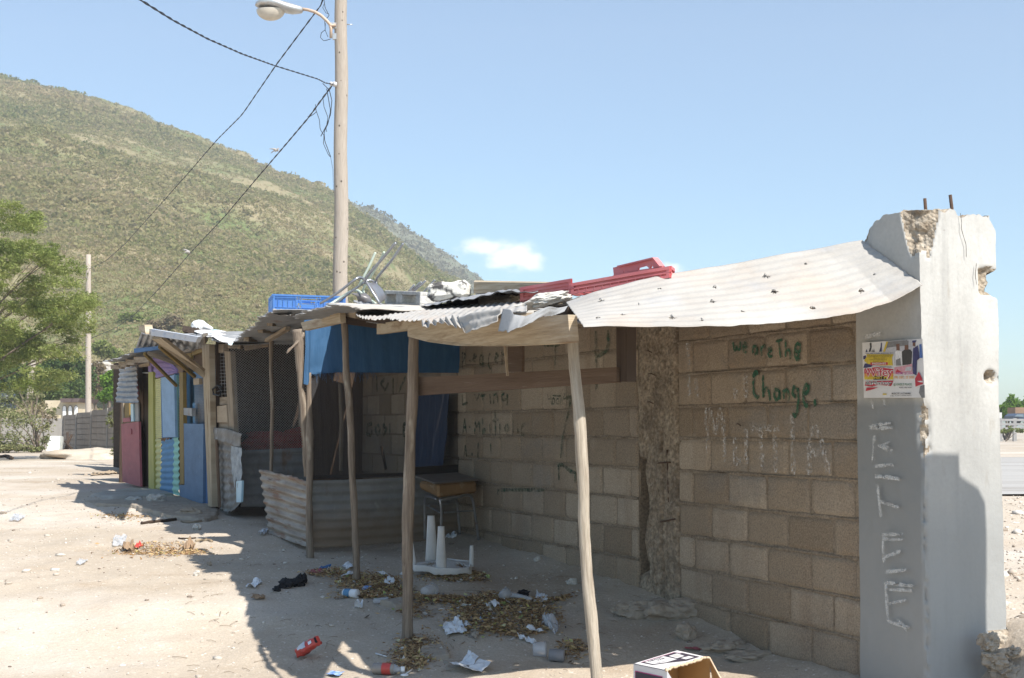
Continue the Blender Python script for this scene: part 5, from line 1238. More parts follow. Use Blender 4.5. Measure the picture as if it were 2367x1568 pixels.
# ================================================================== PINK STALL (leftmost)
pk = thing("pink_stall", "leftmost stall with a faded pink door and a tin flap hanging above it", "market stall", (-5.6, 20.0, 0))
pan("door_panel", m_pink, [(150, 868), (290, 848), (302, 1368), (160, 1328)], FT + .05, .03, pk)
pan("patch", m_pink, [(192, 912), (228, 906), (230, 948), (196, 950)], FT + .065, .015, pk)
pan("patch", m_pink, [(160, 820), (218, 815), (222, 848), (162, 853)], FT + .04, .02, pk)
pan("side_board", m_wooddark_shade, [(286, 398), (368, 398), (366, 1368), (300, 1368)], FT - .05, .03, pk)
pan("side_board", m_woodbrown, [(276, 400), (322, 398), (322, 1366), (298, 1366)], FT - .03, .02, pk)
pan("window_bars", m_wooddark_shade, [(322, 460), (362, 458), (362, 585), (324, 588)], FT - .01, .01, pk)
mb = MB(); mb.tube([TA(322, 458, FT), TA(366, 460, FT)], .009, 6); mb.build("light_pipe", m_porc, pk)
mb = MB(); sheet(mb, [TA(140, 428, FT + .08), TA(200, 415, FT + .08), TA(272, 402, FT + .08)], [TA(104, 692, FT + .28), TA(190, 700, FT + .27), TA(286, 698, FT + .2)], 50, 110, 7, .010, 'v', .004, 3, seed=81, ragtop=.01)
mb.build("tin_flap", m_tin, pk, solid=.002, label="grey corrugated flap curving outwards")
pan("jamb", m_wood, [(152, 700), (166, 700), (168, 850), (154, 868)], FT + .03, .03, pk)
pan("jamb", m_must, [(172, 700), (214, 700), (214, 818), (176, 820)], FT + .01, .03, pk)
pan("jamb", m_paleblue, [(224, 706), (246, 706), (248, 846), (228, 848)], FT + .03, .03, pk)
pan("jamb", m_tin, [(248, 706), (286, 700), (288, 846), (250, 846)], FT + .01, .02, pk)
pan("rag_edge", m_pink, [(258, 535), (282, 530), (290, 640), (266, 600)], FT + .02, .01, pk)
roof("roof_sheet", m_tin, pk, [TA(18, 372, 1.86), TA(120, 345, 1.84), TA(255, 288, 1.8), TA(340, 270, 1.78)], 1.6, .10, 17, seed=83, ragfreq=24)
for (x0, y0, x1, y1) in ((64, 396, 150, 430), (128, 372, 190, 416), (184, 352, 255, 398), (248, 330, 370, 378)):
    pan("rafter", m_wood, [(x0, y0), (x1, y0 + 4), (x1, y1 - 2), (x0 + 2, y1)], 1.72, .05, pk)
pan("eave_board", m_woodpale, [(288, 395), (372, 375), (372, 405), (292, 415)], FT + .06, .03, pk)
mb = MB(); q0 = TA(150, 400, FT); q1 = q0 - NF * 1.4; mb.panel([Vector((q1.x, q1.y, q0.z)), q0, groundfix(q0), groundfix(q1)], .02, nrm=-WD); mb.build("end_wall", m_wooddark_shade, pk)
mb = MB(); mb.panel([T(262, 840, .25), T(345, 830, .25), T(345, 1210, .25), T(262, 1210, .25)], .02); mb.build("shade_backing", m_wooddark_shade, pk)  # shade inside the pink stall, painted as a dark sheet

# ---- things on the stall roofs
m_jug = mat("white_plastic", [(.72, .71, .70), (.8, .8, .8)], scale=6, rough=.4, bump=0)
m_painted = mat("painted_scrap", [(.62, .60, .58), (.70, .68, .66)], scale=3, rough=.7, bump=.1, dirts=[((.2, .5, .6), 3.5, .58, .62, .7), ((.55, .22, .2), 5, .66, .7, .6)])
mb = MB(); sheet(mb, [TA(640, 85, 1.3), TA(740, 100, 1.3), TA(840, 130, 1.3)], [TA(636, 125, 1.6), TA(720, 150, 1.6), TA(815, 168, 1.6)], 30, 12, 3, .01, 'v', .014, 5, seed=85)
tag(mb.build("scrap_sheet", m_wooddark_shade, solid=.003), "dark bent roofing scrap on the painted stall's roof beside the plastic jug", "scrap sheet")
mb = MB(); c = TA(768, 82, 1.2); mb.blob(c, (.10, .07, .075), 3, .15, 1.5, 87, smooth=True); mb.tube([c + Vector((.05, 0, 0)), c + Vector((.17, .0, -.045))], [.05, .02], 10)
tag(mb.build("plastic_jug", m_jug), "white plastic jug lying on top of the painted stall's roof", "jug")
mb = MB(); sheet(mb, [TA(728, 110, 1.2), TA(900, 112, 1.2), TA(1084, 150, 1.2)], [TA(735, 130, 1.6), TA(880, 178, 1.7), TA(1035, 232, 1.78)], 60, 20, 2, .004, 'u', .007, 3, seed=89, rag=.06)
tag(mb.build("scrap_sheet", m_painted, solid=.003), "sunlit white painted scrap with blue and red patches draped over the painted stall's roof", "scrap sheet")
# hidden sheet added behind the broad one to block sun through the shelter's roof
mb = MB(); sheet(mb, [WP(.5, .02, 1.60), WP(1.6, .02, 1.62), WP(2.9, .02, 1.66)], [WP(.42, 1.55, 1.34), WP(1.5, 1.6, 1.37), WP(2.7, 1.62, 1.42)], 120, 40, 30, .008, 'u', .006, 3, seed=91)
mb.build("roof_sheet", m_tin, sh_, solid=.002, label="hidden grey sheet added under the broad white one to block sun")

# ================================================================== THINGS ON THE SHELTER ROOF
def crate(name, o, ax, ay, az, m, label, group=None, lattice=True, open_top=True):
    """plastic bread crate: o = lower corner, ax length, ay depth, az height"""
    root = thing(name, label, "crate", o, group)
    o, ax, ay, az = Vector(o), Vector(ax), Vector(ay), Vector(az); L, W_, H = ax.length, ay.length, az.length
    X, Y_, Z_ = ax / L, ay / W_, az / H
    def side(o, d, ln, out, lat):
        mb = MB(); th = .006
        def bar(u0, u1, v0, v1, t=th, off=0.0):
            c = o + d * ((u0 + u1) / 2) + Z_ * ((v0 + v1) / 2) + out * off
            mb.boxf(c, d * ((u1 - u0) / 2), out * t, Z_ * ((v1 - v0) / 2))
        bar(0, ln, H - .016, H, .011); bar(0, ln, 0, .014, .009); bar(0, ln, H - .034, H - .028, .009); bar(0, ln, .022, .028, .008)
        for u in (0, ln): bar(max(0, u - .02), min(ln, u + .02), .014, H - .016, .009)
        hw = .075; mid = ln / 2
        # solid wall with a handle hole and lattice windows
        zones = [(0.02, mid - hw - .07), (mid + hw + .07, ln - .02)] if lat else [(.01, ln - .01)]
        for a, b in zones: bar(a, b, .014, H - .016, .003, -.004)
        if not lat:
            n = max(4, int(ln / .05))
            for k in range(1, n): bar(ln * k / n - .002, ln * k / n + .002, .004, .022, .010)
            return mb
        bar(mid - hw, mid + hw, .014, H * .42, .003, -.004); bar(mid - hw, mid + hw, H * .78, H - .016, .003, -.004)
        for a in (mid - hw - .07, mid + hw):
            bar(a, a + .008, .014, H - .016); bar(a + .062, a + .07, .014, H - .016)
            if lat:
                for k in range(2):
                    q0 = o + d * (a + .035 * k) + Z_ * .016; q1 = o + d * (a + .035 * (k + 1)) + Z_ * (H - .018)
                    q2 = o + d * (a + .035 * (k + 1)) + Z_ * .016; q3 = o + d * (a + .035 * k) + Z_ * (H - .018)
                    mb.beam(q0, q1, .006, .006); mb.beam(q2, q3, .006, .006)
        n = max(3, int(ln / .055))
        for k in range(1, n): bar(ln * k / n - .002, ln * k / n + .002, .014, H - .016, .008) if abs(ln * k / n - mid) > hw + .075 else None
        return mb
    side(o, X, L, -Y_, lattice).build("crate_side", m, root); side(o + ay, X, L, Y_, lattice).build("crate_side", m, root)
    side(o, Y_, W_, -X, False).build("crate_side", m, root); side(o + ax, Y_, W_, X, False).build("crate_side", m, root)
    mb = MB()
    for k in range(12):
        c = o + X * (L * (k + .5) / 12) + Y_ * W_ / 2 + Z_ * .004; mb.boxf(c, X * .007, Y_ * W_ / 2, Z_ * .003)
    for k in range(8):
        c = o + Y_ * (W_ * (k + .5) / 8) + X * L / 2 + Z_ * .008; mb.boxf(c, Y_ * .007, X * L / 2, Z_ * .003)
    mb.build("crate_base", m, root)
    return root
m_redp = mat("red_crate_plastic", [(.60, .15, .155), (.68, .21, .21)], scale=5, rough=.6, bump=.05, spec=.3, dirts=[((.62, .36, .33), 4, .55, .75, .4)])
m_bluep = mat("blue_crate_plastic", [(.10, .25, .60), (.14, .32, .68)], scale=5, rough=.5, bump=.05, spec=.35, dirts=[((.3, .42, .62), 4, .6, .8, .3)])
# red crate: near side from (1310,680) to (1548,630)
c0 = T3(1160, 312, 1.28); c1 = T3(1790, 205, 1.0); ax = (c1 - c0); upv = Vector((0, 0, 1)); ax_n = ax.normalized()
dep = Vector((.18, 1, 0)).normalized()
zz = upv.copy()
crate("bread_crate", c0, ax, dep * .30 + zz * .02, zz * .058, m_redp, "faded red plastic crate tilted along the skyline on the bleached sheet", "plastic crates on the roofs", lattice=False)
# a raised end wall of another red crate behind it
mb = MB(); t_ = .72
def rp3(x, y): return T3(x, y, t_)
q = [(1432, 182), (1428, 140), (1470, 132), (1695, 78), (1738, 132), (1730, 140), (1690, 148), (1672, 118), (1662, 148), (1640, 128), (1588, 142), (1585, 160), (1500, 172), (1497, 160), (1490, 174)]
mb.panel([rp3(*a) for a in q], .012); mb.panel([rp3(1425, 200), rp3(1435, 180), rp3(1740, 132), rp3(1742, 165)], .012)
mb.beam(rp3(1470, 134), rp3(1697, 80), .035, .008); mb.beam(rp3(1697, 80), rp3(1740, 134), .035, .008)
tag(mb.build("bread_crate", m_redp), "broken darker red crate end with a handle hole standing up behind the faded red crate", "crate", "plastic crates on the roofs")
c0 = T3(842, 352, 1.32); c1 = T3(1160, 300, 1.2); ax = c1 - c0; ax_n = ax.normalized()
dep = Vector((.05, 1, 0)).normalized(); zz = upv.copy()
crate("bread_crate", c0, ax, dep * .25, zz * .075, m_redp, "small red crate pinned under the pale concrete chunk", "plastic crates on the roofs", lattice=False)
# blue crates on the mesh stall's roof
c0 = TR(242, 750, 1.25); c1 = TR(880, 775, .72); ax = c1 - c0; h_ = (TR(245, 612, 1.25) - TR(242, 750, 1.25)).length
dep = Vector((-.25, .97, 0)).normalized()
crate("bread_crate", c0, ax, dep * .5, Vector((0, 0, h_)), m_bluep, "bright blue plastic crate facing the viewer on the wire mesh stall's roof", "plastic crates on the roofs")
c0 = TR(124, 812, 1.1); c1 = TR(200, 812, 1.02)
crate("bread_crate", c0 + Vector((0, .5, 0)), (c1 - c0) * 3.2, dep * .3, Vector((0, 0, .085)), m_bluep, "second blue crate peeping out behind the first, further left", "plastic crates on the roofs")

# upturned school chairs
m_chrome = mat("chair_tube_grey", [(.30, .30, .31), (.42, .42, .43)], scale=9, rough=.35, metal=.8, bump=0, dirts=[((.28, .16, .1), 12, .6, .7, .6)])
m_greentube = mat("chair_tube_green", [(.45, .52, .42), (.55, .6, .5)], scale=9, rough=.5, metal=.2, bump=0, dirts=[((.45, .38, .25), 9, .58, .7, .6)])
m_seat = mat("seat_shell", [(.10, .09, .09), (.17, .16, .16)], scale=4, rough=.35, bump=.05, spec=.5)
def smoothp(pts, n=30):
    P = [np.array(tuple(p)) for p in pts]; P = [P[0]] + P + [P[-1]]; out = []
    for i in range(1, len(P) - 2):
        for t in np.linspace(0, 1, max(3, n // (len(P) - 3)), endpoint=False):
            a, b, c, d = P[i - 1], P[i], P[i + 1], P[i + 2]
            out.append(Vector(.5 * ((2 * b) + (-a + c) * t + (2 * a - 5 * b + 4 * c - d) * t * t + (-a + 3 * b - 3 * c + d) * t ** 3)))
    out.append(Vector(P[-2])); return out
def chair(tubes, seat, m, label, r=.011):
    o = TR(*tubes[0][0][:2], tubes[0][0][2])
    root = thing("school_chair", label, "chair", o, "upturned chairs on the roof")
    for tb in tubes:
        mb = MB(); mb.tube(smoothp([TR(*p) for p in tb]), r, 8); mb.build("frame_tube", m, root)
    if seat:
        A, B = seat; mb = MB(); sheet(mb, [TR(*p) for p in A], [TR(*p) for p in B], 20, 20, .5, .02, 'v', .001, 3, seed=3); mb.build("seat_shell", m_seat, root, solid=.008)
    return root
chair([[(665, 695, 1.3), (820, 600, 1.2), (960, 492, 1.1), (1010, 466, 1.05), (1050, 480, 1.0), (1080, 520, .98), (1130, 600, .95), (1190, 695, .9)],
       [(805, 695, 1.0), (940, 590, .9), (1060, 505, .8), (1110, 490, .75), (1148, 515, .72), (1190, 580, .7), (1240, 640, .66)],
       [(1333, 158, .9), (1210, 305, .95), (1100, 430, 1.0), (1068, 475, 1.0), (1060, 515, .98)],
       [(1400, 163, .6), (1300, 310, .65), (1195, 435, .7), (1160, 490, .7), (1170, 555, .7), (1235, 640, .66)]],
      ([(1068, 512, .98), (1145, 515, .74)], [(1188, 698, .9), (1246, 652, .66)]), m_chrome, "grey tube school chair lying upside down with its legs in the air, dark seat")
chair([[(1153, 243, .75), (1090, 380, .8), (1025, 505, .85), (1010, 535, .85)],
       [(1230, 240, .55), (1165, 370, .55), (1060, 540, .6), (1045, 590, .6), (1075, 640, .6), (1155, 697, .6)],
       [(745, 705, .9), (850, 640, .8), (930, 592, .75), (990, 580, .72), (1030, 605, .7)],
       [(690, 745, 1.1), (790, 680, .95), (900, 620, .85), (935, 600, .8)]],
      ([(940, 610, .8), (1040, 600, .65)], [(1000, 690, .7), (1130, 690, .6)]), m_greentube, "pale green tube school chair tangled with the grey one behind it")
chair([[(1500, 530, .3), (1440, 600, .35), (1378, 670, .4)], [(1602, 493, .2), (1545, 545, .25), (1480, 600, .3)], [(1682, 487, .1), (1620, 555, .15), (1555, 625, .2)], [(1560, 508, .3), (1500, 560, .3), (1440, 620, .35)]],
      None, m_chrome, "chair legs sticking up behind the cinder block and the white stone", r=.010)

# cinder block with two cells
m_cinder = mat("cinder_block", [(.40, .38, .34), (.50, .48, .44), (.58, .56, .52)], scale=14, rough=1, bump=.8, bscale=45, spec=.05, grain=(70, .2), dirts=[((.28, .24, .2), 6, .6, .72, .5)])
ta = .55
f = [TR(1234, 578, ta), TR(1552, 592, ta - .05), TR(1548, 712, ta - .05), TR(1234, 700, ta)]
def bil(u, v): return (f[0] * (1 - u) + f[1] * u) * (1 - v) + (f[3] * (1 - u) + f[2] * u) * v
mb = MB(); dv = -NF * .16 + WD * .02
def cell(u0, u1, v0, v1):
    P = [bil(u0, v0), bil(u1, v0), bil(u1, v1), bil(u0, v1)]; vs = P + [p + dv for p in P]
    mb.add(vs, [(0, 1, 2, 3), (7, 6, 5, 4), (0, 4, 5, 1), (1, 5, 6, 2), (2, 6, 7, 3), (3, 7, 4, 0)])
for u0, u1, v0, v1 in ((0, 1, 0, .27), (0, 1, .9, 1), (0, .045, .27, .9), (.33, .5, .27, .9), (.88, 1, .27, .9)): cell(u0, u1, v0, v1)
tag(mb.build("cinder_block", m_cinder, bevel=.004), "hollow grey cinder block weighing down the buckled roof sheet", "cinder block")
m_white_st = mat("whitewashed_stone", [(.55, .52, .46), (.66, .63, .57)], scale=7, rough=1, bump=.7, bscale=18, dirts=[((.05, .045, .045), 9, .50, .56, .9), ((.4, .34, .26), 5, .6, .7, .5)])
mb = MB(); c = TR(1815, 588, .5); mb.boxf(c + Vector((0, 0, 0)), Vector((.152, -.02, .012)), Vector((.03, .1, 0)), Vector((0, 0, .068)))
st_ = mb.build("stone", m_white_st, bevel=.03)
md = st_.modifiers.new("sub", 'SUBSURF'); md.levels = 3; md.render_levels = 3; md.subdivision_type = 'SIMPLE'
tx = bpy.data.textures.new("stone_noise", 'CLOUDS'); tx.noise_scale = .09
md = st_.modifiers.new("disp", 'DISPLACE'); md.texture = tx; md.strength = .05; md.mid_level = .5
tag(st_, "squarish whitewashed stone with black blotches on the grey roof sheet", "stone")
m_conc = mat("concrete_chunk", [(.42, .39, .34), (.55, .52, .47), (.62, .6, .55)], scale=10, rough=1, bump=.9, bscale=24, voro=22, dirts=[((.25, .22, .19), 7, .58, .7, .6)])
for nm, par, ee, ll in (("roof_sheet", sh_, ((2.4, .02, 1.66), (4.6, .02, 1.70), (2.4, 1.6, 1.42), (4.5, 1.45, 1.655)), "hidden sheet added under the ragged front ones to block sun"), ("roof_sheet", ts, ((4.6, .02, 1.70), (8.3, .02, 1.76), (4.6, 1.3, 1.685), (8.3, 1.35, 1.73)), "hidden sheet added over the tarpaulin to block sun")):
    mb = MB(); sheet(mb, [WP(*ee[0]), WP(*ee[1])], [WP(*ee[2]), WP(*ee[3])], 120, 30, 30, .007, 'u', .004, 2, seed=93); mb.build(nm, m_tin, par, solid=.002, label=ll)  # hidden sheets added to stop sun leaking through the roofs
mb = MB(); c0_ = T3(1000, 345, 1.45); mb.blob((0, 0, 0), (.125, .07, .036), 4, .32, 2.0, 97)
mb.v = [(c0_.x + x + .0 * z, c0_.y + y, c0_.z + z + x * .22) for x, y, z in mb.v]
ck = mb.build("concrete_chunk", m_conc)
tag(ck, "broken wedge of pale concrete lying on the ragged eave", "concrete chunk")
mb = MB(); mb.panel([T3(540, 232, .35), T3(1145, 240, .05), T3(1145, 290, .05), T3(540, 305, .35)], .05); mb.panel([T3(540, 232, .35), T3(545, 222, .2), T3(1145, 233, -.1), T3(1145, 240, .05)], .02)
tag(mb.build("plank", m_woodpale), "thick weathered plank lying along the top of the shelter roof", "plank")
m_sack = mat("old_sacking", [(.22, .19, .15), (.34, .30, .24)], scale=9, coord='UV', stretch=(1, 9, 1), rough=1, bump=.8, bscale=30)
mb = MB(); mb.tube(smoothp([T3(590, 352, 1.0), T3(650, 338, 1.0), T3(730, 345, 1.0), T3(790, 338, 1.0)], 20), .03, 10, wob=.2); mb.tube(smoothp([T3(600, 378, 1.1), T3(680, 362, 1.1), T3(760, 358, 1.1)], 16), .02, 8, wob=.2)
tag(mb.build("sacking_roll", m_sack), "roll of old sacking squeezed between the sheets under the red crate", "sacking")
mb = MB()
for i in range(26):
    a_ = T3(840 + random.uniform(-8, 8), 335 + random.uniform(-15, 15), 1.15); b_ = T3(775 + random.uniform(-10, 25), 325 + random.uniform(-15, 45), 1.2); mb.tube([a_, b_], .0022, 4)
tag(mb.build("stick_bundle", m_woodpale), "small bundle of dry sticks poking out beside the red crate", "sticks")

# ================================================================== SCHOOL DESK and UPTURNED TABLE
ZD = zoomf(980, 1100, 4.48)
desk = thing("school_desk", "old school desk with wooden book box and thin steel legs in the wall's corner", "desk", G(1040, 1240))
YDk = 10.3
DC = YY(*ZD(500, 300), YDk)                 # middle of the top
def TD(x, y, Y): return YY(*ZD(x, y), 10.93 + (Y - 9.85) * .78)
tl, tb_, tr_, tf = TD(128, 270, 10.35), TD(610, 238, 10.85), TD(850, 318, 10.35), TD(365, 355, 9.85)
zt = (tl.z + tr_.z + tf.z + tb_.z) / 4
m_top = mat("desk_top", [(.15, .125, .105), (.21, .18, .155)], scale=6, rough=.6, bump=.1, bscale=20, spec=.3, dirts=[((.3, .25, .2), 4, .6, .75, .4)])
m_dbox = mat("desk_box", [(.20, .115, .05), (.30, .18, .085)], scale=6, rough=.6, bump=.3, bscale=40, spec=.3, dirts=[((.38, .30, .2), 11, .56, .64, .6), ((.1, .06, .03), 3, .6, .7, .5)])
th_ = Vector((0, 0, .012))
vs = [tl, tf, tr_, tb_]; vs = [Vector((p.x, p.y, p.z)) for p in vs]
mb = MB(); mb.add(vs + [p - th_ for p in vs], [(0, 1, 2, 3), (7, 6, 5, 4), (0, 4, 5, 1), (1, 5, 6, 2), (2, 6, 7, 3), (3, 7, 4, 0)], 0)
mb.build("desk_top", m_top, desk, bevel=.004)
q = [TD(185, 335, 10.25), TD(400, 362, 9.93), TD(832, 338, 10.32), tb_ - (tb_ - (tl + tr_) / 2) * .25 - th_]
bq = [TD(190, 420, 10.25), TD(405, 525, 9.93), TD(830, 468, 10.32)]; bq.append(Vector((q[3].x, q[3].y, bq[0].z)))
for p in q: p.z = min(p.z, zt - .008)
mb = MB(); mb.add(q + bq, [(0, 1, 2, 3), (7, 6, 5, 4), (0, 4, 5, 1), (1, 5, 6, 2), (2, 6, 7, 3), (3, 7, 4, 0)], 0); mb.build("book_box", m_dbox, desk, bevel=.02)
def leg(pts, m=m_chrome, r=.011):
    P = [TD(*p) for p in pts]; mb = MB(); mb.tube(smoothp(P, 24), r, 8); return mb
for pts in ([(420, 540, 9.95), (432, 600, 9.95), (438, 700, 9.97), (432, 900, 10.0), (430, 990, 10.0)], [(385, 535, 10.0), (300, 505, 10.15), (262, 520, 10.25), (255, 620, 10.3), (258, 970, 10.35)],
            [(420, 545, 9.97), (600, 512, 10.1), (730, 488, 10.25), (775, 530, 10.3), (800, 660, 10.33), (850, 1000, 10.4)], [(540, 520, 10.6), (590, 515, 10.65), (610, 600, 10.7), (640, 915, 10.75)]):
    mb = leg(pts); mb.build("leg", m_chrome, desk)
for pts in ([(275, 600, 10.27), (420, 680, 9.97)], [(470, 680, 10.0), (800, 658, 10.33)], [(300, 598, 10.5), (600, 575, 10.68)]):
    mb = leg(pts, r=.007); mb.build("stretcher", m_chrome, desk)
# white plastic table, legs up
m_plast = mat("white_table_plastic", [(.50, .48, .45), (.60, .58, .55)], scale=5, rough=.45, bump=.05, spec=.35, dirts=[((.30, .26, .22), 5, .58, .76, .5)])
ub = thing("plastic_table", "broken white plastic table lying upside down with its legs up on the sand", "table", G(1030, 1320))
YT = 8.75
def TT(x, y, Y): return YY(*ZD(x, y), Y + 1.0)
def tleg(b0, b1, t0, t1, Y, dz=.05):
    """channel-shaped tapering leg from base (b0..b1) to tip (t0..t1)"""
    rows = []
    for v in np.linspace(0, 1, 12):
        l = TT(*b0, Y).lerp(TT(*t0, Y), v); r = TT(*b1, Y).lerp(TT(*t1, Y), v); w = (r - l).length; rw = []
        for a in np.linspace(0, math.pi, 11):
            c = (l + r) / 2 + (l - r) / 2 * math.cos(a); rw.append(tuple(c + Vector((0, -.32 * w * math.sin(a), 0))))
        rows.append(rw)
    mb = MB(); mb.grid(np.array(rows)); return mb
for b0, b1, t0, t1, Y in (((262, 1225), (400, 1225), (288, 712), (362, 712), 9.15), ((372, 1355), (495, 1355), (402, 828), (468, 828), 8.72), ((115, 1290), (165, 1245), (112, 985), (122, 985), 8.85), ((740, 1290), (790, 1270), (752, 1040), (788, 1035), 8.95)):
    tleg(b0, b1, t0, t1, Y).build("leg", m_plast, ub, solid=.004)
rim = [(120, 1290, 8.75), (145, 1320, 8.72), (250, 1318, 8.7), (375, 1360, 8.68), (500, 1362, 8.68), (640, 1352, 8.7), (765, 1350, 8.74), (770, 1290, 8.8)]
rimt = [(135, 1250, 8.75), (150, 1252, 8.72), (255, 1255, 8.7), (378, 1282, 8.68), (500, 1285, 8.68), (640, 1290, 8.7), (745, 1285, 8.74), (750, 1240, 8.85)]
mb = MB(); sheet(mb, [TT(*p) for p in rimt], [TT(*p) for p in rim], 60, 8, .5, .002, 'v', .004, 6, seed=3, rag=.12); mb.build("rim", m_plast, ub, solid=.004)
back = [(165, 1225, 9.05), (380, 1200, 9.1), (560, 1192, 9.12), (740, 1215, 9.05)]
mb = MB(); gtop = [TT(x, y + 6, Y) for x, y, Y in back]; gbot = [TT(x, y, Y) for x, y, Y in ((140, 1300, 8.78), (378, 1335, 8.74), (560, 1340, 8.74), (755, 1325, 8.80))]
sheet(mb, gtop, gbot, 40, 24, 1, .002, 'v', .012, 5, seed=6, holes=[(.85, .45, .04), (.3, .3, .05)]); mb.build("table_top", m_plast, ub, solid=.004)
mb = MB(); sheet(mb, [TT(500, 1180, 9.14), TT(740, 1203, 9.07)], [TT(495, 1215, 9.14), TT(745, 1240, 9.07)], 20, 6, .5, .002, 'v', .004, 6, seed=3); mb.build("rim", m_plast, ub, solid=.004)

# ================================================================== FAR LEFT: wall, building, slab, tank
m_fw = mat("far_block_wall", [(.24, .20, .165), (.30, .255, .21)], scale=2, rough=.95, bump=.2, bscale=10, dirts=[((.15, .12, .1), .9, .52, .7, .6, (3, 3, .5)), ((.36, .33, .29), 2, .6, .75, .4)])
m_fwj = mat("far_wall_joints", [(.18, .15, .12), (.22, .185, .15)], scale=5, rough=1, bump=.2)
m_fwp = mat("far_wall_posts", [(.27, .25, .22), (.34, .31, .28)], scale=4, rough=.95, bump=.2)
fw = thing("far_wall", "distant block wall in panels with posts, running behind the pink stall", "wall", (-15, 48, 0))
WA = Vector((-17.9, 54.0, 0)); WB = Vector((-11.2, 41.5, 0)); wd = (WB - WA).normalized(); wln = (WB - WA).length; wn_ = Vector((wd.y, -wd.x, 0)); wn_ = wn_ if wn_.dot(-WA) > 0 else -wn_
hA = .85 + (HOR - 962) / FOC * 54; hB = .85 + (HOR - 931) / FOC * 43
np_ = 5; post_b = MB()
for k in range(np_):
    u0 = wln * k / np_; u1 = wln * (k + 1) / np_; mb = MB(); rows_ = 7
    hm = hA + (hB - hA) * (k + .5) / np_
    jb = MB(); c = WA + wd * (u0 + u1) / 2 - wn_ * .12; c.z = hm / 2 - .1; jb.boxf(c, wd * (u1 - u0) / 2, wn_ * .06, Vector((0, 0, hm / 2 + .1))); jb.build("joint_backing", m_fwj, fw)
    for r in range(rows_):
        nb = 3; z0 = hm * r / rows_ - .0
        for b_ in range(nb):
            a0 = u0 + .03 + (u1 - u0 - .06) * b_ / nb; a1 = u0 + .03 + (u1 - u0 - .06) * (b_ + 1) / nb
            c = WA + wd * (a0 + a1) / 2 - wn_ * .05; c.z = z0 + hm / rows_ / 2; mb.boxf(c, wd * ((a1 - a0) / 2 - .006), wn_ * .05, Vector((0, 0, hm / rows_ / 2 - .009)))
    mb.build("wall_panel", m_fw, fw)
for k in range(np_ + 1):
    c = WA + wd * wln * k / np_; hh = hA + (hB - hA) * k / np_; mb = MB(); c.z = hh / 2; mb.boxf(c, wd * .04, wn_ * .04, Vector((0, 0, hh / 2 + .01))); mb.build("wall_post", m_fwp, fw)
mb = MB(); c = Vector((-19.4, 55.5, .62)); mb.boxf(c, Vector((1.5, 0, 0)), Vector((0, .1, 0)), Vector((0, 0, .62))); mb.build("return_wall", m_fwp, fw)
m_cream = mat("cream_wall", [(.50, .42, .29), (.56, .48, .35)], scale=2, rough=.9, bump=.05)
m_eave = mat("brown_eave", [(.10, .07, .065), (.13, .10, .09)], scale=2, rough=.8, bump=0)
bl = thing("small_building", "small cream building with a brown flat roof and white arched openings, beyond the far wall", "building", (-22, 66, 0))
YBl = 66
def BP(x, y, Y=YBl): return YY(x, y, Y)
mb = MB(); mb.panel([BP(104, 926), BP(178, 926), BP(178, 1020), BP(104, 1020)], 2.5); mb.build("wall", m_cream, bl)
mb = MB(); mb.panel([BP(138, 921, YBl - .4), BP(186, 921, YBl - .4), BP(180, 930, YBl - .4), BP(140, 930, YBl - .4)], 3); mb.build("roof", m_eave, bl)
m_arch = mat("white_arch", [(.7, .69, .66)], rough=.6, bump=0)
for x in (151, 164.5, 178):
    x -= 2.5; mb = MB(); w_ = 4.6; pts = [(x - w_, 962), (x - w_, 946)] + [(x - w_ * math.cos(a), 946 - 9 * math.sin(a)) for a in np.linspace(.2, math.pi - .2, 9)] + [(x + w_, 946), (x + w_, 962)]
    mb.panel([BP(a, b, YBl - .05) for a, b in pts], .05); fr_ = mb.build("arch", m_eave, bl)
    mb = MB(); pts = [(x + (a - x) * .82, 946 + (b - 946) * .86 if b < 946 else b) for a, b in pts]; mb.panel([BP(a, b, YBl - .12) for a, b in pts], .05); mb.build("arch_infill", m_arch, fr_)
m_slab = mat("white_slab", [(.58, .60, .56), (.66, .68, .64)], scale=2, rough=.8, bump=.1)
mb = MB(); s0 = 50.0; q = [YY(113, 1008, s0 + .3), YY(142, 1008, s0 + .3), YY(139, 1042, s0), YY(107, 1045, s0)]; mb.panel(q, .08); 
mb.panel([YY(142, 1008, s0 + .3), YY(147, 1010, s0 + .8), YY(146, 1040, s0 + .5), YY(139, 1042, s0)], .04, nrm=(1, 0, 0))
tag(mb.build("white_slab", m_slab), "pale white slab leaning at the foot of the bushes by the far wall", "slab")
mb = MB(); mb.tube([YY(148, 1045, 50), YY(166, 1005, 50.3)], .05, 6); mb.tube([YY(150, 1020, 50), YY(168, 1040, 49.8)], .045, 6); mb.tube([YY(156, 1000, 50.3), YY(157, 1042, 50)], .05, 6)
tag(mb.build("crossed_sticks", m_wooddark_shade), "dark crossed posts leaning beside the white slab", "sticks")
m_tank = mat("black_tank", [(.035, .045, .06), (.05, .06, .08)], rough=.4, bump=0, scale=3)
mb = MB(); c = YY(14, 920, 60); rr = 24 / FOC * 60
prof = [(0, .42), (.5, .42), (.85, .36), (1, .25), (1, -.1), (1.02, -.12), (1, -.14), (1, -1)]
mb.grid(np.array([[(c.x + rr * p * math.cos(a), c.y + rr * p * math.sin(a), c.z + rr * z) for a in np.linspace(0, 2 * math.pi, 25)] for p, z in prof]))
tag(mb.build("water_tank", m_tank), "black water tank showing above the bushes at the left edge", "water tank")
m_roofw = mat("pale_roof", [(.55, .54, .52), (.6, .6, .58)], rough=.7, bump=0)
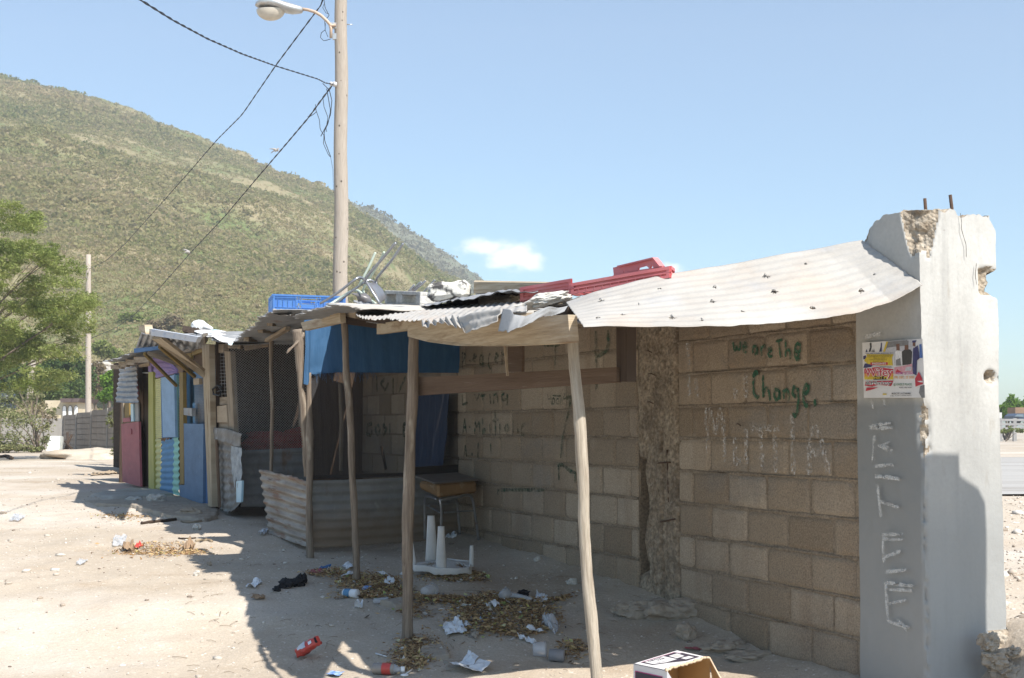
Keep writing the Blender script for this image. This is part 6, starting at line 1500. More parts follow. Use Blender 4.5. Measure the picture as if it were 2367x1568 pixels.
for (x0, y0, x1, y1, Y, lab) in ((168, 878, 186, 886, 85, "small pale tin roof glimpsed between the trees"), (238, 876, 262, 881, 90, "thin pale roof at the hill's foot just left of the stalls' roof edge")):
    mb = MB(); mb.panel([YY(x0, y0, Y), YY(x1, y0 + 1, Y), YY(x1, y1 + 2, Y), YY(x0, y1, Y)], 2.5); tag(mb.build("far_roof", m_roofw), lab, "roof")
# low pale rocks on the cut slope behind the trees
m_rock = mat("pale_rock", [(.33, .29, .24), (.45, .41, .35), (.55, .51, .45)], scale=.6, rough=1, bump=.5, bscale=4)
mb = MB()
for x_, y_, r_ in ((258, 858, 1.0), (272, 866, .8), (244, 850, .7), (240, 862, .6), (285, 872, .9), (228, 846, .6)): mb.blob(YY(x_, y_, 101), (r_ * 1.2, r_, r_ * .45), 3, .5, 1.6, int(x_))
ro = mb.build("rock_outcrop", m_rock); ro['kind'] = 'structure'

# ================================================================== TREES
m_acacia = mat("acacia_leaves", [(.12, .16, .04), (.20, .245, .065), (.28, .31, .10), (.38, .38, .16)], tint=True, scale=.6, rough=.8, bump=0, spec=.15, transl=.42)
m_grove = mat("dense_leaves", [(.035, .07, .018), (.07, .115, .03), (.12, .17, .05), (.2, .25, .07)], tint=True, scale=.4, rough=.7, bump=0, spec=.2, transl=.38)
m_lime = mat("lime_leaves", [(.10, .19, .02), (.17, .30, .035), (.27, .40, .06)], tint=True, scale=.4, rough=.7, bump=0, spec=.2, transl=.45)
m_greybush = mat("grey_green_leaves", [(.11, .13, .05), (.19, .21, .085), (.27, .275, .13), (.33, .30, .17)], tint=True, scale=.4, rough=.9, bump=0, spec=.1, transl=.35)
m_brush = mat("dry_brush_leaves", [(.16, .115, .07), (.25, .19, .12), (.3, .27, .15), (.2, .2, .1)], tint=True, scale=.4, rough=.9, bump=0, spec=.1, transl=.3)
m_trunk = mat("tree_bark", [(.13, .10, .075), (.22, .175, .135)], scale=3, coord='UV', stretch=(1, 8, 1), rough=1, bump=.5, bscale=9)
def leafcloud(blobs, per_m3, leaf, seed, lumps=10, spray=(1, 1, .35), tintj=.14, aspect=.4, flatness=.3):
    """blobs: (centre, radii). sprays of leaves gathered round random twig points"""
    r = np.random.default_rng(seed); Cs = []; Ts = []
    for c, rad in blobs:
        rad = np.array(rad); n = max(6, int(per_m3 * rad[0] * rad[2]))
        d = r.normal(size=(n, 3)); d /= np.linalg.norm(d, axis=1)[:, None]; k = r.uniform(.12, 1, n) ** .45
        ctr = np.array(tuple(c)) + d * k[:, None] * rad * (1 + .3 * fbm(d, 2.2, seed, 2))[:, None]
        tb = np.clip(.45 + .22 * fbm(ctr, 1.1, seed + 1, 2) + r.normal(0, .12, n), 0, 1)
        sz = min(rad.mean() * .16, .16) * r.uniform(.6, 1.5, n)
        C = np.repeat(ctr, lumps, 0); S = np.repeat(sz, lumps); off = r.normal(size=(len(C), 3)) * np.array(spray)
        # tilt each spray
        Cs.append(C + off * S[:, None]); Ts.append(np.clip(np.repeat(tb, lumps) + r.normal(0, tintj, len(C)), 0, 1))
    C = np.concatenate(Cs); t = np.concatenate(Ts)
    return leaf_quads(C, leaf, t, flatness=flatness, aspect=aspect, rng=r)
def tree(name, base, blobs, m, label, seed, per=60, leaf=.07, trunk_r=.15, group=None, lumps=12, cat="tree", limbs=None, spray=(1, 1, .35), aspect=.4):
    base = Vector(base); root = thing(name, label, cat, base, group)
    V, F, t = leafcloud(blobs, per, leaf, seed, lumps=lumps, spray=spray, aspect=aspect)
    fast_mesh("crown" if cat != "bush" else "foliage", V, F, t, m, root)
    mb = MB(); rs = random.Random(seed)
    for c, rad in (limbs or blobs):
        c = Vector(c); mid = base.lerp(c, .45) + Vector((rs.uniform(-.2, .2), rs.uniform(-.2, .2), .1 * (c - base).length)) 
        P = smoothp([base + Vector((0, 0, -.1)), mid, c], 14); n = len(P)
        mb.tube(P, [trunk_r * (1 - .8 * i / (n - 1)) for i in range(n)], 7)
        for _ in range(4):
            d = Vector((rs.uniform(-1, 1) * rad[0], rs.uniform(-1, 1) * rad[1], rs.uniform(-.6, .9) * rad[2])) * .8
            s_ = P[int(n * .7)]; mb.tube(smoothp([s_, (s_ + c + d) / 2 + Vector((0, 0, .1)), c + d], 8), [trunk_r * .25, trunk_r * .2, trunk_r * .18, trunk_r * .14, trunk_r * .12, trunk_r * .1, trunk_r * .08, trunk_r * .06, .01][:9] if False else trunk_r * .13, 5)
    mb.build("trunk" if cat != "bush" else "stems", m_trunk, root)
    return root
def bl_at(lst, Y):
    out = []
    for (x, y, rx, ry, *dy) in lst:
        Yd = Y + (dy[0] if dy else 0); out.append((YY(x, y, Yd), (rx / FOC * Yd, (rx * .8) / FOC * Yd, ry / FOC * Yd)))
    return out
# big acacia: layered flat sprays reaching in from the left edge
rs_ = random.Random(5); AB = []
def inside(x, y):                            # the crown's outline against the hill
    return x < np.interp(y, [455, 480, 520, 560, 600, 650, 700, 740, 790, 850, 900], [30, 70, 112, 120, 150, 185, 222, 215, 200, 200, 110])
while len(AB) < 180:
    x = rs_.uniform(-170, 215); y = rs_.uniform(462, 905)
    if not inside(x, y): continue
    if x > 60 and rs_.random() < .2: continue
    AB.append((x, y, rs_.uniform(20, 44), rs_.uniform(11, 22), rs_.uniform(-2.2, 2.2)))
LB = [AB[i] for i in range(0, 180, 8)]
tree("acacia_tree", (-16.2, 36, -.1), bl_at(AB, 36), m_acacia, "big feathery acacia spreading in from the left edge over the yard", 101, per=420, leaf=.045, trunk_r=.05, lumps=20, spray=(1.7, 1.7, .8), aspect=.3, limbs=bl_at(LB, 36))
# greyish bushes at its foot
tree("bush", (-16.4, 47, 0), bl_at([(15, 915, 30, 16), (52, 925, 22, 22, 1), (88, 912, 16, 14, 2), (-30, 950, 50, 30), (20, 968, 34, 20, -1), (62, 970, 26, 16), (95, 985, 22, 18), (10, 1015, 40, 18, -1), (60, 1022, 34, 14), (104, 1018, 18, 14), (118, 950, 14, 10), (38, 895, 14, 10)], 47), m_greybush, "broad grey green thorn bush left of the cream building", 103, per=170, leaf=.055, trunk_r=.03, cat="bush", lumps=20, spray=(2.0, 2.0, 1.3))
tree("bush", (-16.9, 48, 0), bl_at([(98, 945, 22, 20), (118, 965, 16, 18), (70, 920, 20, 12)], 49), m_brush, "brown dry bush standing against the cream building", 105, per=240, leaf=.05, trunk_r=.03, cat="bush", lumps=14, spray=(1, 1, 1))
tree("bush", (-17.2, 46, 0), bl_at([(20, 1035, 40, 9), (75, 1038, 30, 8), (-30, 1030, 50, 16)], 46), m_greybush, "low grey green scrub along the yard's far edge at far left", 107, per=500, leaf=.06, trunk_r=.03, cat="bush", lumps=16)
tree("bush", (-8.7, 31, -.05), bl_at([(262, 960, 16, 10), (272, 985, 16, 12), (258, 975, 12, 9), (268, 1015, 14, 12), (270, 1045, 18, 12), (285, 940, 14, 12), (285, 1000, 14, 20)], 31), m_greybush, "pale spiky bush growing against the far wall beside the pink stall", 109, per=900, leaf=.035, trunk_r=.03, cat="bush", lumps=14, spray=(1.4, 1.4, .6))
# grove behind
grv = "trees behind the far wall"
for k, (bb, Y, m_, lab, sd) in enumerate((
    ([(75, 870, 45, 26), (110, 900, 40, 26), (60, 905, 40, 22)], 72, m_grove, "mid green tree behind the leaning pole at far left", 111),
    ([(140, 875, 34, 30), (165, 900, 30, 26), (120, 845, 26, 14), (150, 840, 24, 12)], 76, m_grove, "dark green tree directly behind the cream building", 113),
    ([(192, 870, 26, 26), (190, 905, 24, 24), (180, 835, 22, 12)], 82, m_grove, "dark tree just left of the bare far pole", 115),
    ([(222, 880, 16, 28), (228, 850, 14, 14), (215, 910, 16, 20)], 84, m_brush, "thin brownish tree just right of the bare far pole", 117),
    ([(248, 880, 16, 18), (258, 905, 20, 22), (240, 915, 16, 14), (262, 865, 14, 12)], 70, m_lime, "bright lime green tree above the far wall", 119),
    ([(290, 895, 26, 26), (280, 870, 20, 16)], 74, m_grove, "green tree partly hidden by the pink stall's roof", 121),
    ([(10, 880, 50, 30), (-40, 860, 50, 50)], 78, m_grove, "shaded tree behind the water tank", 123))):
    B = bl_at(bb, Y); b0 = B[0][0]; tree("broadleaf_tree", (b0.x, Y, 0), B, m_, lab, sd, per=330, leaf=.10, trunk_r=.09, group=grv, lumps=14, spray=(1, 1, .9), aspect=.55)
# big green trees low on the slope at the hill's foot
for k, (bb, Y, m_, lab, sd) in enumerate((
    ([(300, 735, 26, 12), (330, 742, 22, 9)], 130, m_acacia, "pale green tree on the lower slope above the painted stall", 131),
    ([(235, 805, 30, 16), (262, 820, 24, 12)], 105, m_acacia, "light green tree on the lower slope just above the rocky cut", 133),
    ([(360, 755, 30, 12), (395, 745, 28, 12)], 125, m_brush, "dry tan tree on the lower slope behind the striped awning", 135))):
    B = bl_at(bb, Y); b0 = B[0][0]; tree("slope_tree", (b0.x, Y, b0.z - 1.5), B, m_, lab, sd, per=160, leaf=.14, trunk_r=.08, group="trees at the foot of the hill", lumps=14, aspect=.55, spray=(1, 1, .8))
# right background
tree("broadleaf_tree", (35, 96, 0), bl_at([(2322, 950, 16, 18), (2345, 945, 20, 22), (2338, 925, 10, 14), (2375, 950, 30, 24), (2310, 962, 12, 8)], 96), m_lime, "bright green tree beyond the yard's far railing at right", 141, per=260, leaf=.11, trunk_r=.10, lumps=14, spray=(1, 1, 1), aspect=.5)
tree("bush", (30.6, 84, .1), bl_at([(2332, 993, 12, 8), (2360, 996, 14, 6), (2318, 998, 8, 5)], 84), m_acacia, "weedy bush growing through the far railing", 143, per=300, leaf=.09, trunk_r=.03, cat="bush", lumps=12)
m_rail = mat("grey_railing", [(.27, .26, .25), (.36, .35, .34)], scale=3, rough=.9, bump=.1)
fr = thing("railing", "grey concrete railing along the far edge of the yard", "railing", YY(2330, 1000, 86))
for y_ in (971, 981, 990):
    mb = MB(); mb.beam(YY(2250, y_, 86), YY(2480, y_, 86), .12, .13); mb.build("rail", m_rail, fr)
for x_ in (2312, 2345, 2378, 2279):
    mb = MB(); a_ = YY(x_, 967, 86.05); b_ = YY(x_, 1010, 86.05); b_.z = -.1; mb.beam(a_, b_, .2, .2, up=(0, 1, 0)); mb.build("rail_post", m_rail, fr)
mb = MB(); mb.panel([YY(2290, 954, 90), YY(2316, 954, 90), YY(2316, 975, 90), YY(2290, 975, 90)], 2); hut = mb.build("pale_hut", m_roofw); tag(hut, "small pale hut against the wall edge beyond the railing", "hut")
m_ctn = mat("brown_load", [(.28, .17, .1), (.34, .22, .14)], rough=.9, bump=0); m_car = mat("dark_car_paint", [(.05, .07, .12)], rough=.3, bump=0, spec=.6); m_cglass = mat("car_glass", [(.15, .2, .25)], rough=.1, bump=0, spec=.8)
ca = thing("parked_truck", "dark truck with a brown load parked beyond the railing at the right edge", "truck", YY(2365, 980, 92))
mb = MB(); pts = [(2340, 974), (2343, 962), (2350, 956), (2395, 956), (2400, 974)]; mb.panel([YY(a, b, 92) for a, b in pts], 1.7); mb.build("cab", m_car, ca)
mb = MB(); pts = [(2345, 963), (2351, 958), (2366, 958), (2366, 964)]; mb.panel([YY(a, b, 91.95) for a, b in pts], .05); mb.build("windscreen", m_cglass, ca)
mb = MB(); mb.panel([YY(2347, 942, 93.5), YY(2400, 942, 93.5), YY(2400, 957, 93.5), YY(2347, 957, 93.5)], 1.5); mb.build("load", m_ctn, ca)
for x_ in (2350, 2390):
    mb = MB(); c = YY(x_, 975, 91.9); mb.tube([c, c + Vector((0, .25, 0))], .28, 12); mb.build("wheel", m_black, ca)
# ================================================================== LITTER AND STONES
# loose leaf litter (nobody could count it)
ZL = zoomf(780, 1350, 5.036); ZQ = zoomf(1080, 1380, 5.68); ZG = zoomf(0, 1150, 3.098); ZK = zoomf(550, 1150, 2.63)
def gpt(x, y): p = G(x, y); return p
m_litter = mat("fallen_leaves", [(.12, .075, .045), (.28, .17, .09), (.48, .31, .16), (.62, .46, .25), (.46, .40, .12)], tint=True, scale=9, rough=.9, bump=0, spec=.1, transl=.15)
patches = [  # centre (display), rx, ry, count, zoom
 (ZL(640, 330), 62, 12, 1500), (ZL(800, 480), 60, 16, 1700), (ZL(520, 400), 50, 12, 900), (ZL(900, 600), 55, 14, 900), (ZL(1250, 560), 40, 14, 600), (ZL(1300, 680), 70, 9, 1000), (ZL(1750, 600), 50, 9, 500),
 (ZQ(650, 480), 40, 14, 1300), (ZQ(1050, 520), 40, 9, 700), (ZQ(250, 620), 50, 6, 500), (ZQ(1250, 720), 62, 18, 2600), (ZQ(900, 850), 75, 22, 2600), (ZQ(600, 1080), 62, 12, 1500), (ZQ(1300, 1000), 48, 18, 1300), (ZQ(350, 960), 40, 18, 800),
 (ZQ(1000, 1150), 40, 6, 400), (ZQ(1800, 1280), 32, 10, 400), (ZL(1250, 1280), 40, 14, 1100), (ZL(1100, 1340), 40, 20, 900), (ZL(1500, 850), 60, 12, 600), (ZL(1150, 970), 40, 12, 400),
 (ZK(640, 660), 40, 7, 500), (ZK(1500, 690), 45, 6, 700), (ZK(1600, 640), 22, 8, 400), (ZK(1510, 570), 20, 5, 250), (ZG(1190, 580), 80, 12, 1500), (ZG(920, 335), 50, 7, 500), (ZG(1450, 590), 30, 6, 300), (ZL(600, 560), 60, 20, 500), (ZL(1600, 270), 60, 6, 500)]
Cs = []; Sz = []; Tn = []
for (cx_, cy_), rx, ry, n in patches:
    for _ in range(n):
        r_ = random.random() ** .62 * (1 if random.random() < .85 else random.uniform(1, 1.9)); a_ = random.uniform(0, 6.283)
        x = cx_ + rx * 1.25 * r_ * math.cos(a_) * random.uniform(.6, 1.3); y = cy_ + ry * 1.25 * r_ * math.sin(a_) * random.uniform(.7, 1.3)
        Y0 = None
        d = ray(x, y)
        if d.z >= -.02: continue
        zg = -.25
        for _k in range(4):
            Yv = (zg - EYE) / d.z * d.y; Xv = Yv * d.x / d.y; zg = float(gz(Xv, Yv, False))
        Cs.append((Xv, Yv, zg)); Sz.append(random.uniform(.008, .020)); Tn.append(min(1, max(0, random.gauss(.42, .26))))
C = np.array(Cs); C[:, 2] = gz(C[:, 0], C[:, 1]) + RNG.uniform(.003, .02, len(C))
V, F, t = leaf_quads(C, np.array(Sz), np.array(Tn), flatness=.75, aspect=.33)
lo = fast_mesh("leaf_litter", V, F, t, m_litter); lo['kind'] = 'stuff'
k_ = RNG.uniform(0, 1, len(C)) < .035
Cb = C[k_] + RNG.normal(0, .05, (k_.sum(), 3)) * np.array([1, 1, 0]); Cb[:, 2] = gz(Cb[:, 0], Cb[:, 1]) + .012
V, F, t = leaf_quads(Cb, RNG.uniform(.006, .022, len(Cb)), RNG.uniform(0, 1, len(Cb)), flatness=.7, aspect=.6)
m_bits = mat("paper_bits", [(.10, .08, .07), (.30, .27, .24), (.55, .54, .52), (.62, .62, .60), (.50, .50, .20), (.30, .40, .12)], tint=True, scale=9, rough=.7, bump=0)
lb = fast_mesh("litter_bits", V, F, t, m_bits); lb['kind'] = 'stuff'
# pebbles and grit over the dirt
def pebbles(name, n, box, size, seed, m, dens=None):
    r = np.random.default_rng(seed); x = r.uniform(box[0], box[1], n); y = box[2] + (box[3] - box[2]) * r.uniform(0, 1, n) ** 1.3
    t_ = (x - E0.x) * NF.x + (y - E0.y) * NF.y; k = (t_ > .05) | (t_ < -.6); x, y = x[k], y[k]; n = len(x)
    z = gz(x, y); s = size * r.uniform(.4, 1, n) ** 2 * (1 + 2.2 * (r.uniform(0, 1, n) > .97))
    v0, f0 = ICO[0]; V = []; v0 = np.array(v0); nv = len(v0)
    jit = 1 + r.uniform(-.3, .3, (n, nv))
    sc = np.stack([s * r.uniform(.7, 1.4, n), s * r.uniform(.7, 1.4, n), s * r.uniform(.4, .8, n)], -1)
    V = v0[None] * jit[..., None] * sc[:, None, :] + np.stack([x, y, z + s * .15], -1)[:, None, :]
    F = (np.array(f0)[None] + (np.arange(n) * nv)[:, None, None]).reshape(-1, 3)
    t = np.repeat(np.clip(r.normal(.5, .25, n), 0, 1), len(f0))
    o = fast_mesh(name, V.reshape(-1, 3), F, t, m, tri=True); o['kind'] = 'stuff'
m_peb = mat("pebbles", [(.18, .14, .11), (.38, .32, .26), (.55, .5, .43), (.66, .62, .56)], tint=True, scale=9, rough=.95, bump=0, spec=.1)
pebbles("gravel", 9000, (-6.5, 2.2, 5.2, 16), .008, 5, m_peb)
pebbles("gravel", 6000, (-14, 1, 9, 34), .012, 6, m_peb)
pebbles("gravel", 7000, (2.0, 6.5, 5.2, 17), .018, 7, m_peb)
# twigs
mb = MB()
for _ in range(170):
    x = random.uniform(420, 1500); y = random.uniform(1300, 1560); p = G(x, y); an = random.uniform(0, 3.14); L = random.uniform(.02, .09)
    q = p + Vector((math.cos(an) * L, math.sin(an) * L, 0)); q.z = float(gz(q.x, q.y)) + .006; p.z += .006
    mb.tube([p, p.lerp(q, .5) + Vector((0, random.uniform(-.006, .006), .004)), q], .0014, 4)
tw = mb.build("twigs", m_wood); tw['kind'] = 'stuff'

def stone(x, y, r, label, m=None, seed=1, name="stone", cat="stone", group=None, sink=.3, amp=.35):
    p = G(x, y); mb = MB(); r = r if hasattr(r, '__len__') else (r, r * .8, r * .6)
    mb.blob((p.x, p.y, p.z + r[2] * (1 - sink)), r, 3, amp, 1.6, seed)
    o = mb.build(name, m or m_conc); return tag(o, label, cat, group)
m_dusty = mat("dusty_rubble", [(.30, .25, .195), (.40, .34, .27)], scale=8, rough=1, bump=.9, bscale=22, voro=26, dirts=[((.22, .18, .14), 6, .55, .7, .6)])
stone(*Z5(415, 1325), (.062, .055, .052), "rough grey stone in front of the pilaster's foot, nearest the cardboard box", m_dusty, 201)
for x, y, r, s_, lab in ((120, 1190, (.14, .08, .06), 202, "flat buried rubble lump left of the pilaster's foot"), (330, 1200, (.15, .09, .07), 203, "buried rubble lump at the pilaster's foot beneath the rebar slot"), (440, 1175, (.13, .08, .06), 204, "low rubble lump against the wall just right of the pilaster"), (650, 1390, (.14, .07, .035), 205, "half buried slab of rubble along the wall right of the blue cap"), (790, 1440, (.12, .06, .03), 206, "smaller rubble slab along the wall, furthest right")):
    stone(*Z5(x, y), r, lab, m_dusty, s_, "rubble", "rubble", "rubble along the wall foot", sink=.55)
stone(*ZQ(1795, 262), (.036, .025, .022), "small pale stone lying left of the near post", seed=207, group=None)
stone(*ZK(2005, 578), (.026, .02, .018), "small pale pebble near the wall foot left of the near post", seed=208)
stone(*ZG(1490, 445), (.042, .035, .030), "round pale stone in the shade before the corner panel", seed=209)
stone(*ZG(1180, 245), (.10, .07, .06), "pale stone on the slab before the painted stall", seed=210)
stone(*ZG(1015, 240), (.09, .06, .04), "flatter stone left of the pale one on the slab", seed=211)
stone(*ZG(1445, 345), (.12, .08, .05), "broad embedded stone before the battered corner panel", m_dusty, 212)
stone(*ZG(1488, 792), (.022, .02, .02), "tiny white stone out on the sunny dirt", seed=213)
stone(*ZG(1585, 715), (.022, .018, .018), "tiny grey stone near the shade's edge", m_dusty, 214)
for x, y, r, s_, lab in ((2165, 1330, (.10, .08, .09), 215, "upper lump of broken concrete at the pillar's foot"), (2200, 1420, (.13, .1, .10), 216, "middle lump of broken concrete at the pillar's foot"), (2260, 1500, (.14, .1, .09), 217, "lowest lump of broken concrete by the right edge"), (2300, 1390, (.08, .07, .05), 218, "outer lump of broken concrete at the right edge")):
    d = ray(*Z5(x, y)); o = Vector((0, 0, EYE)); k = 6.42 / d.y; p = o + d * k; r = tuple(q * .45 for q in r)
    mb = MB(); mb.blob(p - Vector((0, 0, r[2] * .3)), r, 4, .45, 2.4, s_); tag(mb.build("rubble", m_dusty), lab, "rubble", "rubble at the pillar foot")
# low broken concrete slab in front of the painted stall and the wedge of bedrock by the litter
m_apron = mat("cracked_concrete", [(.30, .27, .235), (.38, .35, .31)], scale=3, rough=1, bump=.6, bscale=12, dirts=[((.45, .41, .36), 5, .55, .7, .5), ((.22, .19, .16), 2, .55, .7, .5)])
def slab(name, pts, h, m, seed, label=None):
    P = [G(*p) for p in pts]; c = sum(P, Vector()) / len(P); rows = []
    A = polyline(P + [P[0]], 60); A = A + np.stack([.05 * fbm(A, 4, seed, 3), .05 * fbm(A, 4, seed + 1, 3), 0 * A[:, 0]], -1)
    for k, (s_, dz) in enumerate(((1.03, -.05), (1.0, h * .8), (.97, h), (.7, h * 1.05), (.35, h * 1.1), (0.02, h * 1.1))):
        R = np.array(tuple(c)) + (A - np.array(tuple(c))) * s_; R[:, 2] = gz(R[:, 0], R[:, 1], False) + dz + .008 * fbm(R, 6, seed + 2, 3); rows.append(R)
    mb = MB(); mb.grid(np.array(rows)); o = mb.build(name, m); o['kind'] = 'structure'; return o
slab("concrete_apron", [ZG(700, 195), ZG(800, 175), ZG(1060, 150), ZG(1340, 160), ZG(1330, 205), ZG(1100, 210), ZG(850, 220)], .05, m_apron, 221)
slab("broken_apron", [ZG(640, 235), ZG(860, 225), ZG(1340, 200), ZG(1700, 320), ZG(1560, 385), ZG(1300, 372), ZG(1150, 340), ZG(1000, 280), ZG(760, 270)], .03, m_dusty, 223)
slab("bedrock", [ZL(1210, 1050), ZL(1400, 1110), ZL(1580, 1160), ZL(1600, 1260), ZL(1450, 1300), ZL(1320, 1290)], .02, m_dusty, 225)
slab("bedrock", [ZL(740, 640), ZL(1000, 610), ZL(1080, 700), ZL(900, 720)], .025, m_dusty, 227)
slab("bedrock", [ZL(1500, 1350), ZL(1700, 1345), ZL(1690, 1420), ZL(1560, 1440)], .02, m_dusty, 229)

# crumpled paper / plastic pieces
m_wpaper = mat("white_paper", [(.60, .62, .64), (.72, .73, .75)], scale=6, rough=.7, bump=.1, dirts=[((.35, .3, .26), 9, .62, .72, .5)])
m_clear = mat("clear_plastic", [(.55, .56, .58), (.65, .66, .68)], scale=9, rough=.2, spec=.7, bump=.1, alpha=.42)
m_blueprint = mat("blue_print", [(.55, .60, .68), (.10, .22, .50), (.6, .65, .7)], scale=22, rough=.6, bump=0)
m_redw = mat("red_wrapper", [(.42, .04, .03), (.55, .07, .05)], scale=6, rough=.35, bump=.1, spec=.5)
m_blackc = mat("black_cloth", [(.012, .012, .014), (.025, .025, .028)], scale=8, rough=.9, bump=.2)
m_brownc = mat("brown_scrap", [(.25, .17, .11), (.36, .25, .16)], scale=8, rough=.9, bump=.2)
m_silver = mat("silver_wrapper", [(.5, .5, .52), (.62, .62, .64)], scale=8, rough=.3, metal=.4, bump=.1)
def scrap(name, pts, m, label, cat, h=.02, seed=1, cr=.012, n=16, group=None, build=True, fold=0.0):
    """a crumpled sheet covering the picture polygon pts (4 corners), resting on the ground"""
    P = [G(*p) for p in pts]
    g = []
    for i in range(n):
        u = i / (n - 1); row = []
        for j in range(n):
            v = j / (n - 1); p = (P[0] * (1 - u) + P[1] * u) * (1 - v) + (P[3] * (1 - u) + P[2] * u) * v; row.append(tuple(p))
        g.append(row)
    g = np.array(g); z0 = gz(g[..., 0], g[..., 1]); nz_ = fbm(g * np.array([1, 1, 0]), 18, seed, 3)
    g[..., 2] = z0 + .008 + np.abs(nz_) * cr * 1.6 + h * np.abs(np.linspace(-1, 1, n))[:, None] * fold
    g[..., 0] += .006 * vnoise(g, 30, seed + 3); g[..., 1] += .02 * vnoise(g, 16, seed + 5)
    mb = MB(); mb.grid(g, smooth=False)
    if not build: return mb
    o = mb.build(name, m, solid=.0015); return tag(o, label, cat, group)
scrap("printed_bag", [ZL(1510, 935), ZL(1700, 845), ZL(1820, 1000), ZL(1560, 1040)], m_wpaper, "large white printed packet lying on the dead leaves", "packet", seed=301, cr=.02)
scrap("paper_scrap", [ZL(1750, 880), ZL(1860, 865), ZL(1870, 910), ZL(1790, 925)], m_wpaper, "torn corner of paper just right of the large white packet", "paper", seed=302)
scrap("folded_card", [ZL(1590, 1470), ZL(1840, 1330), ZL(1960, 1395), ZL(1730, 1500)], m_wpaper, "folded white card at the bottom, left half", "card", seed=303, cr=.01, fold=1, h=.04)
scrap("folded_card", [ZL(1735, 1500), ZL(1960, 1395), ZL(2110, 1440), ZL(1880, 1530)], m_wpaper, "curved white card at the bottom, right half", "card", seed=304, cr=.006, fold=1, h=.03)
scrap("paper_scrap", [ZK(130, 755), ZK(200, 715), ZK(240, 722), ZK(195, 755)], m_wpaper, "small white paper at the shade's edge left of the black cloth", "paper", seed=305, cr=.02)
scrap("paper_scrap", [ZL(275, 175), ZL(350, 140), ZL(420, 205), ZL(330, 215)], m_wpaper, "pale paper just left of the third post's foot, upper", "paper", seed=306)
scrap("paper_scrap", [ZL(272, 305), ZL(300, 285), ZL(410, 262), ZL(405, 300)], m_wpaper, "narrow white paper just left of the third post's foot, lower", "paper", seed=307)
scrap("wrapper", [ZL(500, 478), ZL(620, 430), ZL(655, 455), ZL(540, 490)], m_blueprint, "blue and white wrapper behind the plastic cup", "wrapper", seed=308)
scrap("wrapper", [ZK(645, 1322), ZK(680, 1302), ZK(770, 1302), ZK(735, 1328)], m_blueprint, "blue and white wrapper in the sun at the bottom edge", "wrapper", seed=309, cr=.006)
scrap("wrapper", [ZK(600, 640), ZK(615, 622), ZK(682, 616), ZK(660, 640)], m_navy, "dark blue wrapper in the leaves left of the third post", "wrapper", seed=310)
scrap("wrapper", [ZK(545, 662), ZK(560, 640), ZK(635, 645), ZK(625, 664)], m_pink, "faded red wrapper in the leaves left of the third post", "wrapper", seed=311)
scrap("wrapper", [ZQ(495, 790), ZQ(530, 775), ZQ(580, 815), ZQ(520, 822)], m_sky, "tiny bright blue wrapper right of the large white packet", "wrapper", seed=312)
scrap("paper_scrap", [ZQ(600, 600), ZQ(660, 575), ZQ(810, 600), ZQ(730, 622)], m_wpaper, "crumpled white strip in the middle leaf heap", "paper", seed=313, cr=.03)
scrap("paper_scrap", [ZQ(1045, 1050), ZQ(1110, 1030), ZQ(1310, 1095), ZQ(1240, 1110)], m_wpaper, "crumpled white strip at the lower right of the big leaf heap", "paper", seed=314, cr=.035)
scrap("paper_scrap", [ZQ(1165, 915), ZQ(1280, 905), ZQ(1410, 935), ZQ(1260, 950)], m_wpaper, "narrow white paper strip beside the clear plastic film", "paper", seed=315, cr=.015)
scrap("plastic_film", [ZQ(1370, 820), ZQ(1500, 780), ZQ(1640, 890), ZQ(1550, 1000)], m_clear, "bluish clear plastic film at the right of the big leaf heap", "plastic film", seed=316, cr=.035)
scrap("printed_carton", [ZQ(1270, 540), ZQ(1310, 405), ZQ(1475, 480), ZQ(1450, 535)], m_wpaper, "crushed pale carton right of the plastic cups", "carton", seed=317, cr=.014)
scrap("paper_scrap", [ZL(425, 700), ZL(470, 640), ZL(540, 690), ZL(480, 715)], m_wpaper, "crumpled white tissue before the second post", "paper", seed=318, cr=.04)
scrap("paper_scrap", [ZL(800, 395), ZL(850, 355), ZL(930, 385), ZL(870, 405)], m_wpaper, "small cream scrap left of the second post", "paper", seed=319, cr=.02)
scrap("paper_scrap", [ZL(700, 275), ZL(800, 262), ZL(850, 290), ZL(740, 300)], m_wpaper, "grey paper scrap between the second and third posts", "paper", seed=320, cr=.02)
scrap("paper_scrap", [ZD(470, 965), ZD(580, 930), ZD(610, 965), ZD(520, 975)], m_wpaper, "white scrap on the ground under the school desk", "paper", seed=321, cr=.03)
scrap("paper_scrap", [ZK(215, 415), ZK(265, 388), ZK(280, 400), ZK(230, 428)], m_wpaper, "white scrap left of the rusty panel's foot", "paper", seed=322, cr=.03)
scrap("wrapper", [ZK(165, 830), ZK(185, 810), ZK(255, 815), ZK(250, 830)], m_brownc, "tan wrapper on the shade's edge below the small white paper", "wrapper", seed=323, cr=.02)
scrap("brown_card", [ZL(1830, 1000), ZL(1880, 940), ZL(1980, 980), ZL(1920, 1110)], m_dusty, "dirt-coloured flattened card below the large white packet", "card", seed=324, cr=.01)
scrap("plastic_film", [ZG(60, 385), ZG(110, 335), ZG(190, 350), ZG(150, 390)], m_clear, "clear plastic bag on the sunny dirt at far left", "plastic film", seed=325, cr=.015)
scrap("plastic_film", [ZG(565, 720), ZG(600, 680), ZG(665, 680), ZG(640, 715)], m_clear, "clear plastic scrap on open sunny dirt below the dry leaves", "plastic film", seed=326, cr=.01)
scrap("plastic_film", [ZG(850, 580), ZG(860, 510), ZG(960, 500), ZG(940, 570)], m_clear, "clear plastic bag at the left end of the dry leaf patch", "plastic film", seed=327, cr=.02)
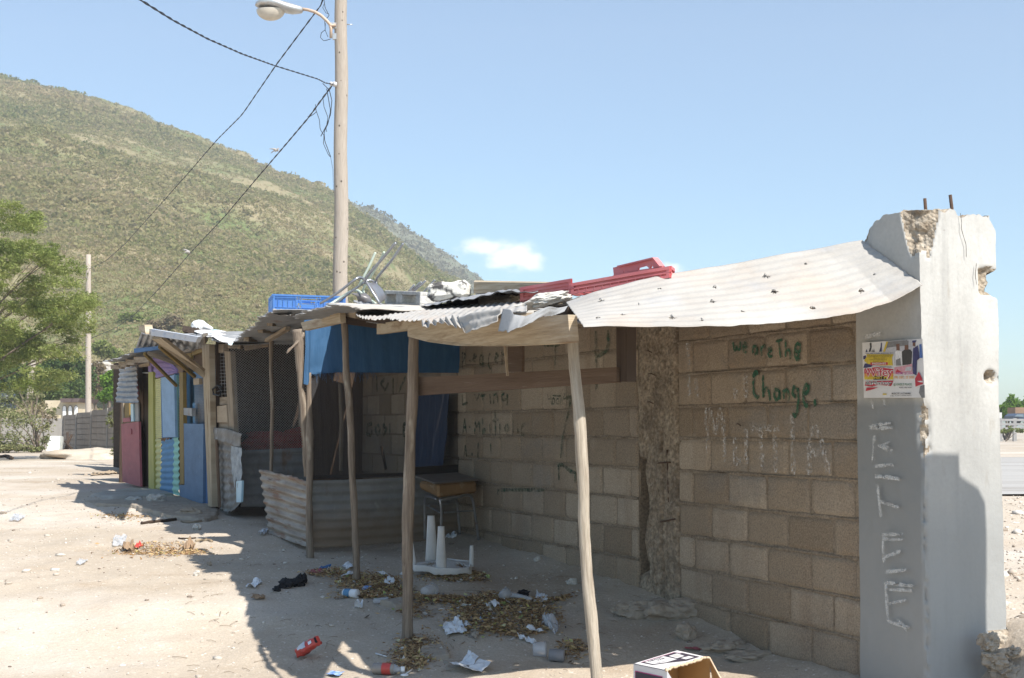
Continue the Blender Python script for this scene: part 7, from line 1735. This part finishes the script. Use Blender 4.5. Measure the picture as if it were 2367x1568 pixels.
scrap("brown_bag", [ZG(930, 625), ZG(935, 590), ZG(1010, 600), ZG(1000, 625)], m_brownc, "rust brown bag at the left of the dry leaf patch", "bag", seed=328, cr=.06)
scrap("brown_bag", [ZG(1385, 600), ZG(1420, 568), ZG(1470, 575), ZG(1450, 612)], m_brownc, "curled brown scrap at the right of the dry leaf patch", "bag", seed=329, cr=.05)
scrap("wrapper", [ZG(1015, 590), ZG(1050, 568), ZG(1080, 572), ZG(1045, 595)], m_redw, "small red wrapper in the dry leaf patch", "wrapper", seed=330, cr=.02)
scrap("flattened_card", [Z1(578, 1212), Z1(590, 1196), Z1(745, 1178), Z1(768, 1195)], m_boxwood, "flattened cardboard on the sunny dirt left of the pink door", "cardboard", seed=331, cr=.02)
scrap("flat_strip", [Z5(400, 1392), Z5(410, 1382), Z5(538, 1384), Z5(535, 1404)], m_pink, "flattened pink printed strip behind the cardboard box", "strip", seed=332, cr=.008)
# text on the white packet
# red snack bag
def prism_bag():
    ZB = zoomf(550, 1380, 5.68)
    root = thing("snack_bag", "crumpled red and silver snack bag on the shade's edge", "snack bag", G(*ZB(1100, 1290)))
    Yb = G(*ZB(1100, 1290)).y
    rows = []; N = 26
    a0 = [(935, 1205), (1035, 1298)]; 
    for i in range(N):
        u = i / (N - 1)
        cxp = 985 + (1310 - 985) * u; cyp = 1250 + (1045 - 1250) * u
        hw = (62 + 26 * math.sin(math.pi * min(1, u * 1.05)) + (10 if u > .85 else 0))
        thick = .045 * math.sin(math.pi * min(1, .06 + u * .96)) ** .7 + .002
        nx_, ny_ = .62, .78
        row = []
        for k in range(24):
            a = 2 * math.pi * k / 23; c = math.cos(a); s_ = math.sin(a)
            p = YY(*ZB(cxp + nx_ * hw * c * .72, cyp + ny_ * hw * c), Yb); p.y += thick * s_ - .0
            w_ = .006 * float(vnoise(np.array([[u * 9, a * 1.5, 2.0]]), 1, 5)[0]); p.y += w_; p.z += w_
            row.append(tuple(p))
        rows.append(row)
    R = np.array(rows); g_ = R[..., 2].min(); gr_ = float(gz(R[..., 0].mean(), R[..., 1].mean())); R[..., 2] += (gr_ + .0 - g_)
    mb = MB(); mb.grid(R); mb.build("bag_body", m_redw, root)
    mb = MB()
    f_ = lambda i0, i1, k0, k1, lift=.0025: mb.grid(np.array([[R[i, k] + np.array([0, -lift, lift * .4]) for k in range(k0, k1)] for i in range(i0, i1)]))
    f_(3, 13, 12, 17); mb.build("silver_patch", m_silver, root)
    mb = MB(); mb.grid(np.array([[R[i, k] + np.array([0, -.003, .001]) for k in range(14, 17)] for i in range(15, 19)])); mb.build("white_panel", m_wpaper, root)
    mb = MB(); mb.grid(np.array([[R[i, k] + np.array([0, -.003, .001]) for k in range(13, 19)] for i in range(21, 24)])); mb.build("dark_badge", m_blackc, root)
prism_bag()
# black knotted cloth
ZB = zoomf(550, 1380, 5.68)
mb = MB(); P = [G(*ZB(720, 355)), G(*ZB(830, 320)), G(*ZB(900, 300)), G(*ZB(1000, 290)), G(*ZB(1055, 260))]
for p, r_ in zip(P, ((.028, .03, .02), (.045, .04, .035), (.022, .03, .02), (.05, .045, .035), (.03, .035, .04))): mb.blob((p.x, p.y, p.z + r_[2] * .6), r_, 3, .5, 1.8, 341 + int(r_[0] * 1000), smooth=True)
tag(mb.build("knotted_cloth", m_blackc), "knotted black cloth lying in the shade left of the leaves", "cloth")
mb = MB(); p = G(*ZQ(1120, 440)); mb.blob((p.x, p.y, p.z + .02), (.04, .03, .02), 3, .6, 2, 350); tag(mb.build("black_rag", m_blackc), "small black rag behind the grey foam cups", "rag")
# cups, bottles, spoon, cap
def cup(x0, y0, x1, y1, r0, r1, m, label, name="cup", cat="cup", band=None, ring=True, lift=0):
    a_ = G(x0, y0); b_ = G(x1, y1); a_.z = float(gz(a_.x, a_.y)) + r0; b_.z = float(gz(b_.x, b_.y)) + r1 + lift
    root = thing(name, label, cat, (a_.x, a_.y, a_.z - r0)); d = (b_ - a_)
    mb = MB(); mb.tube([a_, a_ + d * .04, a_ + d * .96, b_], [r0 * .85, r0, r1, r1 * .9], 16); mb.build("cup_body", m, root)
    if band:
        mb = MB(); mb.tube([a_ + d * band[1], a_ + d * band[2]], [r0 + (r1 - r0) * band[1] + .0015, r0 + (r1 - r0) * band[2] + .0015], 16, cap=False); mb.build("label_band", band[0], root)
    return root
cup(*ZL(300, 545), *ZL(470, 560), .028, .030, m_wpaper, "small white and blue cup lying on its side before the third post", band=(m_blueprint if False else m_blue2, .12, .55))
cup(*ZL(660, 630), *ZL(850, 620), .018, .022, m_clear, "clear plastic bottle lying left of the second post", name="bottle", cat="bottle")
bt_ = cup(*ZL(660, 1490), *ZL(930, 1500), .030, .030, mat("murky_bottle", [(.20, .17, .15), (.28, .25, .22)], scale=6, rough=.25, spec=.6, bump=0), "murky plastic bottle with a red label at the bottom edge", name="bottle", cat="bottle", band=(m_redw, .45, .85))
a_ = G(*ZL(930, 1500)); b_ = G(*ZL(1000, 1500)); a_.z += .03; b_.z += .028
mb = MB(); mb.tube([a_, a_.lerp(b_, .5), b_], [.028, .014, .013], 12); mb.build("neck", m_clear, bt_)
mb = MB(); mb.tube([b_, b_ + Vector((.02, 0, 0))], .016, 12); mb.build("cap", m_jug, bt_)
cup(*ZQ(820, 500), *ZQ(900, 480), .030, .042, m_clear, "grey plastic cup lying mouth up in the leaves, left of the black rag")
cup(*ZQ(960, 480), *ZQ(1240, 520), .026, .018, m_clear, "long grey plastic bottle lying right of the cup under the black rag", name="bottle", cat="bottle")
cup(*ZL(1290, 555), *ZL(1400, 530), .035, .045, m_clear, "clear dome lid lying right of the second post", name="dome_lid", cat="lid")
cup(*ZQ(1260, 1270), *ZQ(1440, 1280), .040, .045, m_clear, "clear plastic tub left of the flat bottle by the near post", name="tub", cat="tub")
cup(*ZQ(1480, 1330), *ZQ(1690, 1350), .034, .036, mat("dull_grey_plastic", [(.2, .2, .21), (.27, .27, .28)], scale=6, rough=.4, bump=0, alpha=.8), "dull grey flat bottle lying in the sun patch's edge by the near post", name="bottle", cat="bottle")
p = G(*Z5(750, 1458)); mb = MB(); mb.tube([p, p + Vector((0, 0, .012))], [.018, .017], 20); tag(mb.build("plastic_disc", mat("blue_cap", [(.01, .07, .42)], rough=.4, bump=0)), "bright blue bottle cap on the sand near the wall", "bottle top")
a_ = G(*ZL(690, 1255)); b_ = G(*ZL(825, 1292)); mb = MB(); a_.z += .008; b_.z += .008; mb.tube([a_, b_], .0045, 6); tag(mb.build("straw", m_jug), "white straw piece lying on bare dirt above the murky bottle", "straw")
sp = thing("spoon", "white plastic spoon beside the murky bottle", "spoon", G(*ZL(1050, 1520)))
a_ = G(*ZL(1045, 1522)); b_ = G(*ZL(1140, 1460)); a_.z += .008; b_.z += .012; mb = MB(); mb.tube([a_, b_], .004, 6); mb.build("handle", m_jug, sp)
mb = MB(); mb.blob(a_, (.022, .018, .007), 2, .05, 1, 3, smooth=True); mb.build("bowl", m_jug, sp)
# sticks on the dirt
for (q, r_, lab, m_) in (([ZG(1070, 405), ZG(1200, 390), ZG(1330, 375)], .016, "dark broken branch lying on the dirt before the stalls", m_wooddark_shade), ([ZG(1370, 388), ZG(1480, 392), ZG(1640, 365)], .012, "thin bark strip right of the broken branch", m_wood),
                         ([ZG(1350, 515), ZG(1410, 518), ZG(1480, 512)], .008, "short dark stick at the shade's edge", m_wooddark_shade), ([ZG(1480, 535), ZG(1560, 530), ZG(1600, 540)], .012, "pale stick right of the dry leaf patch", m_woodpale),
                         ([ZG(0, 610), ZG(0, 610)], .001, None, None), ([Z1(0, 1095), Z1(40, 1090), Z1(75, 1103)], .05, "weathered log at the far left edge of the yard", m_wooddark_shade), ([ZL(1640, 470), ZL(1900, 470), ZL(2170, 498)], .003, "long thin twig behind the leaf heap", m_wood)):
    if lab is None: continue
    P = [G(*p) + Vector((0, 0, r_ * .7)) for p in q]; mb = MB(); mb.tube(smoothp(P, 12), r_, 7, wob=.25); tag(mb.build("stick" if r_ < .04 else "log", m_), lab, "stick" if r_ < .04 else "log")
# dirt heap by the far wall
mb = MB(); p = G(*Z1(620, 1100)); mb.blob((p.x, p.y, p.z), (1.5, .8, .30), 4, .25, 1.5, 361, smooth=True); o = mb.build("dirt_heap", m_ground); o['kind'] = 'structure'

# ================================================================== CARDBOARD BOX at the bottom edge
ZX = zoomf(1520, 1580, 9.104)
bx = thing("cardboard_box", "white printed cardboard box lying open with its brown inside showing, at the bottom edge", "box", G(1560, 1600))
m_wcard = mat("white_card", [(.62, .60, .60), (.68, .66, .66)], scale=4, rough=.6, bump=.05)
m_bcard = mat("brown_card", [(.36, .20, .075), (.42, .25, .10)], scale=4, rough=.8, bump=.1, bscale=20)
m_fray = mat("frayed_card", [(.50, .36, .24), (.6, .48, .34)], scale=20, rough=.9, bump=.3)
m_ink = mat("dark_ink", [(.045, .035, .05), (.06, .05, .07)], rough=.6, bump=0); m_inkp = mat("pink_ink", [(.5, .06, .2)], rough=.6, bump=0)
YX = 6.9
zt = YY(*ZX(1200, 72), YX + .32).z
def onz(x, y, z):
    d = ray(*ZX(x, y)); o = Vector((0, 0, EYE)); return o + d * ((z - EYE) / d.z)
ztop = EYE - 1.33 + .235
A_, B_, C_, D_ = onz(1200, 72, ztop), onz(1930, 235, ztop), onz(985, 520, ztop), onz(240, 365, ztop)
hz_ = ztop + .48 - .005
def down(p): q = p.copy(); q.z = float(gz(p.x, p.y)) - .02; return q
def face(q, m, name, th=.005, nrm=None, lbl=None): mb = MB(); mb.panel(q, th, nrm=nrm); return mb.build(name, m, bx, label=lbl)
# top with ragged torn edge along B-C
n = 26; edge = []
for i in range(n + 1):
    u = i / n; p = B_.lerp(C_, u) + (A_ - B_).normalized() * (.012 * abs(math.sin(u * 17)) + .014 * random.random()) * (0 if i in (0, n) else 1); edge.append(p)
poly = [A_] + edge + [D_]; mb = MB(); k = len(poly); vs = poly + [p - Vector((0, 0, .004)) for p in poly]
mb.add(vs, [tuple(range(k)), tuple(range(2 * k - 1, k - 1, -1))] + [(i, i + k, (i + 1) % k + k, (i + 1) % k) for i in range(k)]); mb.build("box_top", m_wcard, bx)
mb = MB()
for i in range(n): a_, b_ = edge[i], edge[i + 1]; mb.tube([a_ + Vector((0, 0, -.001)), b_ + Vector((0, 0, -.001))], .005 + .003 * random.random(), 5)
mb.build("torn_edge", m_fray, bx)
face([D_, C_, down(C_), down(D_)], m_wcard, "printed_side", .004)
inn = .004
face([A_, D_, down(D_), down(A_)], m_wcard, "far_side", .004, nrm=(-.7, .7, 0))
face([A_ + Vector((0, -.02, -.005)), B_ + Vector((0, -.02, -.005)), down(B_), down(A_)], m_bcard, "inner_back", .004, nrm=(0, -1, 0))
face([A_ + Vector((.004, -.02, -.008)), D_ + Vector((.02, 0, -.008)), down(D_) + Vector((.02, 0, 0)), down(A_) + Vector((.004, -.02, 0))], m_bcard, "inner_side", .004, nrm=(.7, -.7, 0))
mb = MB(); fl = [B_, B_ + Vector((.05, -.06, -.10)), B_ + Vector((.085, -.11, -.2)), B_ + Vector((.03, -.02, -.2))]; mb.panel(fl, .005, nrm=(.6, -.7, .3)); mb.build("side_flap", m_bcard, bx)
mb = MB(); mb.tube([fl[0], fl[1], fl[2]], .005, 5); mb.build("torn_edge", m_fray, bx)
mb = MB(); mb.panel([C_, C_ + Vector((.03, -.01, -.05)), C_ + Vector((.10, -.02, -.12)), down(C_) + Vector((.03, 0, 0)), down(C_)], .005, nrm=(.3, -.9, .1)); mb.build("front_flap", m_wcard, bx)
# printing on the top: frame, panels, lettering
def tq(u, v, lift=.0022): return (D_ * (1 - u) + C_ * u) * (1 - v) + (A_ * (1 - u) + B_ * u) * v + Vector((0, 0, lift))
ink = MB()
def tp(pts, mi=0, lift=.0022): q = [tq(u, v, lift) for u, v in pts]; ink.add(q, [tuple(range(len(q)))], mi, [(0, 0)] * len(q))
tp([(.10, .10), (.10, .93), (.80, .93), (.80, .60), (.60, .35), (.45, .10)], 0, .0012)
tp([(.085, .10), (.085, .945), (.10, .945), (.10, .10)], 2, .0014)
tp([(.14, .14), (.14, .58), (.55, .58), (.55, .33), (.42, .13)], 1, .002)
tp([(.22, .64), (.22, .84), (.50, .80), (.50, .62)], 1, .002); tp([(.56, .66), (.58, .84), (.74, .84), (.72, .66)], 1, .002)
tp([(.26, .68), (.26, .80), (.46, .77), (.46, .66)], 3, .0026)
tp([(.10, .86), (.10, .93), (.28, .93), (.28, .86)], 4, .0026)
ink.build("printed_design", [m_ink, m_wcard, m_inkp, mat("pale_ink", [(.5, .48, .46)], rough=.6, bump=0), mat("lilac_ink", [(.56, .48, .52)], rough=.6, bump=0)], bx)
tx_ = MB(); text_on(tx_, "ZOWBO", tq(.24, .50, .003), tq(.24, .18, .003), tq(.17, .18, .003), tq(.17, .50, .003)); text_on(tx_, "BAR", tq(.32, .48, .003), tq(.32, .32, .003), tq(.26, .32, .003), tq(.26, .48, .003)); text_on(tx_, "FOOD", tq(.50, .40, .003), tq(.44, .22, .003), tq(.40, .22, .003), tq(.46, .40, .003))
tx_.build("printed_lettering", m_ink, bx)
sd = MB()
def sq(u, v, lift=.002): 
    p = (D_ * (1 - u) + C_ * u); q = down(p); n_ = (C_ - D_).cross(Vector((0, 0, 1))).normalized(); n_ = n_ if n_.y < 0 else -n_
    return p.lerp(q, v) + n_ * lift
for pts, mi in (([(.06, .12), (.88, .12), (.88, .99), (.06, .99)], 2), ([(.075, .135), (.87, .135), (.87, .99), (.075, .99)], 0), ([(.16, .28), (.80, .28), (.80, .99), (.16, .99)], 1)):
    q = [sq(u, v, .002 + .001 * (mi == 0) + .002 * (mi == 1)) for u, v in pts]; sd.add(q, [(0, 1, 2, 3)], mi, [(0, 0)] * 4)
sd.build("printed_frame", [m_ink, m_wcard, m_inkp], bx)

# ================================================================== HAZE
hzb = MB(); hzb.boxf((0, 330, 98), Vector((420, 0, 0)), Vector((0, 345, 0)), Vector((0, 0, 104)))
m_haze = bpy.data.materials.new("haze"); m_haze.use_nodes = True
nt = m_haze.node_tree; nt.nodes.remove(nt.nodes["Principled BSDF"])
pv = nt.nodes.new("ShaderNodeVolumePrincipled"); pv.inputs["Color"].default_value = (.93, .96, 1, 1); pv.inputs["Density"].default_value = .0007
pv.inputs["Anisotropy"].default_value = .0
nt.links.new(pv.outputs[0], nt.nodes["Material Output"].inputs["Volume"])
hz_o = hzb.build("haze", m_haze); hz_o['kind'] = 'stuff'
